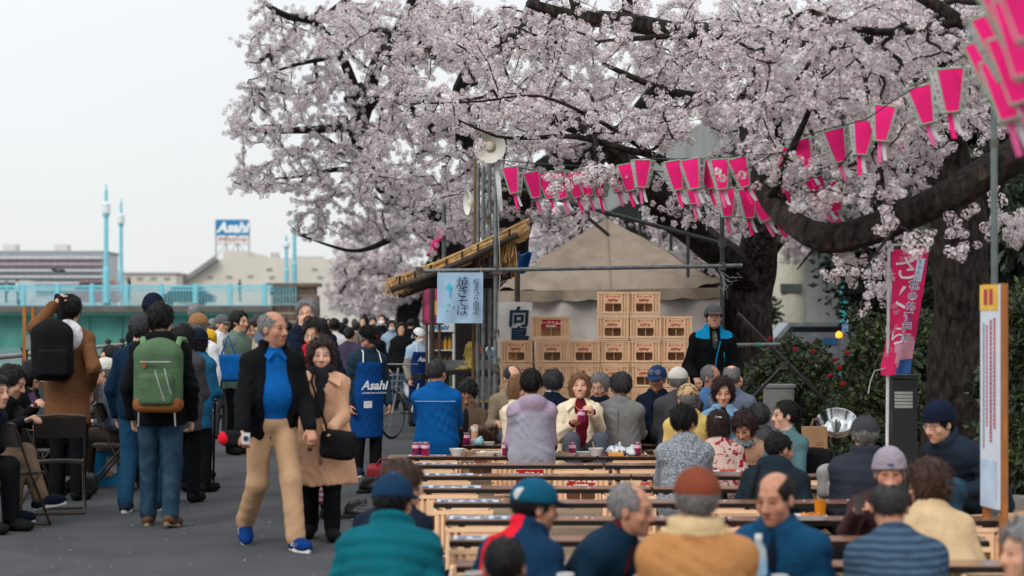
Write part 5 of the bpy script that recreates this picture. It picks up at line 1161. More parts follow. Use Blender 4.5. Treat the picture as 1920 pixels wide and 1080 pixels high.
# white board with kanji behind the crates
DB = 22.4; t = thing('white_signboard', 'white board with large navy kanji standing behind the crate stack', 'sign', (GX(962, DB+.9), DB+.9, 0)); d = DB+.9
MB().box((GX(963, d), d, (pz_(566, d)+.25)/2), (GX(1000, d)-GX(930, d), .03, pz_(566, d)-.25)).build('board', M('board_white', (230, 231, 231), rough=.6, var=.05, bump=.05), t)
for i, ch in enumerate('向島'):
    for q, (ox, oz) in enumerate(((0, 0), (.011, .004), (-.009, .006), (.002, -.010))): place(text_mesh(ch, .27, M('kanji_teal', (20, 56, 84), rough=.6, bump=0), shear=.06), 'lettering', P(972, 597+i*37, d-.03)+Vector((ox, -.001*q, oz)), (1, 0, 0), (0, 0, 1), t)
for i, ch in enumerate('門町人目'): place(text_mesh(ch, .14, M('kanji_teal', (20, 56, 84)), bold=0), 'lettering', P(936, 682+i*19, d-.03), (1, 0, 0), (0, 0, 1), t)
for px in (934, 992): MB().box((GX(px, d+.05), d+.05, .13), (.04, .04, .26)).build('leg', M('batten_dark', (36, 32, 30)), t)
# poster panel, drinks showcase, griddle
d = 26; t = thing('poster_panel', 'magenta poster in a dark wooden frame behind the hanging cloth', 'poster', (GX(812, d), d, 0)); MB().box((GX(812, d), d, pz_(572, d)), (.30, .04, .56)).build('frame', M('frame_brown', (78, 58, 46), rough=.7), t); MB().box((GX(812, d), d-.03, pz_(573, d)), (.24, .02, .49)).build('print', M('poster_magenta', (150, 46, 92), rough=.5, var=.3, vs=9, bump=0), t)
MB().box((GX(817, d), d-.045, pz_(577, d)), (.07, .01, .2)).build('print', M('poster_yellow', (206, 150, 60), bump=0), t); MB().tube([(GX(800, d), d+.03, 0), (GX(800, d), d+.03, pz_(540, d))], .02, 6).build('leg', M('frame_brown', (78, 58, 46)), t); MB().tube([(GX(824, d), d+.03, 0), (GX(824, d), d+.03, pz_(540, d))], .02, 6).build('leg', M('frame_brown', (78, 58, 46)), t)
d = 27; t = thing('drinks_showcase', 'white drinks cabinet with lit-looking blue header and rows of bottles', 'fridge', (GX(826, d), d, 0)); sD = F/d; cw = M('cabinet_white', (188, 192, 192), rough=.5, bump=0)
x0, x1 = GX(803, d), GX(850, d); zt, zb = pz_(606, d), .1
MB().box(((x0+x1)/2, d+.5, (zt+zb)/2), (x1-x0, .04, zt-zb)).box((x0, d+.25, (zt+zb)/2), (.03, .5, zt-zb)).box((x1, d+.25, (zt+zb)/2), (.03, .5, zt-zb)).box(((x0+x1)/2, d+.25, zb), (x1-x0, .5, .06)).build('cabinet', cw, t)
MB().box(((x0+x1)/2, d+.22, zt-.06), (x1-x0+.03, .5, .13)).build('header', cw, t); place(text_mesh('Asahi', .10, M('sign_blue', (40, 120, 170)), shear=.25, bold=.003), 'lettering', ((x0+x1)/2, d-.04, zt-.06), (1, 0, 0), (0, 0, 1), t)
bot = [M('bottle_brown', (96, 60, 30), rough=.2, bump=0), M('bottle_amber', (190, 140, 60), rough=.2, bump=0), M('bottle_green', (70, 96, 70), rough=.2, bump=0)]
bme = [MB().lathe([(.028, 0), (.03, .12), (.012, .17), (.012, .2)], 10, None, True, True).mesh('bottle', b) for b in bot]
for k, z in enumerate((.35, .62, .88, 1.16)):
    MB().box(((x0+x1)/2, d+.25, z), (x1-x0-.03, .44, .015)).build('shelf', cw, t)
    for i in range(5):
        o = link(bpy.data.objects.new('bottle', bme[(k+i//3) % 3])); o.location = (x0+.05+i*.065, d+.12, z+.0085); tag(o, f"{['leftmost', 'second', 'middle', 'fourth', 'rightmost'][i]} small bottle on the {['lowest', 'second', 'third', 'top'][k]} shelf of the drinks cabinet", 'bottle', 'bottles in the drinks cabinet')
d = 23.2; t = thing('griddle', 'black iron griddle on a steel stand under the thatched roof', 'griddle', (GX(880, d), d, 0)); iron = M('iron_black', (40, 40, 42), rough=.5, metal=.4, var=.2); stl = M('stainless', (126, 128, 128), rough=.35, metal=.7, var=.15)
MB().box((GX(880, d), d+.4, pz_(698, d)), (.72, .9, .06)).build('plate', iron, t); MB().box((GX(902, d), d+.4, pz_(728, d)), (.36, .8, .30)).build('burner_box', stl, t)
for dx in (-.3, .3):
    for dy in (.05, .75): MB().box((GX(880, d)+dx, d+dy, pz_(700, d)/2), (.04, .04, pz_(702, d))).build('leg', iron, t)
MB().box((GX(880, d), d+.85, pz_(690, d)), (.76, .02, .16)).build('splash_guard', stl, t); MB().box((GX(905, d), d-.02, pz_(752, d)), (.3, .03, .03)).build('trim', M('orange_trim', (190, 130, 60), bump=0), t)
MB().tube([P(898, 646, d-.05), P(905, 665, d-.1), P(910, 685, d-.05), P(909, 699, d)], .010, 6).build('gas_hose', M('hose_orange', (214, 82, 52), bump=0), t)
nd = MB(); R_ = random.Random(9); ny = M('noodle_yellow', (206, 182, 92), rough=.6, var=.15, bump=0)
for k in range(150):
    a = P(R_.uniform(877, 893), 640+R_.uniform(0, 6), d-.05); pts = [a]; L = R_.uniform(.16, .30)
    for i in range(4): pts.append(pts[-1]+Vector((R_.gauss(-.002, .014), R_.gauss(0, .014), -L/4)))
    nd.tube(pts, .0036, 3, False)
tag(tag(nd.build('noodles', ny), 'bundle of yellow noodles held up above the griddle', 'noodles'), None)
nd = MB()
for k in range(110):
    c = P(R_.uniform(864, 893), 690, d+R_.uniform(.15, .5)); c.z = pz_(698, d)+.035+R_.random()*.03; nd.tube([c, c+Vector((R_.gauss(0, .03), R_.gauss(0, .03), R_.uniform(0, .02))), c+Vector((R_.gauss(0, .04), R_.gauss(0, .04), 0))], .0036, 3, False)
tag(nd.build('noodles', ny), 'heap of yellow noodles frying on the black griddle', 'noodles')

# ================================================================= beer crates
cr = M('crate_tan', (243, 202, 162), rough=.55, spec=.35, var=.05, vs=5, bump=.08, bs=30); red = M('print_red', (186, 44, 46), rough=.6, bump=0); redf = M('print_red_faded', (206, 104, 88), rough=.6, bump=0); lab_red = M('label_red', (178, 22, 34), rough=.5, bump=0, var=.05); lab_w = M('label_white', (232, 222, 206), rough=.5, bump=0)
LC, SC_, HC = .465, .385, .295
def crate_mesh():
    m = MB(); L, S, h = LC, SC_, HC; w = .014
    for ax in (0, 1):
        Wd = (L, S)[ax]; off = (S, L)[ax]/2
        for sg in (-1, 1):
            def bx_(u0, u1, z0, z1, out=0.0, th=w):
                c = ((u0+u1)/2, sg*(off-th/2+out), (z0+z1)/2); sz = (u1-u0, th, z1-z0)
                if ax == 1: c = (c[1], c[0], c[2]); sz = (sz[1], sz[0], sz[2])
                m.box(c, sz)
            hw = Wd/2; cw_ = Wd*.235; e = .0006*(1+ax)
            bx_(-hw+.016, -hw+cw_, .045, h-.022, -.020); bx_(hw-cw_, hw-.016, .045, h-.022, -.020)         # side columns
            for u in (-hw+.012, -hw+cw_*.55, -hw+cw_*.93, hw-cw_*.93, hw-cw_*.55, hw-.012): bx_(u-.009, u+.009, .048, h-.025, .0015, .03)   # ribs
            bx_(-hw+cw_, hw-cw_, h*.525, h-.022, -.004)                                              # label panel
            bx_(-hw+cw_, hw-cw_, .045, h*.185, -.004)                                               # sill under the hand opening
            bx_(-hw+e, hw-e, h-.024, h-e, .004 if ax else .0045); bx_(-hw+.004, hw-.004, 0+e, .020, .001); bx_(-hw+e, hw-e, .030, .048, .004 if ax else .0045)   # rims
            for q in (-1, 1):                                                                       # rounded lower corners of the opening
                u = q*(hw-cw_); P3 = [(u, h*.185-.002), (u-q*.022, h*.185-.002), (u, h*.185+.020)]; o0, o1 = sg*(off-.006), sg*(off-.016); vs_ = [(a, o, z) if ax == 0 else (o, a, z) for o in (o0, o1) for a, z in P3]; m.add(vs_, [(0, 1, 2), (5, 4, 3), (0, 3, 4, 1), (1, 4, 5, 2), (2, 5, 3, 0)])
    m.box((0, 0, h-.035), (L-.04, S-.04, .010))
    for k in range(1, 5): m.box((-L/2+L*k/5, 0, h-.10), (.006, S-.04, .11))
    for k in (1, 3): m.box((0, -S/2+S*k/4, h-.10), (L-.04, .006, .11))
    m.box((0, 0, h*.5), (L-.04, .006, h-.09)); m.box((0, 0, h*.5), (.0062, S-.04, h-.092))  # full-height middle walls, added to stop light passing through and darken the openings
    return m.mesh('frame', cr)
CM = crate_mesh()
sunm = MB()
for k in range(16):
    a = k*math.pi/8; u = Vector((math.cos(a), math.sin(a), 0)); v = Vector((-u.y, u.x, 0)); sunm.add([u*.022-v*.003, u*.036, u*.022+v*.003], [(0, 1, 2)])
sunm.add([(.016*math.cos(a), .016*math.sin(a), 0) for a in np.linspace(0, 6.283, 14, endpoint=False)], [tuple(range(14))]); SUNM = sunm.mesh('emblem', red)
crest = MB().add([(-.012, -.010, 0), (.012, -.010, 0), (.012, -.004, 0), (-.012, -.004, 0)], [(0, 1, 2, 3)]).add([(-.004, -.010, .0002), (.004, -.010, .0002), (.004, .012, .0002), (-.004, .012, .0002)], [(0, 1, 2, 3)]).add([(-.010, .002, .0004), (.010, .002, .0004), (.010, .008, .0004), (-.010, .008, .0004)], [(0, 1, 2, 3)])
CREST = crest.mesh('emblem', red)
# four kinds: which sides carry which print. All stand upside down, as their printing shows
def crate_kind(front, side, faded=False):
    """a crate standing bottom up; its short sides and long sides carry upside-down prints"""
    t = thing('beer_crate', 'x', 'crate', (0, 0, 0), 0, 'tan plastic beer crates'); link(bpy.data.objects.new('frame', CM), t); rm = redf if faded else red
    for sg in (-1, 1):
        for ax, kind in ((1, front), (0, side)):
            if ax == 1: o = Vector((sg*(LC/2+.0005), 0, HC*.715)); rt = Vector((0, sg, 0))           # short side, facing along x
            else: o = Vector((0, sg*(SC_/2+.0005), HC*.70)); rt = Vector((-sg, 0, 0))
            out = Vector((sg, 0, 0)) if ax == 1 else Vector((0, sg, 0)); dn = Vector((0, 0, -1)); r_ = -rt       # upside down
            if kind == 'logo':
                place(text_mesh('Asahi', .058, rm, shear=.3, bold=.0012), 'lettering', o+dn*.020+out*.0008, r_, dn, t); place(text_mesh('アサヒビール', .018, rm, bold=.0008), 'lettering', o+dn*-.03+out*.0008, r_, dn, t)
                for q in (-1, 1): place(CREST, 'emblem', o+r_*q*.075+dn*-.028+out*.0008, r_, dn, t)
            elif kind == 'sun':
                place(SUNM, 'emblem', o+out*.0008, r_, dn, t)
                for q in (-1, 1): place(CREST, 'emblem', o+r_*q*.075+dn*-.026+out*.0008, r_, dn, t)
            elif kind == 'panel':
                m = MB(); u = r_*.128; v = dn*.048; m.add([o-u-v+out*.0006, o+u-v+out*.0006, o+u+v+out*.0006, o-u+v+out*.0006], [(0, 1, 2, 3)]); pl = m.build('label', lab_red, t)
                place(text_mesh('アサヒビール', .048, lab_w, bold=.002), 'lettering', o+dn*-.012+out*.0014, r_, dn, pl)
                m = MB(); u = r_*.062; o2 = o+dn*.032; v = dn*.010; m.add([o2-u-v+out*.0012, o2+u-v+out*.0012, o2+u+v+out*.0012, o2-u+v+out*.0012], [(0, 1, 2, 3)]); m.build('strip', lab_w, pl)
    freeze_kids(t); return t
KINDS = {'logo': crate_kind('logo', 'logo'), 'faded': crate_kind('logo', 'logo', True), 'sun': crate_kind('sun', 'sun'), 'panel': crate_kind('logo', 'panel')}
_used = set()
def crate(kind, loc, rz, label, hz=1.0, group='tan plastic beer crates'):
    k = KINDS[kind]
    if kind not in _used: _used.add(kind); o = k; o.location = loc; o.rotation_euler = (0, 0, rz); o['label'] = label
    else: o = copy_tree(k, None, loc, rz, label)
    o.scale = (1, 1, hz); o['group'] = group; return o
# the stack: columns seen by their short sides, on a low pallet
DK = 22.5; sK = F/DK; col_px = [970, 1037, 1097, 1153, 1212, 1270]; hts = [4, 4, 4, 6, 6, 5]
pal = thing('pallet', 'low wooden pallet under the tall crate stack', 'pallet', (GX(1120, DK), DK+.2, 0)); pw = M('pallet_wood', (150, 122, 90), rough=.9, kind='wood', rgb2=(120, 96, 70))
for k in range(5): MB().box((GX(1120, DK), DK-.04+k*.12, .15), (2.5, .09, .02)).build('plank', pw, pal)
for k in range(4): MB().box((GX(1120, DK)-1.15+k*.76, DK+.2, .07), (.09, .55, .138)).build('bearer', pw, pal)
names = ['first', 'second', 'third', 'fourth', 'fifth', 'sixth', 'seventh']; colw = ['leftmost', 'second', 'third', 'fourth', 'fifth', 'rightmost']; base_z = .162
jit = random.Random(33)
for c, (px, n) in enumerate(zip(col_px, hts)):
    for r in range(n):
        kd = 'sun' if (c, r) == (2, 2) else ('faded' if (c, r) in ((3, 3), (5, 4), (3, 2), (4, 4)) else 'logo')
        top = ' on top' if r == n-1 else ''
        crate(kd, (GX(px, DK)+jit.uniform(-.008, .008), DK+.23+jit.uniform(-.01, .01), base_z+r*(HC+.002)), math.pi/2-math.radians(4.5)+jit.uniform(-.015, .015),
              ('crate with a red sun emblem in the third column of the stack' if kd == 'sun' else f"tan crate {names[r]} from the ground in the {colw[c]} column of the stack{top}"), group='crates in the tall stack before the tent')
crate('panel', (GX(1034, DK), DK+.23, base_z+4*(HC+.002)), math.radians(-2), 'crate with a red label set sideways on top of the second stack column', group='crates in the tall stack before the tent')

# ================================================================= benches of planks on crates
top_w = M('table_laminate', (150, 112, 92), rough=.22, spec=.55, kind='wood', rgb2=(118, 84, 68), bump=.04, grain=(.5, 9, 9)); edge_b = M('table_edge', (20, 18, 18), rough=.5, bump=0)
ZP = .36; ROWS = [16.85, 15.86, 14.74, 13.63, 12.57, 11.49, 10.42, 9.35, 8.28]
rowname = ['farthest', 'second', 'third', 'fourth', 'fifth', 'sixth', 'seventh', 'eighth', 'nearest']
LEFT = [-.96, -.95, -.79, -.71, -.53, -.41, -.35, -.28, -.20]
paper = M('printed_sheet', (186, 200, 214), rough=.4, spec=.4, bump=.05, var=.06); paper_ink = M('sheet_print', (120, 134, 156), bump=0)
def table(x0, x1, d, label, group='dark laminate plank tables on crates'):
    t = thing('plank_table', label, 'table', ((x0+x1)/2, d, 0), 0, group); MB().box(((x0+x1)/2, d, ZP-.003), (x1-x0-.006, .235, .006)).build('top', top_w, t); MB().box(((x0+x1)/2, d, ZP-.021), (x1-x0, .24, .029)).build('edge', edge_b, t)
    for q in (x0+.1, x1-.1): MB().box((q, d, ZP-.041), (.04, .2, .01)).build('batten', edge_b, t)
    return t
NCR = 0
CH = ZP-.047
for i, d in enumerate(ROWS):
    L = 1.73 if i < 6 else 1.5
    for k in range(2):
        x0 = LEFT[i]+k*(L+.012); table(x0, x0+L, d, f"dark plank table in the {rowname[i]} row, {'nearer the promenade' if k == 0 else 'nearer the hedge'}")
    for j, x in enumerate((LEFT[i]+.2, LEFT[i]+L-.18 if i % 2 else LEFT[i]+L*.62, LEFT[i]+L+.35, LEFT[i]+2*L-.25)):
        if i >= 2 and j == 1+i % 2: continue
        kd = ('panel', 'panel', 'logo', 'panel')[j] if i < 3 else ('logo', 'logo', 'faded', 'logo')[j]
        crate(kd, (x+jit.uniform(-.04, .04), d+.02, .004), jit.uniform(-.03, .03)+(math.pi/2 if (i+j) % 3 == 1 and i > 1 else 0), f"crate holding up the {rowname[i]} plank row, {['at its promenade end', 'before its middle joint', 'past its middle joint', 'at its hedge end'][j]}", CH/HC, 'crates under the plank tables')
table(-.52, 1.21, 18.35, 'dark plank table behind the farthest row, near the griddle'); table(1.24, 2.9, 18.35, 'dark plank table behind the farthest row, near the standing man')
for x, d, lb in ((-.3, 18.4, 'crate under the table nearest the griddle'), (1.0, 18.4, 'crate under the middle of the table behind the farthest row'), (1.5, 18.4, 'crate under the table near the standing man'), (2.7, 18.4, 'crate under the end of the table near the standing man')): crate('logo', (x, d, .004), 0, lb, CH/HC, 'crates under the plank tables')
for i in range(7):
    d = ROWS[i]; x0 = LEFT[i]+.02; w = .46 if i != 4 else .42
    if i == 0: w = .34
    sh = thing('printed_sheet', f"pale blue printed sheet lying on the {rowname[i]} plank row's promenade end", 'paper', (x0+w/2, d, ZP), 0, 'printed sheets on the plank ends')
    MB().sheet(lambda u, v: (x0+u*w, d-.085+v*.17, ZP+.003+.003*math.sin(u*9+i)*math.sin(v*5)), 10, 4, .001).build('page', paper, sh)
    for k in range(5): MB().box((x0+.05+k*w/5.5, d-.02+.02*(k % 2), ZP+.0075), (.05, .09, .0006)).build('print_block', paper_ink, sh)
# ================================================================= paper lanterns on strings
lp = M('lantern_pink', (255, 16, 132), rough=.7, bump=0, var=.03, vs=12, thin=.35); lw = M('lantern_white', (214, 210, 214), rough=.7, bump=0, var=.05, thin=.3); lg = M('lantern_green', (132, 176, 146), rough=.6, bump=0); lk = M('ink_black', (34, 28, 34), rough=.7, bump=0); lpp = M('streamer_pale_pink', (244, 110, 170), rough=.7, bump=0, thin=.3)
def lantern_proto(pale=False):
    t = thing('paper_lantern', 'x', 'lantern', (0, 0, 0), 0, 'pink and white festival lanterns on the strings')
    h, R0, R1 = .245, .115, .058; cs = lambda R, z: [Vector((R*a_, R*b_, z)) for a_, b_ in ((1, 0), (.66, .72), (-.66, .72), (-1, 0), (-.66, -.72), (.66, -.72))]
    a, b = cs(R0, -.02), cs(R1, -.02-h); m = MB()
    for k in range(6):
        k2 = (k+1) % 6; m.cur = 0 if k in (1, 4) else 1; m.add([a[k], a[k2], b[k2], b[k]], [(3, 2, 1, 0)])
    m.cur = 1; m.add(b, [tuple(range(5, -1, -1))]); sh = m.build('shade', [lp, lw], t)
    fm = MB()
    for k in range(6): k2 = (k+1) % 6; fm.tube([a[k]*1.005, b[k]*1.005], .0035, 4); fm.tube([a[k], a[k2]], .0045, 4); fm.tube([b[k], b[k2]], .0045, 4)
    fm.tube([Vector((0, 0, 0)), Vector((0, 0, -.02))], .004, 4); fm.tube([a[0], a[3]], .003, 4); fm.build('rim', lg, t)
    for face, txt, n0, sz in ((5, '桜まつり', 4, .054), (3, 'すみだ桜まつり', 7, .026)):          # printed white sides towards the viewer
        k = face; k2 = (k+1) % 6; q0, q1, q2, q3 = a[k], a[k2], b[k2], b[k]; top = (q0+q1)/2; bot_ = (q2+q3)/2; nn = ((q1-q0).cross(q3-q0)).normalized()
        if nn.dot(Vector(((top.x), (top.y), 0))) < 0: nn = -nn
        rt = (q1-q0).normalized(); upv = (top-bot_).normalized(); rt = upv.cross(nn)
        for i, ch in enumerate(txt):
            f = (i+.6)/(len(txt)+.15); place(text_mesh(ch, sz*(1-.28*f), lk, shear=.1, bold=.0006), 'lettering', top.lerp(bot_, f)+nn*.003, rt, upv, t)
    for dx, m_, L in ((-.012, lpp if pale else lp, .15), (.012, lw, .13)):
        st = MB(); st.sheet(lambda u, v: (dx+(u-.5)*.028+.018*v*v+(.014*v if dx > 0 else 0), .006*math.sin(v*3)+dx*.3, -.02-h-v*L), 2, 6, .001); st.build('streamer', m_, t)
    freeze_kids(t); return t
LPR = [lantern_proto(), lantern_proto(True)]; _lu = set()
spots = [(962, 312, 17.6, 8), (998, 319, 17.6, 10), (1024, 322, 17.6, 13), (1047, 322, 17.5, 14), (1073, 320, 17.5, 14), (1097, 318, 17.4, 14), (1124, 316, 17.3, 6), (1153, 310, 17.9, 12), (1174, 306, 17.1, 10), (1206, 297, 16.8, -2),
         (1264, 298, 15.6, 9), (1296, 297, 15.5, 10), (1322, 297, 15.6, 12), (1352, 296, 15.3, 4), (1384, 292, 15.2, 15), (1364, 350, 16.2, 2), (1400, 352, 16.0, 6), (1418, 362, 16.0, 22), (1434, 366, 16.1, 26), (1300, 330, 17.4, 4),
         (1470, 285, 14.0, 6), (1462, 272, 15.0, 4), (1502, 258, 13.6, 14), (1522, 332, 13.9, 24), (1552, 338, 14.0, 16), (1560, 240, 13.0, 14), (1622, 224, 12.6, -6), (1664, 196, 12.2, -8), (1682, 180, 13.4, 5), (1725, 158, 11.4, 12), (1779, 124, 10.6, 4),
         (1852, 70, 7.8, 14), (1862, 20, 7.0, 16), (1884, -50, 6.0, 14), (1920, -100, 5.1, 10), (1903, 60, 6.8, 8), (1925, -10, 5.8, 6), (1884, 108, 7.5, 10)]
where = ['first on its string beside the loudspeaker', 'second from the loudspeaker', 'third from the loudspeaker', 'fourth from the loudspeaker', 'fifth from the loudspeaker', 'sixth from the loudspeaker', 'seventh from the loudspeaker', 'turned away behind its neighbour', 'just before the gap in the string', 'alone in the gap between two groups',
         'first of the group by the right scaffold post', 'second of the group by the right scaffold post', 'third of the group by the right scaffold post', 'just above the right scaffold post', 'last of the group by the right scaffold post', 'hanging low behind the scaffold post', 'low and upright past the scaffold post', 'tilted below the group past the post', 'most tilted, touching the dark limb', 'hidden behind the group by the post',
         'half hid in blossom above the limb end', 'deep in blossom by a thin shoot', 'peeking through blossom over the limb', 'tilted just above the thick limb', 'second above the thick limb', 'hanging clear in the blossom gap', 'lower one of a pair in blossom', 'upper one of a pair in blossom', 'behind the blossom pair', 'second lantern before the steel pole', 'large one nearest the steel pole',
         'lowest of the big cluster at the steel pole', 'second of the big cluster at the steel pole', 'third of the big cluster at the steel pole', 'biggest of all, cut by the frame', 'behind the biggest at the steel pole', 'at the frame edge behind the steel pole', 'on the far side of the steel pole top']
for i, ((px, py, d, tl), w_) in enumerate(zip(spots, where)):
    k = i % 2; p = P(px, py, d); lab = 'pink paper lantern, '+w_
    if 20 <= i <= 29: p = P(px, py, d*1.07)
    if k not in _lu: _lu.add(k); o = LPR[k]; o.location = p; o['label'] = lab
    else: o = copy_tree(LPR[k], None, p, 0, lab)
    o.rotation_euler = (math.radians(jit.uniform(-5, 5)), -math.radians(tl), jit.uniform(-.18, .18)-(px-960)/F-(.22 if px < 1190 else .05 if px < 1800 else .38))
t = thing('lantern_string', 'dark wire carrying the pink lanterns from the loudspeaker to the steel pole', 'wire', P(960, 310, 17.6))
for ch in ((0, 1, 2, 3, 4, 5, 6, 8, 9), (9, 10, 11, 12, 13, 14, 20, 22, 25, 26, 27, 29, 30, 31, 32, 33, 34)):
    pts = [P(*spots[i][:3]) for i in ch]; pts = [P(932, 302, DS-.1)]+pts if ch[0] == 0 else pts; MB().tube(smooth_line(pts, [.006]*len(pts), .3)[0], .005, 5).build('wire', M('wire_dark', (40, 46, 48), rough=.6, bump=0), t)
MB().tube([P(932, 300, DS-.1), P(1000, 306, 19), P(1100, 312, 18), P(1200, 318, 17)], .006, 5).build('wire', M('wire_dark', (40, 46, 48)), t)
MB().tube([P(*spots[i][:3]) for i in (7, 19, 15, 16, 17, 18, 23, 24, 28)], .005, 5).build('wire', M('wire_dark', (40, 46, 48)), t)
d = 11.7; t = thing('steel_pole', 'tall grey steel pole behind the notice board, holding the lantern string', 'pole', (GX(1866, d), d, 0)); MB().tube([(GX(1866, d), d, 0), P(1863, 60, d)], .022, 12).build('shaft', M('pole_grey', (104, 112, 112), rough=.4, metal=.5), t)
for y in (262, 180, 540): MB().tube([P(1864, y, d), P(1864, y+14, d)], .028, 10).build('clamp', clampm, t)
# ---------------------------------------------------------------- notice board, tall and narrow, turned away from the viewer
d = 11.4; rz = math.radians(-83); t = thing('notice_board', 'tall narrow white notice board with a yellow head between orange wooden posts', 'sign', (GX(1857, d), d, 0), rz)
ps = MB(); R68 = Matrix.Rotation(rz, 4, 'Z'); Wd = .27; q = lambda y: H-(y-CY)/(F/d)
def lb(c, s, name, m): return MB().box(c, s).build(name, m, t, world=False)
for sx in (-1, 1): lb((sx*Wd/2, .03, q(532)/2), (.045, .04, q(532)), 'post', wood_o)
lb((0, 0, (q(534)+q(952))/2), (Wd+.02, .016, q(534)-q(952)), 'board', M('board_blueish', (206, 214, 226), rough=.5, bump=0, var=.03)); lb((0, -.0095, (q(534)+q(582))/2), (Wd+.02, .004, q(534)-q(582)), 'head_panel', M('panel_yellow', (222, 180, 62), rough=.5, bump=0))
lb((0, -.0085, (q(862)+q(950))/2), (Wd+.01, .002, q(862)-q(950)), 'lower_panel', M('panel_pale_blue', (186, 204, 226), rough=.5, bump=0))
redp = M('print_crimson', (176, 60, 84), bump=0); blkp = M('print_black', (60, 62, 70), bump=0); R_ = random.Random(4)
for cx_, m_, w, y0, y1 in ((.09, redp, .030, 596, 800), (.03, redp, .034, 600, 826), (-.035, redp, .022, 610, 800), (-.085, blkp, .016, 606, 840)):
    m = MB(); y = y0
    while y < y1:
        g = R_.uniform(5, 9) if m_ is redp else R_.uniform(3, 5)
        z0, z1 = q(y), q(y+g*.8); m.add([(cx_-w/2, -.0105, z1), (cx_+w/2, -.0105, z1), (cx_+w/2, -.0105, z0), (cx_-w/2, -.0105, z0)], [(0, 1, 2, 3)]); y += g
    m.build('print', m_, t, world=False)
for dx in (-.05, .04):
    m = MB(); m.add([(dx-.03, -.0125, q(572)), (dx+.03, -.0125, q(572)), (dx+.03, -.0125, q(542)), (dx-.03, -.0125, q(542))], [(0, 1, 2, 3)]); m.build('print', redp, t, world=False)
# ---------------------------------------------------------------- festival banner
d = 15.6; sB = F/d; t = thing('festival_banner', 'bright pink festival banner with white brushed characters on a white pole', 'banner', (GX(1666, d), d, 0)); wp = M('pole_white', (206, 208, 210), rough=.35, bump=0)
MB().tube([(GX(1662, d), d, 0), P(1667, 455, d)], .014, 10).build('pole', wp, t); MB().tube([P(1624, 459, d), P(1748, 460, d)], .007, 8).build('crossbar', wp, t); MB().tube([P(1666, 452, d), P(1666, 466, d)], .02, 10).build('joint', wp, t)
def bf(u, v, dy=0.0):
    xl_ = 1670-(v**2.2)*14+3*math.sin(v*5); xr_ = 1742-v*30-6*v*v; bulge = math.sin(u*math.pi)*.05*(.3+v)+.035*math.sin(u*7+v*6)*v
    if v > .8 : xl_ -= (v-.8)*20*math.sin((v-.8)*5*math.pi); 
    p = P(xl_+(xr_-xl_)*u, 468+v*232+u*(1-v)*-4+(1-u)*4*v, d); return p+Vector((0, -bulge-dy, 0))
flag = M('flag_pink', (236, 42, 112), rough=.75, bump=.15, bs=20, bd=.006, var=.06, thin=.15); flag2 = M('flag_pale', (214, 150, 170), rough=.75, bump=0); flag3 = M('flag_blue', (48, 92, 156), rough=.75, bump=0)
m = MB(); m.sheet(lambda u, v: tuple(bf(u, v)), 14, 34, .003); 
fl_ = m.build('cloth', [flag, flag2, flag3], t, True)
mi = []
for p in fl_.data.polygons:
    c = fl_.matrix_basis @ p.center+t.location; yy = CY+(H-c.z)*F/d; xx = CX+c.x*F/d; mi.append(2 if yy > 672 and xx > 1682+(yy-672)*-.2 else 1 if yy > 622+abs(xx-1700)*.9 and xx > 1676 else 0)
fl_.data.polygons.foreach_set('material_index', np.array(mi, np.int32))
inkw = M('ink_white', (232, 220, 226), bump=0); inkb = M('ink_blue', (46, 84, 150), bump=0)
def on(u, v, e=.008): return bf(u, v, e)
def btext(ch, u, v, size, mats, tilt=0.0):
    o = on(u, v); rt = (on(u+.04, v)-on(u-.04, v)).normalized(); upv = (on(u, v-.03)-on(u, v+.03)).normalized(); rt = (rt+upv*tilt).normalized()
    for k, (m_, b, e) in enumerate(mats): place(text_mesh(ch, size, m_, bold=b), 'lettering', o+Vector((0, -.002-.002*k, 0)), rt, upv, t)
for i, ch in enumerate('花のお江戸の'): btext(ch, .66-.02*i, .30+i*.083, .085, ((inkw, .005, 0), (inkb, .0, 0)))
btext('さ', .40, .17, .22, ((inkw, .002, 0),), .1); btext('く', .34, .42, .26, ((inkw, .001, 0),), .1); btext('ら', .32, .70, .18, ((inkw, .002, 0),), .1)
for k in range(16):
    u, v = random.Random(k).uniform(.06, .94), random.Random(k+50).choice((.03, .05, .08, .45, .5, .56, .62, .66, .8, .84, .88)); o = on(u if v < .1 else u*.3, v, .006); m = MB()
    for j in range(5):
        a = j*1.2566; r0 = .018; x_, z_ = math.cos(a), math.sin(a); m.add([o, o+Vector((x_*r0-z_*r0*.5, 0, z_*r0+x_*r0*.5)), o+Vector((x_*r0*1.5, 0, z_*r0*1.5)), o+Vector((x_*r0+z_*r0*.5, 0, z_*r0-x_*r0*.5))], [(0, 1, 2, 3)])
    m.build('petal_print', M('flower_print', (236, 120, 150), bump=0), t)
wb = MB(); wb.add([on(.70, .09), on(.93, .085), on(.86, .27), on(.63, .275)], [(0, 1, 2, 3)]); wb.build('title_box', M('box_paleblue', (190, 206, 226), bump=0), t)
for i, ch in enumerate('すみだ川'): btext(ch, .795-.018*i, .115+i*.043, .042, ((inkb, 0, 0),), .1)
for px, py in ((1672, 466), (1706, 464), (1738, 463), (1668, 540), (1664, 618)): MB().box(P(px, py, d-.005), (.03, .012, .05)).build('loop', wp, t)
MB().tube([P(1662, 690, d-.02), P(1640, 695, d-.05), P(1632, 715, d-.05), P(1628, 738, d-.03)], .005, 5).build('cord', M('cord_white', (190, 190, 186), bump=0), t)
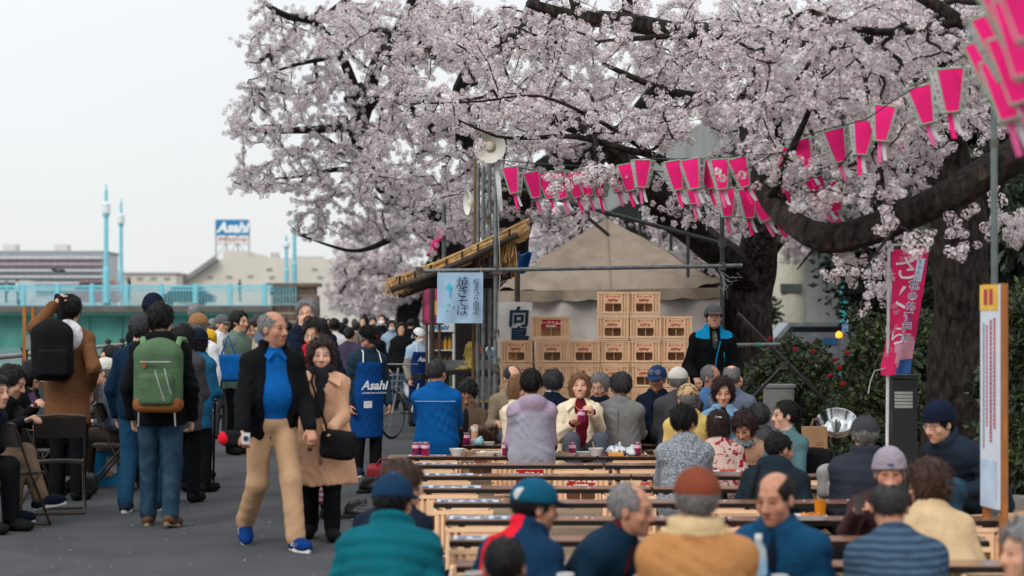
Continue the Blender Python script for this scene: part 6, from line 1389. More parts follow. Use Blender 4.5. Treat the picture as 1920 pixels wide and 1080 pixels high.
# black lamp pillar with louvres
d = 16.0; t = thing('lamp_pillar', 'black square lamp pillar with pale louvres behind the banner pole', 'lamp', (GX(1697, d), d+.1, 0)); bk = M('pillar_black', (34, 34, 36), rough=.45, spec=.4, bump=.05); q = lambda y: H-(y-CY)/(F/d)
w = 46/(F/d); MB().box((GX(1697, d), d+.1, q(712)/2), (w, .2, q(712))).build('body', bk, t); MB().box((GX(1696, d), d+.1, q(706)), (w*1.12, .24, .03)).build('top_cap', bk, t)
for k in range(5): MB().box((GX(1694, d), d-.004, q(737+k*6.4)), (.155, .014, .019), Matrix.Rotation(.4, 3, 'X')).build('louvre', M('louvre_white', (186, 190, 188), rough=.4, bump=0), t)
# grey cabinet
d = 22; q = lambda y: H-(y-CY)/(F/d); t = thing('utility_cabinet', 'pale grey metal cabinet standing by the camellia bush', 'cabinet', (GX(1463, d), d+.15, 0)); cg = M('cabinet_grey', (150, 150, 148), rough=.5, bump=.05, var=.06)
MB().box((GX(1463, d), d+.15, q(726)/2), (.33, .28, q(726))).build('body', cg, t); MB().box((GX(1463, d), d+.15, q(724)), (.37, .32, .035)).build('lid', cg, t); MB().box((GX(1463, d), d+.005, q(770)), (.28, .015, .5)).build('door', cg, t); MB().box((GX(1474, d), d-.01, q(760)), (.015, .02, .06)).build('handle', clampm, t)
# reflector work lamp
d = 17.4; c = P(1568, 788, d); t = thing('reflector_lamp', 'large round silver reflector lamp leaning face up by the hedge', 'lamp', (c.x, c.y, 0)); ax = Vector((-.1, -.55, .83)); x, y, z = frame((0, 0, 0), ax); Mx = Matrix((x, y, z)).transposed().to_4x4(); Mx.translation = c; R0 = .185
MB().lathe([(.02, -.14), (.09, -.125), (.15, -.08), (R0, 0), (R0*1.03, .006), (R0*1.03, -.004), (.155, -.09), (.09, -.14), (.02, -.155)], 32, Mx).build('dish', M('dish_silver', (205, 210, 214), rough=.16, metal=1, bump=.1, bs=20), t, True)
MB().lathe([(.0, .02), (.04, .01), (.05, -.05), (.03, -.12)], 16, Mx).build('bulb', M('bulb_glass', (220, 224, 222), rough=.2, bump=0), t, True); MB().lathe([(.03, -.15), (.05, -.17), (.045, -.26), (.01, -.27)], 14, Mx, True, True).build('housing', bk, t)
MB().tube([Mx @ Vector((-.19, 0, 0)), Mx @ Vector((-.1, 0, -.2)), (c.x, c.y+.1, .3), (c.x, c.y+.1, 0)], .014, 8).build('stand', bk, t); MB().tube([Mx @ Vector((0, -R0, 0)), Mx @ Vector((.0, -.03, .03))], .008, 6).build('strut', bk, t)
for a in (0, 2.1, 4.2): MB().tube([(c.x, c.y+.1, .25), (c.x+.25*math.cos(a), c.y+.1+.25*math.sin(a), .01)], .012, 6).build('leg', bk, t)
# ---------------------------------------------------------------- things on and around the tables
canp = M('can_pink', (176, 34, 92), rough=.3, metal=.3, kind='floral', rgb2=(96, 40, 110), ws=40, bump=0); cans = M('can_silver', (190, 194, 198), rough=.25, metal=.9, bump=0)
CAN = [MB().lathe([(.0, .004), (.026, .002), (.0325, .012), (.0325, .108), (.029, .116)], 20).mesh('body', canp, True), MB().lathe([(.029, .116), (.0285, .120), (.026, .1205), (.0255, .117), (0, .117)], 20).mesh('lid', cans, True), MB().lathe([(.0326, .07), (.0327, .085), (.0327, .10)], 20).mesh('band', M('can_pale', (226, 190, 206), bump=0), True)]
def at(px, d, z=ZP): return Vector((GX(px, d), d, z))
def can(loc, label, rz=0.0, tilt=None):
    t = thing('drink_can', label, 'can', loc, rz, 'pink drink cans'); [link(bpy.data.objects.new(n, m), t) for n, m in zip(('body', 'lid', 'band'), CAN)]
    if tilt is not None: t.rotation_euler = tilt
    return t
for i, (px, d, lb) in enumerate(((779, 16.83, 'pink can nearest the promenade of four on the farthest plank'), (788, 16.88, 'pink can second from the promenade of four on the farthest plank'), (797, 16.80, 'pink can third from the promenade of four on the farthest plank'), (799, 16.90, 'pink can behind the third of four on the farthest plank'), (866, 18.3, 'pink can behind the white bowl, by the blue jacket'), (875, 18.3, 'second pink can behind the white bowl, nearest the brown jacket'), (948, 16.85, 'pink can half hidden by the lavender jacket'), (1073, 16.82, 'pink can on the plank before the laughing woman'), (1195, 16.83, 'pink can beside the green-marked bag at the plank end'), (1510, 7.9, 'blurred pink can by the water bottle in the foreground'))): can(at(px, d), lb, i*.7)
foam = M('foam_white', (206, 206, 206), rough=.6, bump=0)
def bowl(px, d, r, h, label, food=None):
    t = thing('bowl', label, 'bowl', at(px, d), 0, 'white foam bowls'); m = MB(); pr = []
    m.lathe([(.0, .003), (r*.62, .003), (r*.68, .0), (r, h), (r*1.05, h+.002), (r*1.04, h-.004), (r*.66, .008), (0, .008)], 24, Matrix.Translation(at(px, d))); m.build('shell', foam, t, True)
    if food: MB().lathe([(r*.9, h*.75), (r*.5, h*.9), (0, h*.95)], 16, Matrix.Translation(at(px, d))).build('food', food, t, True)
foodm = M('food_brown', (176, 126, 74), rough=.6, var=.3, vs=50, bump=.5, bs=120)
bowl(857, 16.84, .068, .062, 'white foam bowl beside the four cans'); bowl(893, 18.3, .062, .05, 'white foam bowl before the man with the beer', foodm); bowl(1117, 16.84, .068, .066, 'white foam bowl with a chopstick sticking out', foodm)
MB_ = thing('chopstick', 'wooden chopstick standing in the white foam bowl', 'chopsticks', at(1117, 16.84)); MB().tube([at(1116, 16.84, ZP+.02), at(1111, 16.84, ZP+.125)], .004, 6).build('stick', M('stick_wood', (206, 170, 126), bump=0), MB_)
def tray(px, d, w, dp, label, food=None, rz=0):
    o = at(px, d); t = thing('food_tray', label, 'tray', o, rz, 'white foam food trays'); m = MB(); z0, z1 = .002, .03
    a = [(-w/2*.85, -dp/2*.8), (w/2*.85, -dp/2*.8), (w/2*.85, dp/2*.8), (-w/2*.85, dp/2*.8)]; b = [(-w/2, -dp/2), (w/2, -dp/2), (w/2, dp/2), (-w/2, dp/2)]
    vs_ = [(x, y, z0) for x, y in a]+[(x, y, z1) for x, y in b]+[(x*1.04, y*1.04, z1) for x, y in b]+[(x*1.0, y*1.0, z0-.002) for x, y in a]
    m.add(vs_, [(0, 1, 2, 3)]+[(k, (k+1) % 4, 4+(k+1) % 4, 4+k) for k in range(4)]+[(4+k, 4+(k+1) % 4, 8+(k+1) % 4, 8+k) for k in range(4)]+[(8+k, 8+(k+1) % 4, 12+(k+1) % 4, 12+k) for k in range(4)]); m.build('shell', foam, t, world=False)
    if food:
        f = MB(); r = random.Random(int(px))
        for k in range(18): f.lathe([(0, -.008), (.014, -.004), (.016, .004), (0, .012)], 7, Matrix.Translation((r.uniform(-w*.34, w*.34), r.uniform(-dp*.3, dp*.3), .02+r.random()*.014)) @ Matrix.Rotation(r.random()*3, 4, 'X'))
        f.build('food', food, t, True, False)
tray(910, 16.84, .17, .12, 'long white foam tray left of the lavender jacket', M('food_pale', (220, 200, 170), var=.2, vs=50)); tray(930, 16.9, .10, .1, 'small white tray touching the lavender jacket'); tray(915, 18.3, .12, .1, 'white plate before the khaki jacket'); tray(1060, 16.80, .19, .13, 'white plate of fried food before the laughing woman', foodm); tray(1095, 16.92, .13, .12, 'white tray behind the pink can'); tray(1025, 16.9, .12, .1, 'tray with brown wrapper right of the lavender jacket', foodm)
tray(1362, 14.75, .2, .15, 'white tray of food beside the floral blouse', M('food_red', (190, 80, 70), var=.3, vs=60)); tray(1520, 11.4, .18, .13, 'orange food tray by the dark padded jacket', M('food_orange', (206, 130, 60), var=.3, vs=40))
def bag(px, d, w, h, label, mat, seed, z=ZP, name='plastic_bag', cat='bag', mats2=None):
    o = at(px, d, z); t = thing(name, label, cat, o); r = random.Random(seed); Fb = Field(); oo = A(tuple(o))
    for k in range(7): Fb.ball(oo+A(r.uniform(-w*.35, w*.35), r.uniform(-.04, .04), h*.3*r.uniform(.5, 1.6)), (w*.22, .05, h*.3), None, .03)
    Fb.cone(oo+A(0, 0, h*.3), oo+A(w*.1, 0, h), .03, .012, .03); Fb.keep(oo+A(0, 0, .003), A(0, 0, -1)); skin_obj('sack', Fb.mesh(.009, noise=lambda X, Y, Z: .006*np.abs(wob(X, Y, Z, 60, seed))*2-.004), mat, t)
    if mats2: MB().box(o+Vector((-w*.1, -.06, .018)), (w*.7, .07, .03)).build('label', mats2, t)
bagw = M('bag_white', (206, 208, 214), rough=.35, spec=.5, kind='floral', rgb2=(90, 110, 150), ws=24, bump=.2, bs=40); bag(1158, 16.84, .19, .115, 'crumpled white snack bag with blue print and orange edge', bagw, 3, mats2=M('bag_orange', (222, 160, 70), bump=0)); bag(1183, 16.86, .14, .09, 'small crumpled clear white bag by the last pink can', M('bag_clear', (190, 204, 206), rough=.3, spec=.5, bump=.3, bs=40), 5)
bag(900, 18.25, .1, .08, 'small teal and white bag behind the white tray', M('bag_teal', (150, 200, 206), rough=.4, bump=.2), 7)
# beer glass, foreground bottle and cups are with their people below
R_ = random.Random(77); lt_ = MB()
for i in range(8):
    for k in range(10):
        d = ROWS[i]+R_.uniform(-.1, .1); x = LEFT[i]+R_.uniform(.3, 3.0); w = R_.uniform(.008, .022); a = R_.uniform(0, 3); lt_.box((x, d, ZP+.003), (w, w*.7, .005), Matrix.Rotation(a, 3, 'Z'))
tag(lt_.build('table_litter', M('litter_white', (216, 208, 206), rough=.6, bump=0)), 'white petals and scraps scattered on the plank tables', 'litter', kind='stuff')
# shoes, red bag, paper bag, rucksacks, folding chairs
shoe_k = M('shoe_black', (28, 28, 30), rough=.45, spec=.4, bump=.2)
def empty_shoe(px, d, rz, label):
    x = GX(px, d); t = thing('leather_shoe', label, 'shoe', (x, d, 0), rz, 'black shoes left on the asphalt'); f = Field(); I3 = np.eye(3, dtype=np.float32); c = A(x, d, 0); r = Matrix.Rotation(rz, 3, 'Z'); R3 = np.array(r, np.float32)
    g = lambda a, b, z: c+R3 @ A(a, b, z)
    f.ball(g(0, .03, .045), (.05, .145, .045), R3, .01); f.cone(g(0, -.07, .07), g(0, -.05, .11), .046, .05, .03); f.ball(g(0, -.06, .15), (.035, .055, .06), R3, .01, 'sub'); f.keep(c+A(0, 0, .028), A(0, 0, -1)); skin_obj('upper', f.mesh(.011), shoe_k, t)
    ol = [(.049*math.sin(a)*(1.08 if math.cos(a) > 0 else .86), .03+.152*math.cos(a)) for a in np.linspace(0, 2*math.pi, 20, endpoint=False)]; MB().poly(ol, .0, .03).build('sole', M('sole_black', (20, 20, 20), rough=.7), t, world=False)
empty_shoe(672, 14.9, 2.2, 'black leather shoe, nearer one, on the asphalt by the planks'); empty_shoe(684, 15.05, 1.9, 'black leather shoe just behind the nearer one on the asphalt'); empty_shoe(697, 17.1, 2.4, 'black laced shoe by the red bag, toe outward'); empty_shoe(706, 17.2, 2.0, 'black laced shoe closest to the red bag')
o = P(726, 868, 18.5); t = thing('red_bag', 'flat dark red bag on the ground at the end of the farthest plank', 'bag', (o.x, o.y, 0)); f = Field(); c = A(o.x, o.y, .08); f.rbox(c, (.2, .13, .075), np.eye(3, dtype=np.float32), .05, .02); skin_obj('sack', f.mesh(.014, noise=lambda X, Y, Z: .01*wob(X, Y, Z, 25)), M('bag_red', (132, 30, 38), rough=.6), t)
MB().tube([c+A(-.1, -.1, .07), c+A(-.06, -.12, .13), c+A(.06, -.12, .13), c+A(.1, -.1, .07)], .012, 6).build('handle', M('bag_red', (132, 30, 38)), t)
d = 16.2; o = Vector((GX(1527, d), d, .36)); t = thing('paper_bag', 'brown paper shopping bag standing by the woman with the long ponytail', 'bag', o, .15); kraft = M('kraft_paper', (160, 124, 92), rough=.85, bump=.15, bs=20, var=.06)
m = MB(); m.box((0, 0, .15), (.2, .11, .30), None); bo = m.build('sack', kraft, t, world=False); MB().tube([(-.05, -.05, .30), (-.03, -.06, .37), (.03, -.06, .37), (.05, -.05, .30)], .005, 6).build('handle', kraft, t, world=False)
for z in (.10, .12, .14, .16): MB().box((.03, -.0555, z), (.07, .002, .006)).build('print', M('kraft_print', (110, 80, 58), bump=0), t, world=False)
crate('logo', (GX(1527, d), d, .004), .1, 'crate under the brown paper bag', .35/HC, 'crates used as seats')
def rucksack(px, py, d, rz, label, mat, s=1.0, z=None):
    o = P(px, py, d); t = thing('backpack', label, 'backpack', o, rz); I3 = np.eye(3, dtype=np.float32); R3 = np.array(Matrix.Rotation(rz, 3, 'Z'), np.float32); c = A(tuple(o)); g = lambda a, b, z: c+R3 @ A(a*s, b*s, z*s)
    f = Field(); f.rbox(g(0, 0, 0), (.15*s, .085*s, .20*s), R3, .07*s, .03); f.ball(g(0, 0, .14), (.14*s, .085*s, .11*s), R3, .04); skin_obj('body', f.mesh(.013, noise=lambda X, Y, Z: .006*wob(X, Y, Z, 22)), mat, t)
    f = Field(); f.rbox(g(0, -.085, -.07), (.11*s, .035*s, .10*s), R3, .03*s, .02); skin_obj('pocket', f.mesh(.012, noise=lambda X, Y, Z: .004*wob(X, Y, Z, 25)), mat, t)
    return t, g
rucksack(1553, 905, 13.2, .3, 'light grey rucksack standing by the woman in teal', M('ruck_grey', (150, 148, 148), rough=.8, bump=.2), .55)
# folding chairs at the promenade side
chm = M('chair_bronze', (74, 62, 54), rough=.35, metal=.6, bump=.05); chs = M('chair_pad', (50, 46, 44), rough=.6, bump=.1)
def chair_proto():
    t = thing('folding_chair', 'x', 'chair', (0, 0, 0), 0, 'folding metal chairs by the river railing')
    for sx in (-1, 1):
        x = sx*.21; MB().tube([(x, .22, .012), (x*.98, .02, .42), (x*.95, -.14, .80)], .011, 8).build('frame_tube', chm, t); MB().tube([(x*.92, -.22, .012), (x*.92, .14, .43)], .011, 8).build('leg', chm, t)
    MB().tube([(-.2, -.14, .80), (0, -.16, .815), (.2, -.14, .80)], .011, 8).tube([(-.21, .22, .014), (.21, .22, .014)], .010, 8).tube([(-.19, -.22, .014), (.19, -.22, .014)], .010, 8).build('crossbar', chm, t)
    MB().sheet(lambda u, v: ((u-.5)*.37, -.16+v*.36, .435+.01*math.sin(u*3.14)-.012*v), 6, 6, .022).build('seat', chs, t, True); MB().sheet(lambda u, v: ((u-.5)*.40, -.085-.05*v-.03*math.sin(u*3.14), .63+v*.17), 8, 4, -.016).build('backrest', chs, t, True)
    freeze_kids(t); return t
ch0 = chair_proto(); chairs = [(112, 15.3, .25, 'folding chair with a thin black seat seen from behind, nearest the sneaker'), (18, 14.2, -.55, 'folding chair cut by the frame edge'), (212, 17.4, -1.55, 'folding chair with crossed bronze legs beside the blue box'), (60, 16.6, -1.2, 'folding chair under the seated phone user')]
for i, (px, d, rz, lb) in enumerate(chairs):
    o = ch0 if i == 0 else copy_tree(ch0); o.location = (GX(px, d), d, 0); o.rotation_euler = (0, 0, rz); o['label'] = lb
d = 17.9; t = thing('cool_box', 'bright blue plastic cool box under the seated man with the plaid collar', 'box', (GX(183, d), d, 0), .1); cb = M('cooler_blue', (26, 122, 176), rough=.5, bump=.05); MB().box((0, 0, .17), (.42, .28, .34), None, 1.06).build('tub', cb, t, world=False); MB().box((0, 0, .36), (.47, .32, .05)).build('lid', M('lid_grey', (96, 90, 88), rough=.6), t, world=False); MB().box((.15, -.148, .2), (.10, .01, .16)).build('paper_label', M('label_pale', (180, 182, 186), bump=0), t, world=False); MB().box((.13, -.155, .12), (.06, .01, .05)).build('tape', M('tape_tan', (176, 130, 90), bump=0), t, world=False)
c = P(160, 893, 16.9); t = thing('black_bag', 'small black bag on the asphalt in front of the blue cool box', 'bag', (c.x, c.y, 0)); f = Field(); f.rbox(A(c.x, c.y, .10), (.11, .08, .095), np.eye(3, dtype=np.float32), .05, .02); skin_obj('sack', f.mesh(.013, noise=lambda X, Y, Z: .008*wob(X, Y, Z, 30)), shoe_k, t); MB().tube([(c.x-.06, c.y-.03, .18), (c.x, c.y-.04, .25), (c.x+.06, c.y-.03, .18)], .008, 6).build('handle', shoe_k, t)
# bicycle
d = 25.0; X0 = GX(741, d); t = thing('bicycle', 'silver bicycle with a front basket parked among the far crowd', 'bicycle', (X0, d, 0), 0); rz = math.radians(62); Rm = Matrix.Rotation(rz, 4, 'Z'); Rm.translation = Vector((X0, d, 0)); g = lambda x, y, z: Rm @ Vector((x, y, z)); bm_ = M('bike_silver', (120, 122, 124), rough=.35, metal=.7, bump=0); tyre = M('tyre', (24, 24, 25))
for x in (-.08, .98):
    Mx = Rm @ Matrix.Translation((x, 0, .33)) @ Matrix.Rotation(math.pi/2, 4, 'X'); wh = MB().lathe([(.315, -.014), (.335, 0), (.315, .014), (.300, 0), (.315, -.014)], 32, Mx).build('wheel', tyre, t, True); MB().lathe([(.302, -.008), (.290, 0), (.302, .008)], 32, Mx).build('rim', bm_, wh, True); sp = MB()
    for k in range(18): a = k*math.pi/9; sp.tube([Mx @ Vector((0, 0, (-1)**k*.02)), Mx @ Vector((.29*math.cos(a), .29*math.sin(a), 0))], .0015, 3)
    sp.build('spokes', bm_, wh)
MB().tube([g(-.08, 0, .33), g(.02, 0, .62), g(.08, 0, .95)], .016, 8).build('fork', bm_, t); MB().tube([g(.02, 0, .66), g(.42, 0, .32), g(.62, 0, .72)], .016, 8).tube([g(.98, 0, .33), g(.42, 0, .32)], .012, 8).tube([g(.98, 0, .33), g(.6, 0, .66)], .010, 8).build('frame', bm_, t); MB().tube([g(.16, -.26, 1.0), g(.08, -.2, 1.0), g(.08, .2, 1.0), g(.16, .26, 1.0)], .012, 8).build('handlebar', bm_, t)
MB().box(g(.68, 0, .82), (.24, .16, .07), Rm.to_3x3()).build('saddle', tyre, t); bk_ = MB()
for z in (.62, .70, .78, .86): bk_.tube([g(-.30, -.15, z), g(.0, -.15, z), g(.0, .15, z), g(-.30, .15, z), g(-.30, -.15, z)], .005, 4)
for x_, y_ in [(-.3, y) for y in (-.15, -.05, .05, .15)]+[(0, y) for y in (-.15, -.05, .05, .15)]+[(x, q) for x in (-.2, -.1) for q in (-.15, .15)]: bk_.tube([g(x_, y_, .62), g(x_, y_, .86)], .004, 4)
bk_.build('basket', bm_, t); MB().tube([g(.42, -.1, .32), g(.42, .1, .32)], .012, 6).box(g(.42, .14, .32), (.09, .03, .02), Rm.to_3x3()).build('pedals', tyre, t)
# pigeon over the bridge
d = 60; c = P(108, 507, d); t = thing('bird', 'dark pigeon flying low in front of the apartment block', 'bird', c); f = Field(); cc = A(tuple(c)); f.cone(cc+A(-.13, 0, .03), cc+A(.12, 0, -.03), .055, .04, .03); f.ball(cc+A(-.18, 0, .05), .035, None, .03); f.cone(cc+A(.1, 0, -.03), cc+A(.24, 0, -.06), .035, .03, .03, (A(0, 0, 1), .3)); skin_obj('body', f.mesh(.015), M('feather_dark', (60, 62, 70), rough=.7), t)
for q in (-1, 1): MB().sheet(lambda u, v: tuple(c+Vector((-.08+v*.16+u*.12, q*(.03+u*.28), .02+u*.10-u*u*.16))), 5, 3, .008).build('wing', M('feather_dark', (60, 62, 70)), t, True)
# ================================================================= the people
fb = fabric
JEAN = fb('jeans', (34, 56, 74), rgb2=(46, 70, 88), kind='weave', ws=9); JEAN2 = fb('jeans_mid', (32, 70, 100)); BLK = fb('black', (15, 17, 19)); BLK2 = fb('black_soft', (24, 25, 28)); NAVY = fb('navy', (19, 28, 44)); NAVY2 = fb('navy_blue', (14, 36, 56)); GREY = fb('grey', (112, 112, 116)); DGREY = fb('dark_grey', (66, 66, 70)); KHK = fb('khaki_chino', (180, 146, 114), bump=.22); BEIGE = fb('beige_coat', (202, 156, 126)); CREAM = fb('cream_coat', (222, 206, 180)); WINE = fb('wine_red', (96, 20, 34)); WHT = fb('white_cotton', (216, 216, 220)); ROYAL = fb('royal_blue', (10, 82, 146)); POLO = fb('polo_blue', (10, 86, 154)); TEALP = fb('teal_puffer', (8, 88, 100)); OLIVE = fb('khaki_olive', (126, 114, 94)); BRN = fb('brown_jacket', (88, 72, 60)); LAV = fb('lavender', (158, 142, 162)); LAVG = fb('lavender_grey', (150, 150, 164)); TAN = fb('tan_suede', (172, 122, 76)); SHERPA = fb('sherpa', (196, 170, 130), bump=1.0, bs=70); CAMEL = fb('camel_wool', (108, 72, 47)); DENIML = fb('denim_light', (116, 150, 182)); DENIM = fb('denim_blue', (76, 116, 160)); YEL = fb('yellow_jacket', (206, 160, 40)); PYEL = fb('pale_yellow', (214, 184, 112)); TWEED = fb('tweed', (92, 100, 110), rgb2=(176, 182, 188), kind='weave', ws=120, bump=.5); SUIT = fb('suit_grey', (128, 128, 126), rgb2=(112, 112, 112), kind='weave', ws=150); FLORAL = fb('floral_blouse', (190, 164, 152), rgb2=(142, 24, 48), kind='floral', ws=16); KNIT = fb('blue_knit', (44, 64, 84), rgb2=(68, 90, 110), kind='stripes', ws=9, wd=1.2); SAGE = fb('sage_jacket', (104, 122, 112)); TEALG = fb('teal_grey', (78, 110, 116)); SLATE = fb('slate_blue', (96, 106, 124)); BLUEJ = fb('petrol_blue', (30, 90, 124)); DTEAL = fb('denim_shirt', (18, 64, 96)); CREAMB = fb('sand_coat', (194, 168, 132)); MAROON = fb('maroon_dark', (60, 40, 44)); RED = fb('bright_red', (206, 28, 48)); APR = fb('apron_blue', (12, 64, 124)); PLAID = fb('plaid_red', (130, 34, 42), rgb2=(40, 30, 50), kind='plaid', ws=22); PLAIDG = fb('plaid_teal', (56, 96, 116), rgb2=(150, 160, 150), kind='plaid', ws=18); GBLUE = fb('grey_blue_jacket', (74, 86, 98)); LBLUE = fb('light_blue_smock', (160, 184, 204)); PURP = fb('plum', (64, 56, 76)); STRIPE = fb('stripe_top', (40, 40, 44), rgb2=(190, 186, 182), kind='stripes', ws=14, wd=0); RUSTC = fb('rust_cap', (120, 62, 44)); TEALC = fb('teal_cap', (16, 78, 104)); CAPW = fb('cap_white', (200, 198, 190)); CAPB = fb('cap_brown', (140, 104, 70)); CAPG = fb('cap_grey', (92, 92, 94)); CAPP = fb('cap_pattern', (182, 156, 120), rgb2=(96, 70, 46), kind='floral', ws=30); CAPN = fb('cap_navy_blue', (38, 60, 100)); BEAN = fb('beanie_grey', (146, 138, 148), bump=.6); BEANN = fb('beanie_navy', (20, 28, 46), bump=.6)
S_BLK = fb('shoe_leather', (24, 24, 26)); S_WS = fb('sole_white', (210, 208, 204)); S_BLUE = fb('trainer_blue', (12, 50, 108)); S_NAVY = fb('trainer_navy', (34, 44, 62)); S_BRN = fb('sandal_brown', (92, 66, 50))
def recolor(o, mat, mask):
    me = o.data; me.materials.append(mat); n = len(me.polygons); c = np.zeros(n*3, np.float32); me.polygons.foreach_get('center', c); c = c.reshape(-1, 3)+A(tuple(parent_loc(o))); me.polygons.foreach_set('material_index', np.where(mask(c), 1, 0).astype(np.int32))
def strip(p, pts, mat, name, r=.008, off=.0): return MB().tube([tuple(q) for q in pts], r, 6).build(name, mat, p['root'])
def emblem_text(p, txt, z, x, size, mat, parent, push=.02, shear=.2, bold=.002):
    """lettering that lies on the chest or apron"""
    f, l, u = p['ft'], p['lt'], p['ut']; o = p['pel']+u*z+l*x; return place(text_mesh(txt, size, mat, shear=shear, bold=bold), 'lettering', (o+f*push).tolist(), (l).tolist(), u.tolist(), parent)
# ---- the walkers on the promenade
p = person('balding man in an open black jacket and blue polo walking, looking aside', 513, 616, 12.9, 24, 'stand', look=(34, 0), res='fine', girth=1.0, belly=.055, hair=('horseshoe', 'gray'), skin=3, legs={1: (.26, .10, 0, .0), -1: (-.30, .10, .07, .55)}, armL='swing', armR=('p', 452, 812, 12.6),
    top=dict(mat=BLK, open=(.078, .17), hem=.12, collar='stand', gr=.026), inner=(POLO, 'polo', .19), bottom=KHK, shoes=(S_BLUE, S_WS), lean=4)
for sg in (1, -1):
    hp, kn, an, fd = p['legs'][sg]; fu = nrm(np.cross(np.cross(fd, A(0, 0, 1)), fd)); fs = nrm(np.cross(fd, fu))
    for k in range(3):
        m = MB(); c = an+fd*(.03+.035*k)-fu*.035
        for q in (1, -1): m.tube([c+fs*q*.049-fu*.012, c+fs*q*.043+fu*.012+fd*.012], .007, 5)
        m.build('shoe_stripe', S_WS, p['root'])
t = thing('pouch', 'black pouch with a red end held by the man in the blue polo', 'pouch', P(446, 822, 12.55)); f = Field(); c = A(tuple(P(442, 822, 12.6))); f.rbox(c, (.10, .05, .055), np.eye(3, dtype=np.float32), .04, .02); skin_obj('sack', f.mesh(.010), BLK2, t); f = Field(); f.ball(c+A(-.075, -.01, .0), (.045, .052, .05), None, .01); skin_obj('red_end', f.mesh(.009), RED, t)
t = thing('compact_camera', 'small silver camera in the hand of the man in the blue polo', 'camera', P(461, 820, 12.5)); MB().box(P(461, 822, 12.48), (.055, .02, .075)).build('body', M('camera_silver', (190, 192, 196), rough=.3, bump=0), t); MB().box(P(461, 822, 12.465), (.03, .012, .03)).build('screen', M('screen_dark', (40, 44, 50), rough=.1, bump=0), t)
p = person('woman in a knee-length beige coat and black scarf walking with a shoulder bag', 603, 667, 13.4, 2, 'stand', fem=True, res='fine', hair=('perm', 'darkred'), skin=2, legs={1: (.10, .08, 0, 0), -1: (-.12, .09, .02, .2)}, armL=('p', 622, 806, 13.15), armR='down', look=(4, -2),
    girth=1.22, top=dict(mat=BEIGE, hem=.36, open=(.05, .010), skirt=.075, collar='fold', gr=.028), inner=(STRIPE, 'crew', .32), bottom=BLK, shoes=S_BLK)
f = Field()
for a, b in zip(np.linspace(0, 5.6, 8), np.linspace(.8, 6.4, 8)): f.cone(p['nb']+p['ut']*(.045+.01*math.sin(a*3))+(p['ft']*math.cos(a)+p['lt']*math.sin(a))*.072, p['nb']+p['ut']*(.045+.01*math.sin(b*3))+(p['ft']*math.cos(b)+p['lt']*math.sin(b))*.072, .034, .034, .02)
f.cone(p['nb']+p['ft']*.11+p['lt']*.01, p['nb']+p['ft']*.16-p['ut']*.26-p['lt']*.02, .05, .042, .02, (A(*p['ft']), .5)); skin_obj('scarf', f.mesh(.013, noise=p['fold'](.005)), fb('scarf_black', (38, 38, 42)), p['root'])
m = MB()
for k, z in enumerate((.20, .06, -.10)): m.lathe([(0, .008), (.016, .006), (.017, 0)], 12, Matrix.Translation(Vector((p['pel']+A(0, 0, z)+p['fw']*.175-p['lf']*.075).tolist())) @ Matrix.Rotation(math.pi/2, 4, 'X'))
m.build('button', BRN, p['root'])
lapel = MB()
for q in (1, -1):
    a = p['nb']+p['ut']*.035+p['lt']*q*.085; b = p['nb']-p['ut']*.02+p['ft']*.135+p['lt']*q*.055; c = p['nb']-p['ut']*.07+p['ft']*.15+p['lt']*q*.14; d_ = p['nb']+p['lt']*q*.15+p['ft']*.04-p['ut']*.0
    lapel.sheet(lambda u, v: tuple((1-u)*((1-v)*a+v*d_)+u*((1-v)*b+v*c)), 4, 4, .01)
lapel.build('lapel', BEIGE, p['root'], True)
t = thing('shoulder_bag', 'black leather shoulder bag hanging at the hip of the woman in the beige coat', 'bag', P(634, 830, 13.1)); c = A(tuple(P(634, 834, 13.12))); f = Field(); f.rbox(c, (.13, .06, .105), np.array(Matrix.Rotation(.12, 3, 'Y'), np.float32), .05, .02); skin_obj('sack', f.mesh(.011, noise=lambda X, Y, Z: .006*wob(X, Y, Z, 30)), S_BLK, t)
MB().tube([c+A(-.10, 0, .09), P(612, 800, 13.08), P(598, 760, 13.08), P(584, 715, 13.15), P(588, 695, 13.3)], .009, 6).build('strap', S_BLK, t); MB().tube([P(604, 796, 13.06), P(608, 808, 13.06)], .011, 6).build('buckle', M('brass', (180, 150, 90), rough=.3, metal=.9, bump=0), t)
p = person('woman in glasses with dark permed hair and a red scarf behind the beige coat', 590, 628, 14.9, -12, 'stand', fem=True, res='mid', hair=('perm', 'black'), glasses=True, look=(-6, 4), top=dict(mat=BLK2, hem=.3, collar='fold'), bottom=BLK, shoes=S_BLK)
f = Field(); 
for a in np.linspace(-.9, .9, 6): f.ball(p['nb']+p['ut']*.05+(p['ft']*math.cos(a)+p['lt']*math.sin(a))*.08, .035, None, .02)
f.cone(p['nb']+p['ft']*.10-p['lt']*.03, p['nb']+p['ft']*.14-p['ut']*.2-p['lt']*.05, .035, .03, .02); skin_obj('scarf', f.mesh(.013), RED, p['root'])
t = thing('cloth_bag', 'patterned grey and red cloth bag hanging low beside the beige coat', 'bag', P(572, 915, 14.8)); c = A(tuple(P(578, 918, 14.8))); f = Field(); f.rbox(c, (.17, .07, .12), np.eye(3, dtype=np.float32), .05, .02); skin_obj('sack', f.mesh(.015), fb('bag_pattern', (110, 130, 146), rgb2=(140, 50, 60), kind='stripes', ws=7, wd=3), t); MB().tube([c+A(-.1, 0, .1), c+A(-.05, 0, .3), c+A(.05, 0, .3), c+A(.1, 0, .1)], .01, 6).build('handle', BLK2, t)
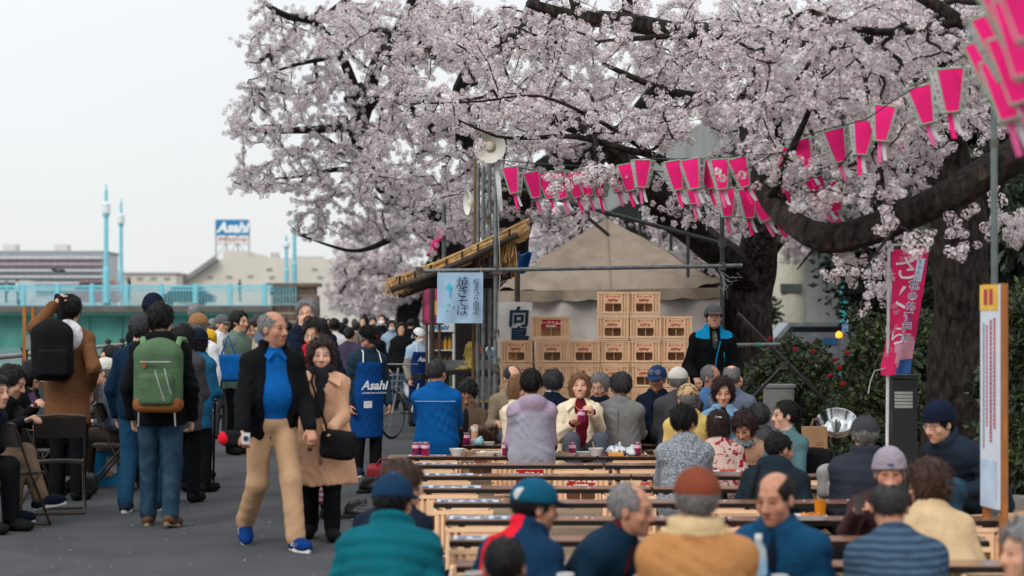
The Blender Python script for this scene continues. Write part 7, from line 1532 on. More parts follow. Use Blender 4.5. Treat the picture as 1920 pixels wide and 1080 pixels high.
p = person('tall grey-haired man in glasses and a navy padded jacket, phone at his mouth', 576, 588, 16.4, -6, 'stand', res='mid', hair=('shortfull', 'gray'), glasses=True, armR='mouth', armL='down', palmR=(.6, .3, .2), top=dict(mat=NAVY, hem=.12, puff=.010, collar='stand', gr=.035), bottom=BLK, shoes=S_BLK)
p = person('young man in a black hooded top and jeans seen from behind, green backpack', 302, 600, 14.35, 178, 'stand', res='fine', look=(-14, 0), hair=('shortfull', 'black'), armL='down', armR='down', legs={1: (.05, .10, 0, 0), -1: (-.12, .11, .015, .15)}, top=dict(mat=BLK, hem=.14, collar='hood', gr=.026), bottom=JEAN, shoes=(S_BRN, fb('sole_tan', (150, 130, 108))))
t, g = rucksack(297, 708, 14.06, .0, 'faded green backpack with tan leather base on the hooded man', fb('ruck_green', (78, 102, 76)), 1.22)
f = Field(); f.rbox(g(0, -.002, -.165), (.185, .108, .065), np.eye(3, dtype=np.float32), .06, .02); skin_obj('base', f.mesh(.012), fb('ruck_leather', (136, 84, 48)), t)
for sx in (-1, 1):
    MB().tube([g(sx*.10, .05, .17), g(sx*.115, .10, .24), g(sx*.125, .20, .235), g(sx*.15, .27, .13)], .024, 6).build('strap', fb('ruck_strap', (104, 136, 100)), t); MB().tube([g(sx*.11, -.06, -.16), g(sx*.115, -.05, -.30)], .006, 5).build('webbing', fb('web_grey', (150, 156, 150)), t)
m = MB()
for k, (a, b) in enumerate((((-.09, .10), (.10, .10)), ((.0, .05), (.06, -.14)), ((.06, .06), (.10, -.10)))): m.tube([g(a[0], -.118, a[1]), g((a[0]+b[0])/2, -.128, (a[1]+b[1])/2), g(b[0], -.118, b[1])], .006, 5)
m.build('zip', fb('web_grey', (150, 156, 150)), t); m = MB(); q = g(-.07, -.098, .085); m.add([q+A(-.028, 0, 0), q+A(0, -.006, -.03), q+A(.028, 0, 0), q+A(0, .004, .03)], [(0, 1, 2, 3)]); m.build('leather_patch', fb('ruck_leather', (136, 84, 48)), t)
p = person('man in a navy jacket, jeans and dark cap walking beside the green backpack', 264, 618, 15.4, 172, 'stand', res='mid', hair=('short', 'dark'), hat=('cap', fb('cap_charcoal', (58, 58, 62)), fb('cap_charcoal', (58, 58, 62))), armL='down', armR='down', legs={1: (-.05, .10, 0, 0), -1: (.12, .10, 0, 0)}, top=dict(mat=NAVY2, hem=.1), bottom=JEAN2, shoes=(S_NAVY, S_WS))
person('tall person in a black knitted hat beyond the green backpack', 288, 580, 17.6, 175, 'stand', res='low', hair=('short', 'black'), hat=('beanie', BEANN, BEANN), top=dict(mat=BLK2), bottom=BLK, shoes=S_BLK)
p = person('man in a camel coat with a white hood, one hand raised to his head', 131, 582, 16.4, 168, 'stand', res='fine', look=(8, 0), hair=('shortfull', 'black'), armL=('p', 101, 572, 16.25), armR='pocket', top=dict(mat=CAMEL, hem=.30, skirt=.02, collar='fold', gr=.026), bottom=BLK, shoes=S_BLK, palmL=(.7, .6, -.2))
f = Field(); f.ball(p['nb']-p['ft']*.095-p['ut']*.06-p['lt']*.03, (.15, .085, .15), p['TR'], .03); f.cone(p['nb']+p['lt']*.08, p['nb']-p['lt']*.08-p['ft']*.0, .045, .045, .05); f.ball(p['nb']-p['ft']*.02+p['ut']*.08, (.075, .06, .06), p['TR'], .02, 'sub'); skin_obj('hood', f.mesh(.013, noise=p['fold'](.006)), WHT, p['root'])
t, g = rucksack(98, 662, 16.1, .15, 'black leather backpack slung on one shoulder of the camel coat', S_BLK, 1.2); MB().tube([g(.05, .02, .22), g(.06, .06, .40), g(.02, .16, .42), g(.0, .25, .3)], .024, 6).build('strap', S_BLK, t)
p = person('elderly person in a white jacket and brown cap leaning on a cane', 373, 612, 18.6, 168, 'stand', res='low', lean=10, hair=('short', 'gray'), hat=('cap', CAPB, CAPB), armR=('p', 402, 752, 18.4), top=dict(mat=WHT, hem=.14), bottom=BLK, shoes=S_BLK)
t = thing('walking_cane', 'thin black walking cane held by the white-jacketed person', 'cane', (GX(402, 18.35), 18.35, 0)); MB().tube([(GX(400, 18.35), 18.35, 0), P(403, 755, 18.35)], .011, 8).build('shaft', BLK, t); MB().tube([P(394, 752, 18.35), P(408, 751, 18.35)], .013, 8).build('handle', BLK, t)
person('woman in a petrol blue jacket and navy sun hat in the walking crowd', 372, 640, 17.2, 155, 'stand', fem=True, res='low', hair=('bob', 'black'), hat=('bucket', NAVY, NAVY), top=dict(mat=BLUEJ, hem=.22), bottom=BLK, shoes=S_BLK)
person('dark-haired woman in grey between the green backpack and the white jacket', 345, 634, 16.2, 172, 'stand', fem=True, res='low', hair=('long', 'black'), top=dict(mat=DGREY, hem=.2), bottom=BLK, shoes=S_BLK)
person('grey-haired man in a mustard yellow jacket further up the promenade', 368, 590, 21.5, 172, 'stand', res='low', hair=('short', 'gray'), top=dict(mat=YEL), bottom=DGREY, shoes=S_BLK)
person('young man in a sage green jacket with bowl-cut black hair', 449, 603, 22, 62, 'stand', res='low', hair=('shortfull', 'black'), top=dict(mat=SAGE, hem=.14), bottom=BLK, shoes=S_BLK)
person('young woman close beside the sage green jacket', 464, 620, 22.4, 55, 'stand', fem=True, res='low', hair=('bob', 'brown'), top=dict(mat=CREAM), bottom=BLK, shoes=S_BLK)
person('man in a grey cap before the bridge girder', 417, 608, 25, 45, 'stand', res='low', hair=('short', 'gray'), hat=('cap', CAPG, CAPG), top=dict(mat=WHT), bottom=DGREY, shoes=S_BLK)
t = thing('blue_bag', 'bright blue tote bag hanging beside the yellow jacket', 'bag', P(430, 690, 20.5)); c = A(tuple(P(428, 690, 20.5))); f = Field(); f.rbox(c, (.16, .06, .15), np.eye(3, dtype=np.float32), .04, .02); skin_obj('sack', f.mesh(.018), ROYAL, t); MB().tube([c+A(-.08, 0, .13), c+A(0, 0, .36), c+A(.08, 0, .13)], .012, 6).build('handle', ROYAL, t)
# ---- staff
p = person('man in a blue apron and black cap with red badge looking down', 690, 634, 18.9, 26, 'stand', look=(14, 24), res='fine', hair=('short', 'gray'), hat=('cap', BLK, BLK), glasses=True, armL='down', armR='down', top=dict(mat=fb('petrol_dark', (36, 54, 70)), hem=.1, collar='fold'), bottom=BLK2, shoes=(S_NAVY, S_WS), skin=3)
ap = apron(p, APR); emblem_text(p, 'Asahi', .13, .0, .125, M('apron_white', (220, 222, 226), bump=0), ap, .215, .25, .004); emblem_text(p, 'LIVE BEER FOR LIVE PEOPLE', .055, .0, .022, M('apron_white', (220, 222, 226)), ap, .215, 0, .0005)
m = MB(); f_, l_, u_ = p['ft'], p['lt'], p['ut']; q = p['pel']-u_*.06-l_*.07+f_*.225; m.add([q-l_*.045-u_*.035, q+l_*.045-u_*.035, q+l_*.045+u_*.035, q-l_*.045+u_*.035], [(0, 1, 2, 3)]); m.build('note_pocket', WHT, ap)
q = p['HP'](.02, .098, .062); place(SUNM, 'emblem', q.tolist(), p['HR'][:, 0].tolist(), p['HR'][:, 2].tolist(), p['root'])
p = person('woman in a white headscarf, mask and blue apron holding a cloth', 786, 630, 28, 30, 'stand', look=(12, 14), fem=True, res='mid', hair=('short', 'black'), hat=('scarfhat', WHT, WHT), mask=True, armR='down', armL='lap', top=dict(mat=LBLUE, hem=.1), bottom=DGREY, shoes=S_BLK)
ap = apron(p, fb('apron_navy', (18, 44, 96))); emblem_text(p, 'Asahi', .24, .0, .10, M('apron_white', (220, 222, 226)), ap, .205, .25, .003)
MB().sheet(lambda u, v: tuple(P(757+u*9, 714+v*22+u*10, 27.7)+Vector((0, .02*math.sin(v*6), 0))), 3, 6, .006).build('dish_cloth', WHT, p['root'])
recolor(p['jacket'], fb('sleeve_pattern', (150, 140, 128), rgb2=(110, 100, 90), kind='floral', ws=40), lambda c: c[:, 2] < 1.02)
p = person('cook in a pale smock mostly hidden behind the white kanji board', 938, 632, 24.6, -40, 'stand', res='low', hair=('short', 'black'), armR=('p', 897, 640, 23.4), armL='down', top=dict(mat=LBLUE), bottom=BLK, shoes=S_BLK); recolor(p['jacket'], PURP, lambda c: c[:, 0] < GX(908, 23.8))
p = person('man in a grey cap and black jacket with bright blue trim standing by the crates', 1338, 594, 20.2, 6, 'stand', look=(-6, -6), res='fine', hair=('short', 'black'), hat=('cap', CAPG, CAPG), armL=('p', 1385, 706, 20.0), armR=('p', 1304, 708, 20.0), lean=8, top=dict(mat=BLK, hem=.10, collar='stand', gr=.03, open=(.035, .012)), inner=(fb('camo', (70, 72, 66), rgb2=(120, 118, 108), kind='floral', ws=20), 'crew', .1), bottom=NAVY, shoes=S_BLK, girth=1.2, skin=0)
TRIM = fb('trim_cyan', (14, 140, 190)); o = p['shc']
recolor(p['jacket'], TRIM, lambda c: ((c-o)@p['ut'] > .035) & (np.abs((c-o)@p['lt']) > .06) & (np.abs((c-o)@p['lt']) < .20))
fr = lambda z, x, e=.02: p['pel']+p['ut']*z+p['lt']*x+p['ft']*(.158+e)
strip(p, [fr(.44, .055, -.01), fr(.34, .03, .0), fr(.22, .008, .004), fr(.02, .0, .0)], TRIM, 'zip'); strip(p, [fr(.32, .10, -.02), fr(.22, .105, -.02)], TRIM, 'chest_zip', .006)
for q in (1, -1): strip(p, [fr(.12, .12*q, -.02), fr(-.04, .14*q, -.03)], TRIM, 'pocket_zip', .007)
S0, E, Wr, a_, n_ = p['arms'][1]; strip(p, [E+(S0-E)*.25+p['lt']*.03-p['ft']*-.05, E+p['ft']*.055, E+(Wr-E)*.6+p['ft']*.05], TRIM, 'sleeve_stripe', .008)
# ---- the table in focus
def seat_crate(px, d, lab, kind='logo', rz=0, z=None, dx=0): crate(kind, (GX(px, d)+dx, d+.0, .016), rz, lab, 1.04, 'crates used as seats')
p = person('man in a bright blue jacket with thinning grey hair, back to the viewer', 819, 699, 17.55, 176, res='fine', look=(-20, 4), girth=1.1, hair=('thin', 'dark'), skin=3, armL='table', armR='table', top=dict(mat=ROYAL, hem=.11, collar='fold', gr=.03), bottom=BLK, shoes=S_BLK); seat_crate(819, 17.5, 'seat crate beneath the man in the bright blue jacket')
bk_ = lambda z, x, e=0: p['pel']+p['ut']*z+p['lt']*x-p['ft']*(.147+e)
strip(p, [bk_(.385, x, -.05*abs(x/.2)**2.5+.012) for x in np.linspace(-.19, .19, 9)], fb('piping_pale', (150, 176, 200)), 'piping', .004)
p = person('man in a brown jacket and glasses bending over his beer', 877, 738, 18.95, -14, look=(0, 34), res='fine', hair=('shortfull', 'black'), glasses=True, armL=('p', 899, 806, 18.6), armR='table', top=dict(mat=BRN, hem=.1, open=(.03, .05)), inner=(BLK2, 'crew'), bottom=BLK, shoes=S_BLK, skin=3); seat_crate(877, 19.1, 'seat crate beneath the man in the brown jacket')
c = P(890, 812, 18.5); t = thing('beer_glass', 'tall glass of beer with a foam head in the hand of the brown jacket', 'glass', c); Mx = Matrix.Translation(c)
MB().lathe([(.034, -.06), (.04, .075)], 18, Mx, True).build('glass', M('glass_clear', (240, 244, 244), rough=.05, bump=0, alpha=.25), t, True); MB().lathe([(.031, -.056), (.0345, .02)], 18, Mx, True, True).build('beer', M('beer_amber', (226, 146, 36), rough=.15, bump=0, thin=.3), t, True); MB().lathe([(.035, .021), (.037, .062)], 18, Mx, True, True).build('foam', M('beer_foam', (236, 226, 206), bump=0), t, True)
p = person('balding man in a khaki jacket gazing down beside the crates', 961, 709, 19.0, 12, look=(14, 22), res='fine', girth=1.08, hair=('horseshoe', 'dark'), armR=('p', 932, 794, 18.65), armL='lap', top=dict(mat=OLIVE, hem=.1, open=(.03, .05)), inner=(BLK2, 'crew'), bottom=SLATE, shoes=S_BLK); seat_crate(955, 19.1, 'seat crate beneath the man in the khaki jacket')
person('woman with light brown hair in a cream coat half hidden by the lavender jacket', 975, 729, 17.75, 38, look=(14, 4), fem=True, res='mid', hair=('bob', 'light'), top=dict(mat=CREAM, hem=.18), bottom=CREAM, shoes=S_BLK); seat_crate(968, 17.8, 'seat crate beneath the woman with the cream coat and light brown hair')
p = person('person in a hooded lavender and grey jacket, back to the viewer', 997, 720, 16.42, 184, look=(-26, 2), fem=True, res='fine', girth=1.12, hair=('shortfull', 'black'), armL='lap', armR='lap', top=dict(mat=LAVG, hem=.15, collar='hood', gr=.030), bottom=DGREY, shoes=S_BLK)
o = p['shc'].copy(); recolor(p['jacket'], LAV, lambda c: ((c-o)@p['ut'] > -.015) | (((np.abs((c-o)@p['lt'])) > .19) & ((c-o)@p['ut'] > -.30))); crate('panel', (GX(993, 16.42), 16.42, .016), .0, 'crate with a red label beneath the lavender jacket', 1.04, 'crates used as seats')
p = person('grey-haired man in a navy suit with a white shirt collar, turned away', 1036, 718, 18.2, 176, look=(16, 0), res='fine', hair=('shortfull', 'dark'), top=dict(mat=NAVY, hem=.14, collar=None), inner=(WHT, 'turtle'), bottom=BLK, shoes=S_BLK); seat_crate(1036, 18.9, 'seat crate beneath the man in the navy suit', dx=.0)
p = person('laughing woman in a cream coat and wine red turtleneck holding a pink can', 1087, 724, 17.6, 8, look=(-10, -6), fem=True, res='fine', girth=1.12, hair=('bob', 'light'), skin=2, armL=('p', 1112, 776, 17.22), armR=('p', 1072, 796, 17.25), palmL=(-1, .1, -.1), palmR=(.4, .2, .8), curl=.75, top=dict(mat=CREAM, hem=.14, open=(.06, .085), collar=None, gr=.028), inner=(WINE, 'turtle', .05), bottom=fb('marl_trousers', (88, 92, 104)), shoes=S_BLK); seat_crate(1087, 17.75, 'seat crate beneath the laughing woman')
lapel = MB()
for q in (1, -1):
    a = p['nb']+p['ut']*.03+p['lt']*q*.085; b = p['nb']-p['ut']*.02+p['ft']*.12+p['lt']*q*.07; c = p['nb']-p['ut']*.08+p['ft']*.155+p['lt']*q*.15; d_ = p['nb']+p['lt']*q*.16+p['ft']*.05-p['ut']*.01
    lapel.sheet(lambda u, v: tuple((1-u)*((1-v)*a+v*d_)+u*((1-v)*b+v*c)), 4, 4, .01)
lapel.build('lapel', CREAM, p['root'], True)
m = MB(); m.tube([p['nb']+p['ut']*(.0-.06*math.cos(a))+p['lt']*.055*math.sin(a)*1.2+p['ft']*(.118+.02*math.cos(a)) for a in np.linspace(-1.5, 1.5, 12)], .0035, 5); m.build('necklace', M('gold', (206, 160, 70), rough=.25, metal=1, bump=0), p['root'])
for sg in (1, -1):
    S0, E, Wr, a_, n_ = p['arms'][sg]; f = Field(); f.cone(Wr-a_*.07, Wr-a_*.0, .045, .043, .01); skin_obj('cuff', f.mesh(.011, noise=p['fold'](.004)), WINE, p['root'])
f = Field(); f.ball(p['HP'](0, .083, -.073), (.015, .011, .0055), p['HR'], .004); skin_obj('smile', f.mesh(.003), M('teeth', (226, 216, 204), rough=.3, bump=0), p['root'])
c = P(1089, 780, 17.12); can(c-Vector((0, 0, .06)), 'pink can held up in both hands by the laughing woman', .6, (.05, .06, .6))
person('grey-haired man in glasses peering out behind the laughing woman', 1124, 724, 19.2, -12, look=(-12, 12), res='fine', hair=('shortfull', 'gray'), glasses=True, top=dict(mat=NAVY), bottom=BLK, shoes=S_BLK); seat_crate(1124, 19.3, 'seat crate beneath the man peering past the laughing woman')
p = person('man in a grey tweed suit jacket, back turned, head aside', 1163, 724, 17.85, 170, look=(38, 2), res='fine', girth=1.1, hair=('shortfull', 'dark'), glasses=True, armL='table', armR='table', top=dict(mat=SUIT, hem=.16, gr=.03), bottom=DGREY, shoes=S_BLK); seat_crate(1165, 17.75, 'seat crate beneath the man in the grey suit jacket')
bk_ = lambda z, x, e=0: p['pel']+p['ut']*z+p['lt']*x-p['ft']*(.145+e); strip(p, [bk_(z, 0, .006) for z in np.linspace(-.1, .42, 8)], fb('seam_grey', (98, 98, 98)), 'back_seam', .0035)
p = person('man in a blue cap with sunglasses pushed up on it, leaning in', 1232, 710, 18.9, -14, look=(-4, 6), res='fine', hair=('short', 'gray'), hat=('cap', CAPN, CAPN), glasses=True, armL='table', armR='table', top=dict(mat=NAVY, open=(.03, .05)), inner=(BLK2, 'crew'), bottom=BLK, shoes=S_BLK, skin=3); seat_crate(1232, 19.2, 'seat crate beneath the man in the blue cap')
m = MB()
for q in (1, -1): m.lathe([(0, .004), (.026, .003), (.028, -.004)], 14, Matrix.Translation(Vector(p['HP'](.034*q, .098, .075).tolist())) @ Matrix.Rotation(math.pi/2+.3, 4, 'X'))
m.tube([p['HP'](-.06, .09, .085), p['HP'](.06, .09, .085)], .003, 4); m.build('sunglasses', M('sunglass_grey', (120, 128, 140), rough=.1, spec=.8, bump=0), p['root'])
person('man in a white cap and dark grey jacket, back turned', 1271, 714, 18.1, 186, res='fine', girth=1.08, hair=('short', 'gray'), hat=('cap', CAPW, CAPW), top=dict(mat=DGREY, gr=.028), bottom=BLK, shoes=S_BLK); seat_crate(1271, 18.0, 'seat crate beneath the man in the white cap')
person('person in a pale yellow jacket and patterned beige cap, back turned', 1290, 748, 16.45, 196, look=(-14, 6), res='fine', hair=('short', 'gray'), hat=('cap', CAPP, CAPP), top=dict(mat=PYEL, gr=.03), bottom=DGREY, shoes=S_BLK); seat_crate(1290, 16.4, 'seat crate beneath the pale yellow jacket')
person('grey-haired man in a light denim jacket leaning in profile', 1334, 708, 18.8, 28, look=(26, 8), res='fine', hair=('thin', 'gray'), top=dict(mat=DENIM, open=(.03, .05)), inner=(BRN, 'crew'), bottom=BLK, shoes=S_BLK, armL='table', armR='mouth', skin=3); seat_crate(1330, 18.95, 'seat crate beneath the denim jacket man')
person('balding man in a slate blue shirt, back turned, before the standing man', 1372, 708, 17.95, 172, res='mid', girth=1.1, hair=('horseshoe', 'gray'), top=dict(mat=SLATE, collar='fold'), bottom=BLK, shoes=S_BLK); seat_crate(1374, 17.8, 'seat crate beneath the slate blue shirt')
person('woman with curly dark hair in a pale blue jacket and dark scarf', 1356, 736, 16.95, -8, look=(2, 8), fem=True, res='fine', hair=('perm', 'darkred'), top=dict(mat=DENIML, open=(.04, .05)), inner=(NAVY, 'turtle'), bottom=BLK, shoes=S_BLK); seat_crate(1356, 17.15, 'seat crate beneath the woman in the pale blue jacket')
person('woman in a grey tweed jacket with short black hair, back turned', 1284, 790, 14.2, 178, look=(-38, 4), fem=True, res='fine', girth=1.14, hair=('shortfull', 'black'), armL='table', armR='table', top=dict(mat=TWEED, hem=.24, gr=.03), bottom=BLK, shoes=S_BLK)
p = person('woman in a floral blouse with dark hair and a hair clip, back turned', 1347, 798, 15.45, 172, fem=True, res='fine', girth=1.12, hair=('bob', 'darkred'), top=dict(mat=FLORAL, collar=None), bottom=BLK, shoes=S_BLK); MB().tube([p['HP'](-.03, -.125, .075), p['HP'](.02, -.13, .08)], .009, 6).build('hair_clip', M('clip_silver', (190, 194, 200), rough=.3, metal=.7, bump=0), p['root'])
p = person('woman with dark red hair and a striped beige jacket, eyes on her food', 1395, 800, 16.3, -22, look=(-6, 34), fem=True, res='fine', hair=('perm', 'darkred'), armL='table', armR='table', top=dict(mat=fb('beige_stripe', (186, 150, 124), rgb2=(164, 128, 104), kind='stripes', ws=22)), bottom=BLK, shoes=S_BLK); f = Field()
for a in np.linspace(-1.0, 1.0, 6): f.ball(p['nb']+p['ut']*.04+(p['ft']*math.cos(a)+p['lt']*math.sin(a))*.075, .03, None, .02)
skin_obj('neckerchief', f.mesh(.012), fb('kerchief', (110, 124, 132), rgb2=(40, 46, 56), kind='floral', ws=40), p['root'])
person('man with wavy grey hair in a charcoal jacket, turned away', 1421, 783, 17.2, 200, res='mid', hair=('shortfull', 'dark'), top=dict(mat=DGREY), bottom=BLK, shoes=S_BLK)
p = person('young woman in glasses with a long black ponytail and a teal top', 1472, 778, 15.4, -42, look=(-40, 0), fem=True, res='fine', hair=('pony', 'black'), glasses=True, skin=2, armL='lap', armR='lap', top=dict(mat=TEALG, hem=.12, collar=None, gr=.014), bottom=BLK, shoes=S_BLK)
t = thing('black_bag', 'black soft bag beside the paper shopping bag', 'bag', P(1522, 870, 15.6)); c = A(tuple(P(1524, 868, 15.6))); f = Field(); f.rbox(c, (.16, .1, .13), np.eye(3, dtype=np.float32), .07, .02); skin_obj('sack', f.mesh(.015, noise=lambda X, Y, Z: .008*wob(X, Y, Z, 25)), S_BLK, t)
p = person('man in a black hooded padded jacket with a strap, head turned away', 1462, 842, 13.1, 158, look=(-40, 4), res='mid', girth=1.1, hair=('thin', 'black'), skin=3, top=dict(mat=fb('petrol_black', (28, 38, 46)), hem=.16, collar='hood', gr=.035), bottom=BLK, shoes=S_BLK)
strip(p, [p['sh'] if 'sh' in p else p['shc']-p['lt']*-.10-p['ft']*.12+p['ut']*.05, p['shc']+p['lt']*.11-p['ft']*.165-p['ut']*.15, p['pel']+p['lt']*.12-p['ft']*.175+p['ut']*.05], BLK2, 'strap', .016)
person('man in a charcoal cap and padded dark jacket, back turned, before the banner pole', 1622, 815, 12.9, 172, res='mid', girth=1.12, hair=('short', 'gray'), hat=('cap', fb('cap_charcoal', (58, 58, 62)), BLK), top=dict(mat=fb('slate_dark', (46, 50, 60)), hem=.16, puff=.006, collar='stand', gr=.035), bottom=BLK, shoes=S_BLK)
p = person('laughing man in a navy knitted hat and dark jacket leaning forward', 1760, 793, 12.2, -58, look=(0, 14), res='fine', hair=('short', 'black'), hat=('beanie', BEANN, BEANN), glasses=True, armL='knee', armR='knee', girth=1.08, top=dict(mat=fb('jacket_petrol', (32, 42, 54)), hem=.12, puff=.005, collar='stand', gr=.03), bottom=JEAN, shoes=S_BLK, seat=.30)
crate('logo', tuple(A(float(p['pel'][0]), float(p['pel'][1]), .016)), .4, 'crate beneath the laughing man in the navy knitted hat', 1.0, 'crates used as seats')
p = person('man in a grey knitted hat and maroon jacket facing the viewer, cup in hand', 1668, 886, 10.9, -4, look=(-4, 4), res='mid', skin=3, hair=('short', 'gray'), hat=('beanie', BEAN, BEAN), armR=('p', 1608, 958, 10.6), armL='lap', top=dict(mat=MAROON), bottom=BLK, shoes=S_BLK)
q = p['HP'](0.0, .125, .062); MB().box(q.tolist(), (.036, .006, .012)).build('badge', M('badge_navy', (40, 48, 90), bump=0), p['root'])
t = thing('cup', 'dark cup in the hand of the man in the grey knitted hat', 'cup', P(1612, 945, 10.5)); MB().lathe([(.028, -.05), (.034, .05), (.03, .05), (.026, -.04)], 16, Matrix.Translation(P(1612, 947, 10.5)), True).build('shell', M('cup_dark', (70, 66, 66), rough=.3, bump=0), t, True)
# ---- the blurred row nearest the camera
person('balding man in a dark blue jacket, seated in profile, in the nearest rows', 1453, 934, 8.75, -28, look=(-8, 10), res='mid', girth=1.12, skin=3, hair=('horseshoe', 'black'), top=dict(mat=DTEAL, hem=.14, open=(.03, .04), gr=.03), inner=(NAVY, 'crew'), bottom=BLK, shoes=S_BLK)
person('man in a tan suede jacket with a fleece collar and rust cap, back turned', 1307, 936, 7.75, 180, res='mid', girth=1.22, skin=3, hair=('short', 'gray'), hat=('cap', RUSTC, RUSTC), top=dict(mat=TAN, hem=.14, collar='fur', gr=.035), bottom=BLK, shoes=S_BLK)
for o in list(bpy.data.objects):
    if o.name.startswith('jacket') and o.data.materials and o.data.materials[0] == TAN: rt_ = parent_loc(o); zt_ = max(v.co.z for v in o.data.vertices); recolor(o, SHERPA, lambda c: c[:, 2] > zt_-.075)
p = person('grey-haired man in glasses with a red plaid collar and navy jacket', 1185, 955, 8.9, 62, look=(6, 4), res='mid', skin=3, hair=('thin', 'gray'), glasses=True, top=dict(mat=fb('navy_petrol', (16, 42, 62)), hem=.14, open=(.04, .05), collar=None, gr=.03), inner=(PLAID, 'turtle'), bottom=BLK, shoes=S_BLK, girth=1.1)
p = person('man in a teal and white cap and a red and navy jacket', 1004, 950, 8.9, 142, look=(-34, 6), res='mid', skin=3, hair=('short', 'black'), hat=('cap', TEALC, NAVY), top=dict(mat=fb('jacket_deepblue', (16, 46, 74)), hem=.14, gr=.03, collar='stand'), bottom=BLK, shoes=S_BLK)
o = p['shc'].copy(); recolor(p['jacket'], RED, lambda c: ((c-o)@p['lt'] > -.02) & ((c-o)@p['lt'] < .17) & ((c-o)@p['ft'] < .06))
q = p['HP'](-.05, -.095, .055); m = MB(); m.lathe([(0, .01), (.03, .006), (.034, 0)], 14, Matrix.Translation(Vector(q.tolist())) @ Matrix.Rotation(math.pi/2, 4, 'X')); m.build('badge', WHT, p['root'])
person('dark-haired head of someone at the very front, cut by the frame', 945, 1062, 7.6, 178, res='mid', hair=('thin', 'black'), skin=3, top=dict(mat=BLK2), bottom=BLK, shoes=S_BLK)
p = person('man in a teal padded jacket and navy cap, back turned, at the front', 738, 940, 9.0, 172, look=(-12, 4), res='mid', girth=1.16, skin=3, hair=('short', 'black'), hat=('cap', fb('cap_deepblue', (22, 50, 76)), fb('cap_strap', (20, 110, 170))), top=dict(mat=TEALP, hem=.12, puff=.012, collar='stand', gr=.036), bottom=BLK, shoes=S_BLK)
MB().tube([p['HP'](x, -.105+abs(x)*.35, .035) for x in np.linspace(-.05, .05, 7)], .011, 6).build('cap_strap', fb('cap_strap', (20, 110, 170)), p['root'])
person('dark-haired person in navy right behind the teal padded jacket', 757, 908, 9.9, 150, look=(-30, 4), res='mid', hair=('shortfull', 'brown'), top=dict(mat=NAVY, gr=.03), inner=(WHT, 'turtle'), bottom=BLK, shoes=S_BLK)
person('man in a blue ribbed sweater, balding, hunched with his back turned', 1668, 950, 8.75, 186, look=(-16, 14), res='mid', girth=1.2, skin=3, hair=('horseshoe', 'dark'), armL='table', armR='table', top=dict(mat=KNIT, hem=.12, gr=.032), bottom=BLK, shoes=S_BLK)
p = person('woman with brown permed hair and a sand coloured coat, back turned', 1737, 908, 9.85, 192, look=(24, 2), fem=True, res='mid', girth=1.14, hair=('perm', 'brown'), top=dict(mat=CREAMB, hem=.16, gr=.03, collar='fold'), inner=(LBLUE, 'turtle'), bottom=BLK, shoes=S_BLK)
person('grey-haired person at the frame edge by the nearest planks', 1925, 1035, 7.6, -80, res='low', hair=('perm', 'gray'), top=dict(mat=GREY), bottom=BLK, shoes=S_BLK)
c = at(1422, 8.28); t = thing('water_bottle', 'clear plastic water bottle with a blue label on the nearest plank', 'bottle', c); Mx = Matrix.Translation(c); MB().lathe([(.0, .002), (.036, .004), (.038, .03), (.036, .10), (.038, .16), (.034, .20), (.016, .235), (.015, .25)], 20, Mx).build('body', M('pet_clear', (220, 230, 236), rough=.08, bump=0, alpha=.45), t, True); MB().lathe([(.0385, .09), (.0385, .16)], 20, Mx).build('label', M('label_water', (150, 196, 226), rough=.3, bump=0), t, True); MB().lathe([(.0165, .245), (.0165, .268), (0, .268)], 16, Mx).build('cap', M('cap_white', (232, 232, 230)), t, True)
for px, d, lb, m_ in ((1462, 8.25, 'clear plastic cup beside the water bottle on the nearest plank', M('cup_clear', (206, 220, 232), rough=.1, bump=0, alpha=.5)), (1060, 8.3, 'pale cup in front of the red and navy jacket', M('cup_pale', (190, 190, 194), rough=.4, bump=0)), (888, 8.35, 'brown paper cup with a white rim near the dark head', M('cup_kraft', (120, 96, 76), bump=0))):
    t = thing('cup', lb, 'cup', at(px, d)); MB().lathe([(.028, .001), (.038, .085), (.036, .085), (.026, .006), (0, .006)], 18, Matrix.Translation(at(px, d)), True).build('shell', m_, t, True); MB().lathe([(.0385, .08), (.0395, .085), (.0385, .09), (.037, .085), (.0385, .08)], 18, Matrix.Translation(at(px, d))).build('rim', foam, t, True)
c = at(1538, 11.4); t = thing('drink_cup', 'amber drink in a clear cup beside the dark padded jacket', 'cup', c); MB().lathe([(.03, .001), (.036, .12), (0, .12)], 18, Matrix.Translation(c), True).build('shell', M('beer_amber', (226, 146, 36)), t, True)
# ---- people seated by the railing
p = person('seated young man with long black hair looking at his phone, legs crossed', 24, 716, 14.7, 78, look=(8, 22), res='mid', hair=('shortfull', 'black'), armL=('p', 66, 762, 14.5), armR=('p', 46, 790, 14.3), legs={1: (.60, -.04, .10, -.2), -1: (.40, .10, 0, 0)}, top=dict(mat=BLK2), bottom=fb('chino_brown', (112, 94, 76)), shoes=(NAVY, S_WS), seat=.44)
t = thing('phone', 'dark smartphone in the hands of the seated young man', 'phone', P(62, 746, 14.45)); MB().box(P(62, 746, 14.42), (.05, .012, .09), Matrix.Rotation(-.4, 3, 'Y')).build('case', M('phone_plum', (70, 50, 80), rough=.3, bump=0), t)
person('seated person in dark clothes at the frame edge with a pale blue shirt tail', -8, 735, 13.9, 62, res='mid', hair=('shortfull', 'black'), top=dict(mat=NAVY, hem=.06), inner=(fb('shirt_blue', (140, 164, 196)), 'crew', .16), bottom=BLK, shoes=S_BLK, seat=.44)
person('seated woman with a black bob behind the camel coat', 64, 702, 16.9, 70, look=(0, 14), fem=True, res='low', hair=('bob', 'black'), top=dict(mat=BLK2), bottom=BLK, shoes=S_BLK, seat=.44)
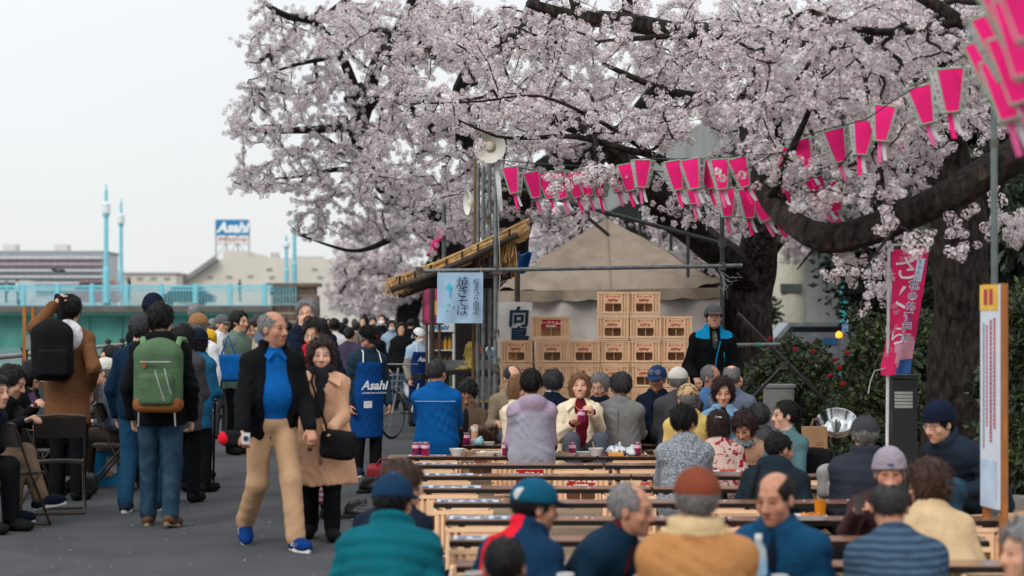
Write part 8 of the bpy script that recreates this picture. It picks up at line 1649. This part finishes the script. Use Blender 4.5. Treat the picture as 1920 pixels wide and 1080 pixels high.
person('seated man in a grey-blue jacket, pale cap and plaid collar, arms folded', 196, 697, 17.7, -86, res='mid', hair=('short', 'gray'), hat=('cap', CAPW, CAPW), glasses=True, armL='chest', armR='chest', top=dict(mat=GBLUE), inner=(PLAIDG, 'turtle'), bottom=fb('dark_olive', (58, 52, 44)), shoes=S_BLK, seat=.42)
person('seated person with dark hair beyond the pale cap by the railing', 206, 672, 19.2, -70, res='low', hair=('shortfull', 'black'), top=dict(mat=DGREY), bottom=BLK, shoes=S_BLK, seat=.44)
# ---- the far crowd
far = [(627, 612, 30, 178, 'shortfull', 'black', WHT, 0, 'dark-haired person in a white top walking away in the far crowd'), (655, 628, 27, 172, 'pony', 'black', PURP, 0, 'woman with tied black hair walking away just beyond the apron man'), (684, 628, 26, 168, 'bob', 'black', PURP, 0, 'dark bobbed woman in plum walking away beyond the apron man'), (640, 618, 33, 175, 'bob', 'black', BLK, 0, 'dark-haired woman in black deep in the crowd'),
       (680, 604, 46, 0, 'short', 'black', GREY, 0, 'man in grey coming forward far down the promenade'), (699, 606, 38, 5, 'short', 'black', NAVY, 0, 'man in navy coming forward past the apron man'), (716, 600, 42, -5, 'short', 'black', BLK, 1, 'masked man in black coming forward'), (734, 612, 36, 10, 'bob', 'black', LBLUE, 1, 'masked woman in pale blue coming forward'), (752, 618, 33, 5, 'long', 'black', BLK2, 0, 'woman in a black dress before the bicycle'),
       (606, 620, 29, 176, 'perm', 'gray', NAVY, 0, 'grey-haired woman in navy behind the tall man'), (484, 606, 27, 165, 'short', 'dark', SLATE, 0, 'man in slate beyond the sage jacket'), (498, 612, 30, 30, 'short', 'black', GREY, 0, 'man in grey beyond the balding walker'), (512, 608, 36, 170, 'short', 'black', BLK, 0, 'person in black hidden behind the balding walker'), (530, 604, 40, 0, 'bob', 'brown', CREAM, 0, 'woman in cream far beyond the balding walker'),
       (560, 612, 44, 178, 'short', 'black', DGREY, 0, 'person in dark grey near the bridge pier'), (648, 604, 52, 178, 'short', 'dark', NAVY2, 0, 'person in deep blue far along the path'), (665, 606, 56, 2, 'bob', 'black', MAROON, 0, 'woman in maroon far along the path'), (725, 604, 50, 178, 'short', 'black', DGREY, 0, 'person in dark grey far past the masked man'), (742, 606, 58, 0, 'short', 'black', SAGE, 0, 'person in sage far past the bicycle'), (770, 608, 46, 176, 'short', 'black', BLK, 0, 'person in black behind the headscarf woman'),
       (700, 622, 31, 174, 'short', 'black', BLK, 0, 'man in black walking away close past the apron man'), (668, 614, 36, 176, 'short', 'dark', OLIVE, 0, 'man in olive walking away among dark coats'), (615, 606, 50, 0, 'short', 'black', LBLUE, 0, 'person in pale blue far behind the tall man'), (400, 612, 30, 170, 'short', 'gray', GREY, 0, 'grey-haired person in grey beyond the yellow jacket'), (434, 614, 33, 175, 'bob', 'black', BLK, 0, 'dark-haired woman beyond the yellow jacket'), (472, 606, 44, 5, 'short', 'black', NAVY, 0, 'man in navy far beyond the sage jacket'), (540, 616, 33, 178, 'short', 'black', BLK2, 0, 'person in soft black left of the tall man')]
for px, py, d, fc, hs_, hc_, tp, mk, lb in far:
    person(lb, px, py, d, fc, 'stand', res='crowd', fem=hs_ in ('bob', 'pony', 'long', 'perm'), hair=(hs_, hc_), mask=bool(mk), top=dict(mat=tp, hem=.14, collar='fold'), bottom=random.choice([BLK, NAVY, DGREY, JEAN]), shoes=S_BLK, armL='down', armR='down', legs={1: (.12, .09, 0, 0), -1: (-.12, .09, 0, 0)}, group='distant walkers on the promenade')
for px, py, fc, tp, lb in ((243, 522, 90, BLK, 'person in black walking over the bridge between the lamp towers and the dark car'), (450, 527, 90, NAVY, 'person in navy walking over the bridge near the stone pier'), (33, 528, 90, WHT, 'person in white on the bridge by the white car'), (12, 530, -90, GREY, 'person in grey on the bridge at the frame edge')):
    hz = H-(py-CY)/F*(BD+1.5); person(lb, px, py, BD+1.5, fc, 'stand', res='crowd', hair=('short', 'black'), top=dict(mat=tp, hem=.14), bottom=BLK, shoes=S_BLK, gnd=hz-1.62, armL='down', armR='down', group='people crossing the bridge')
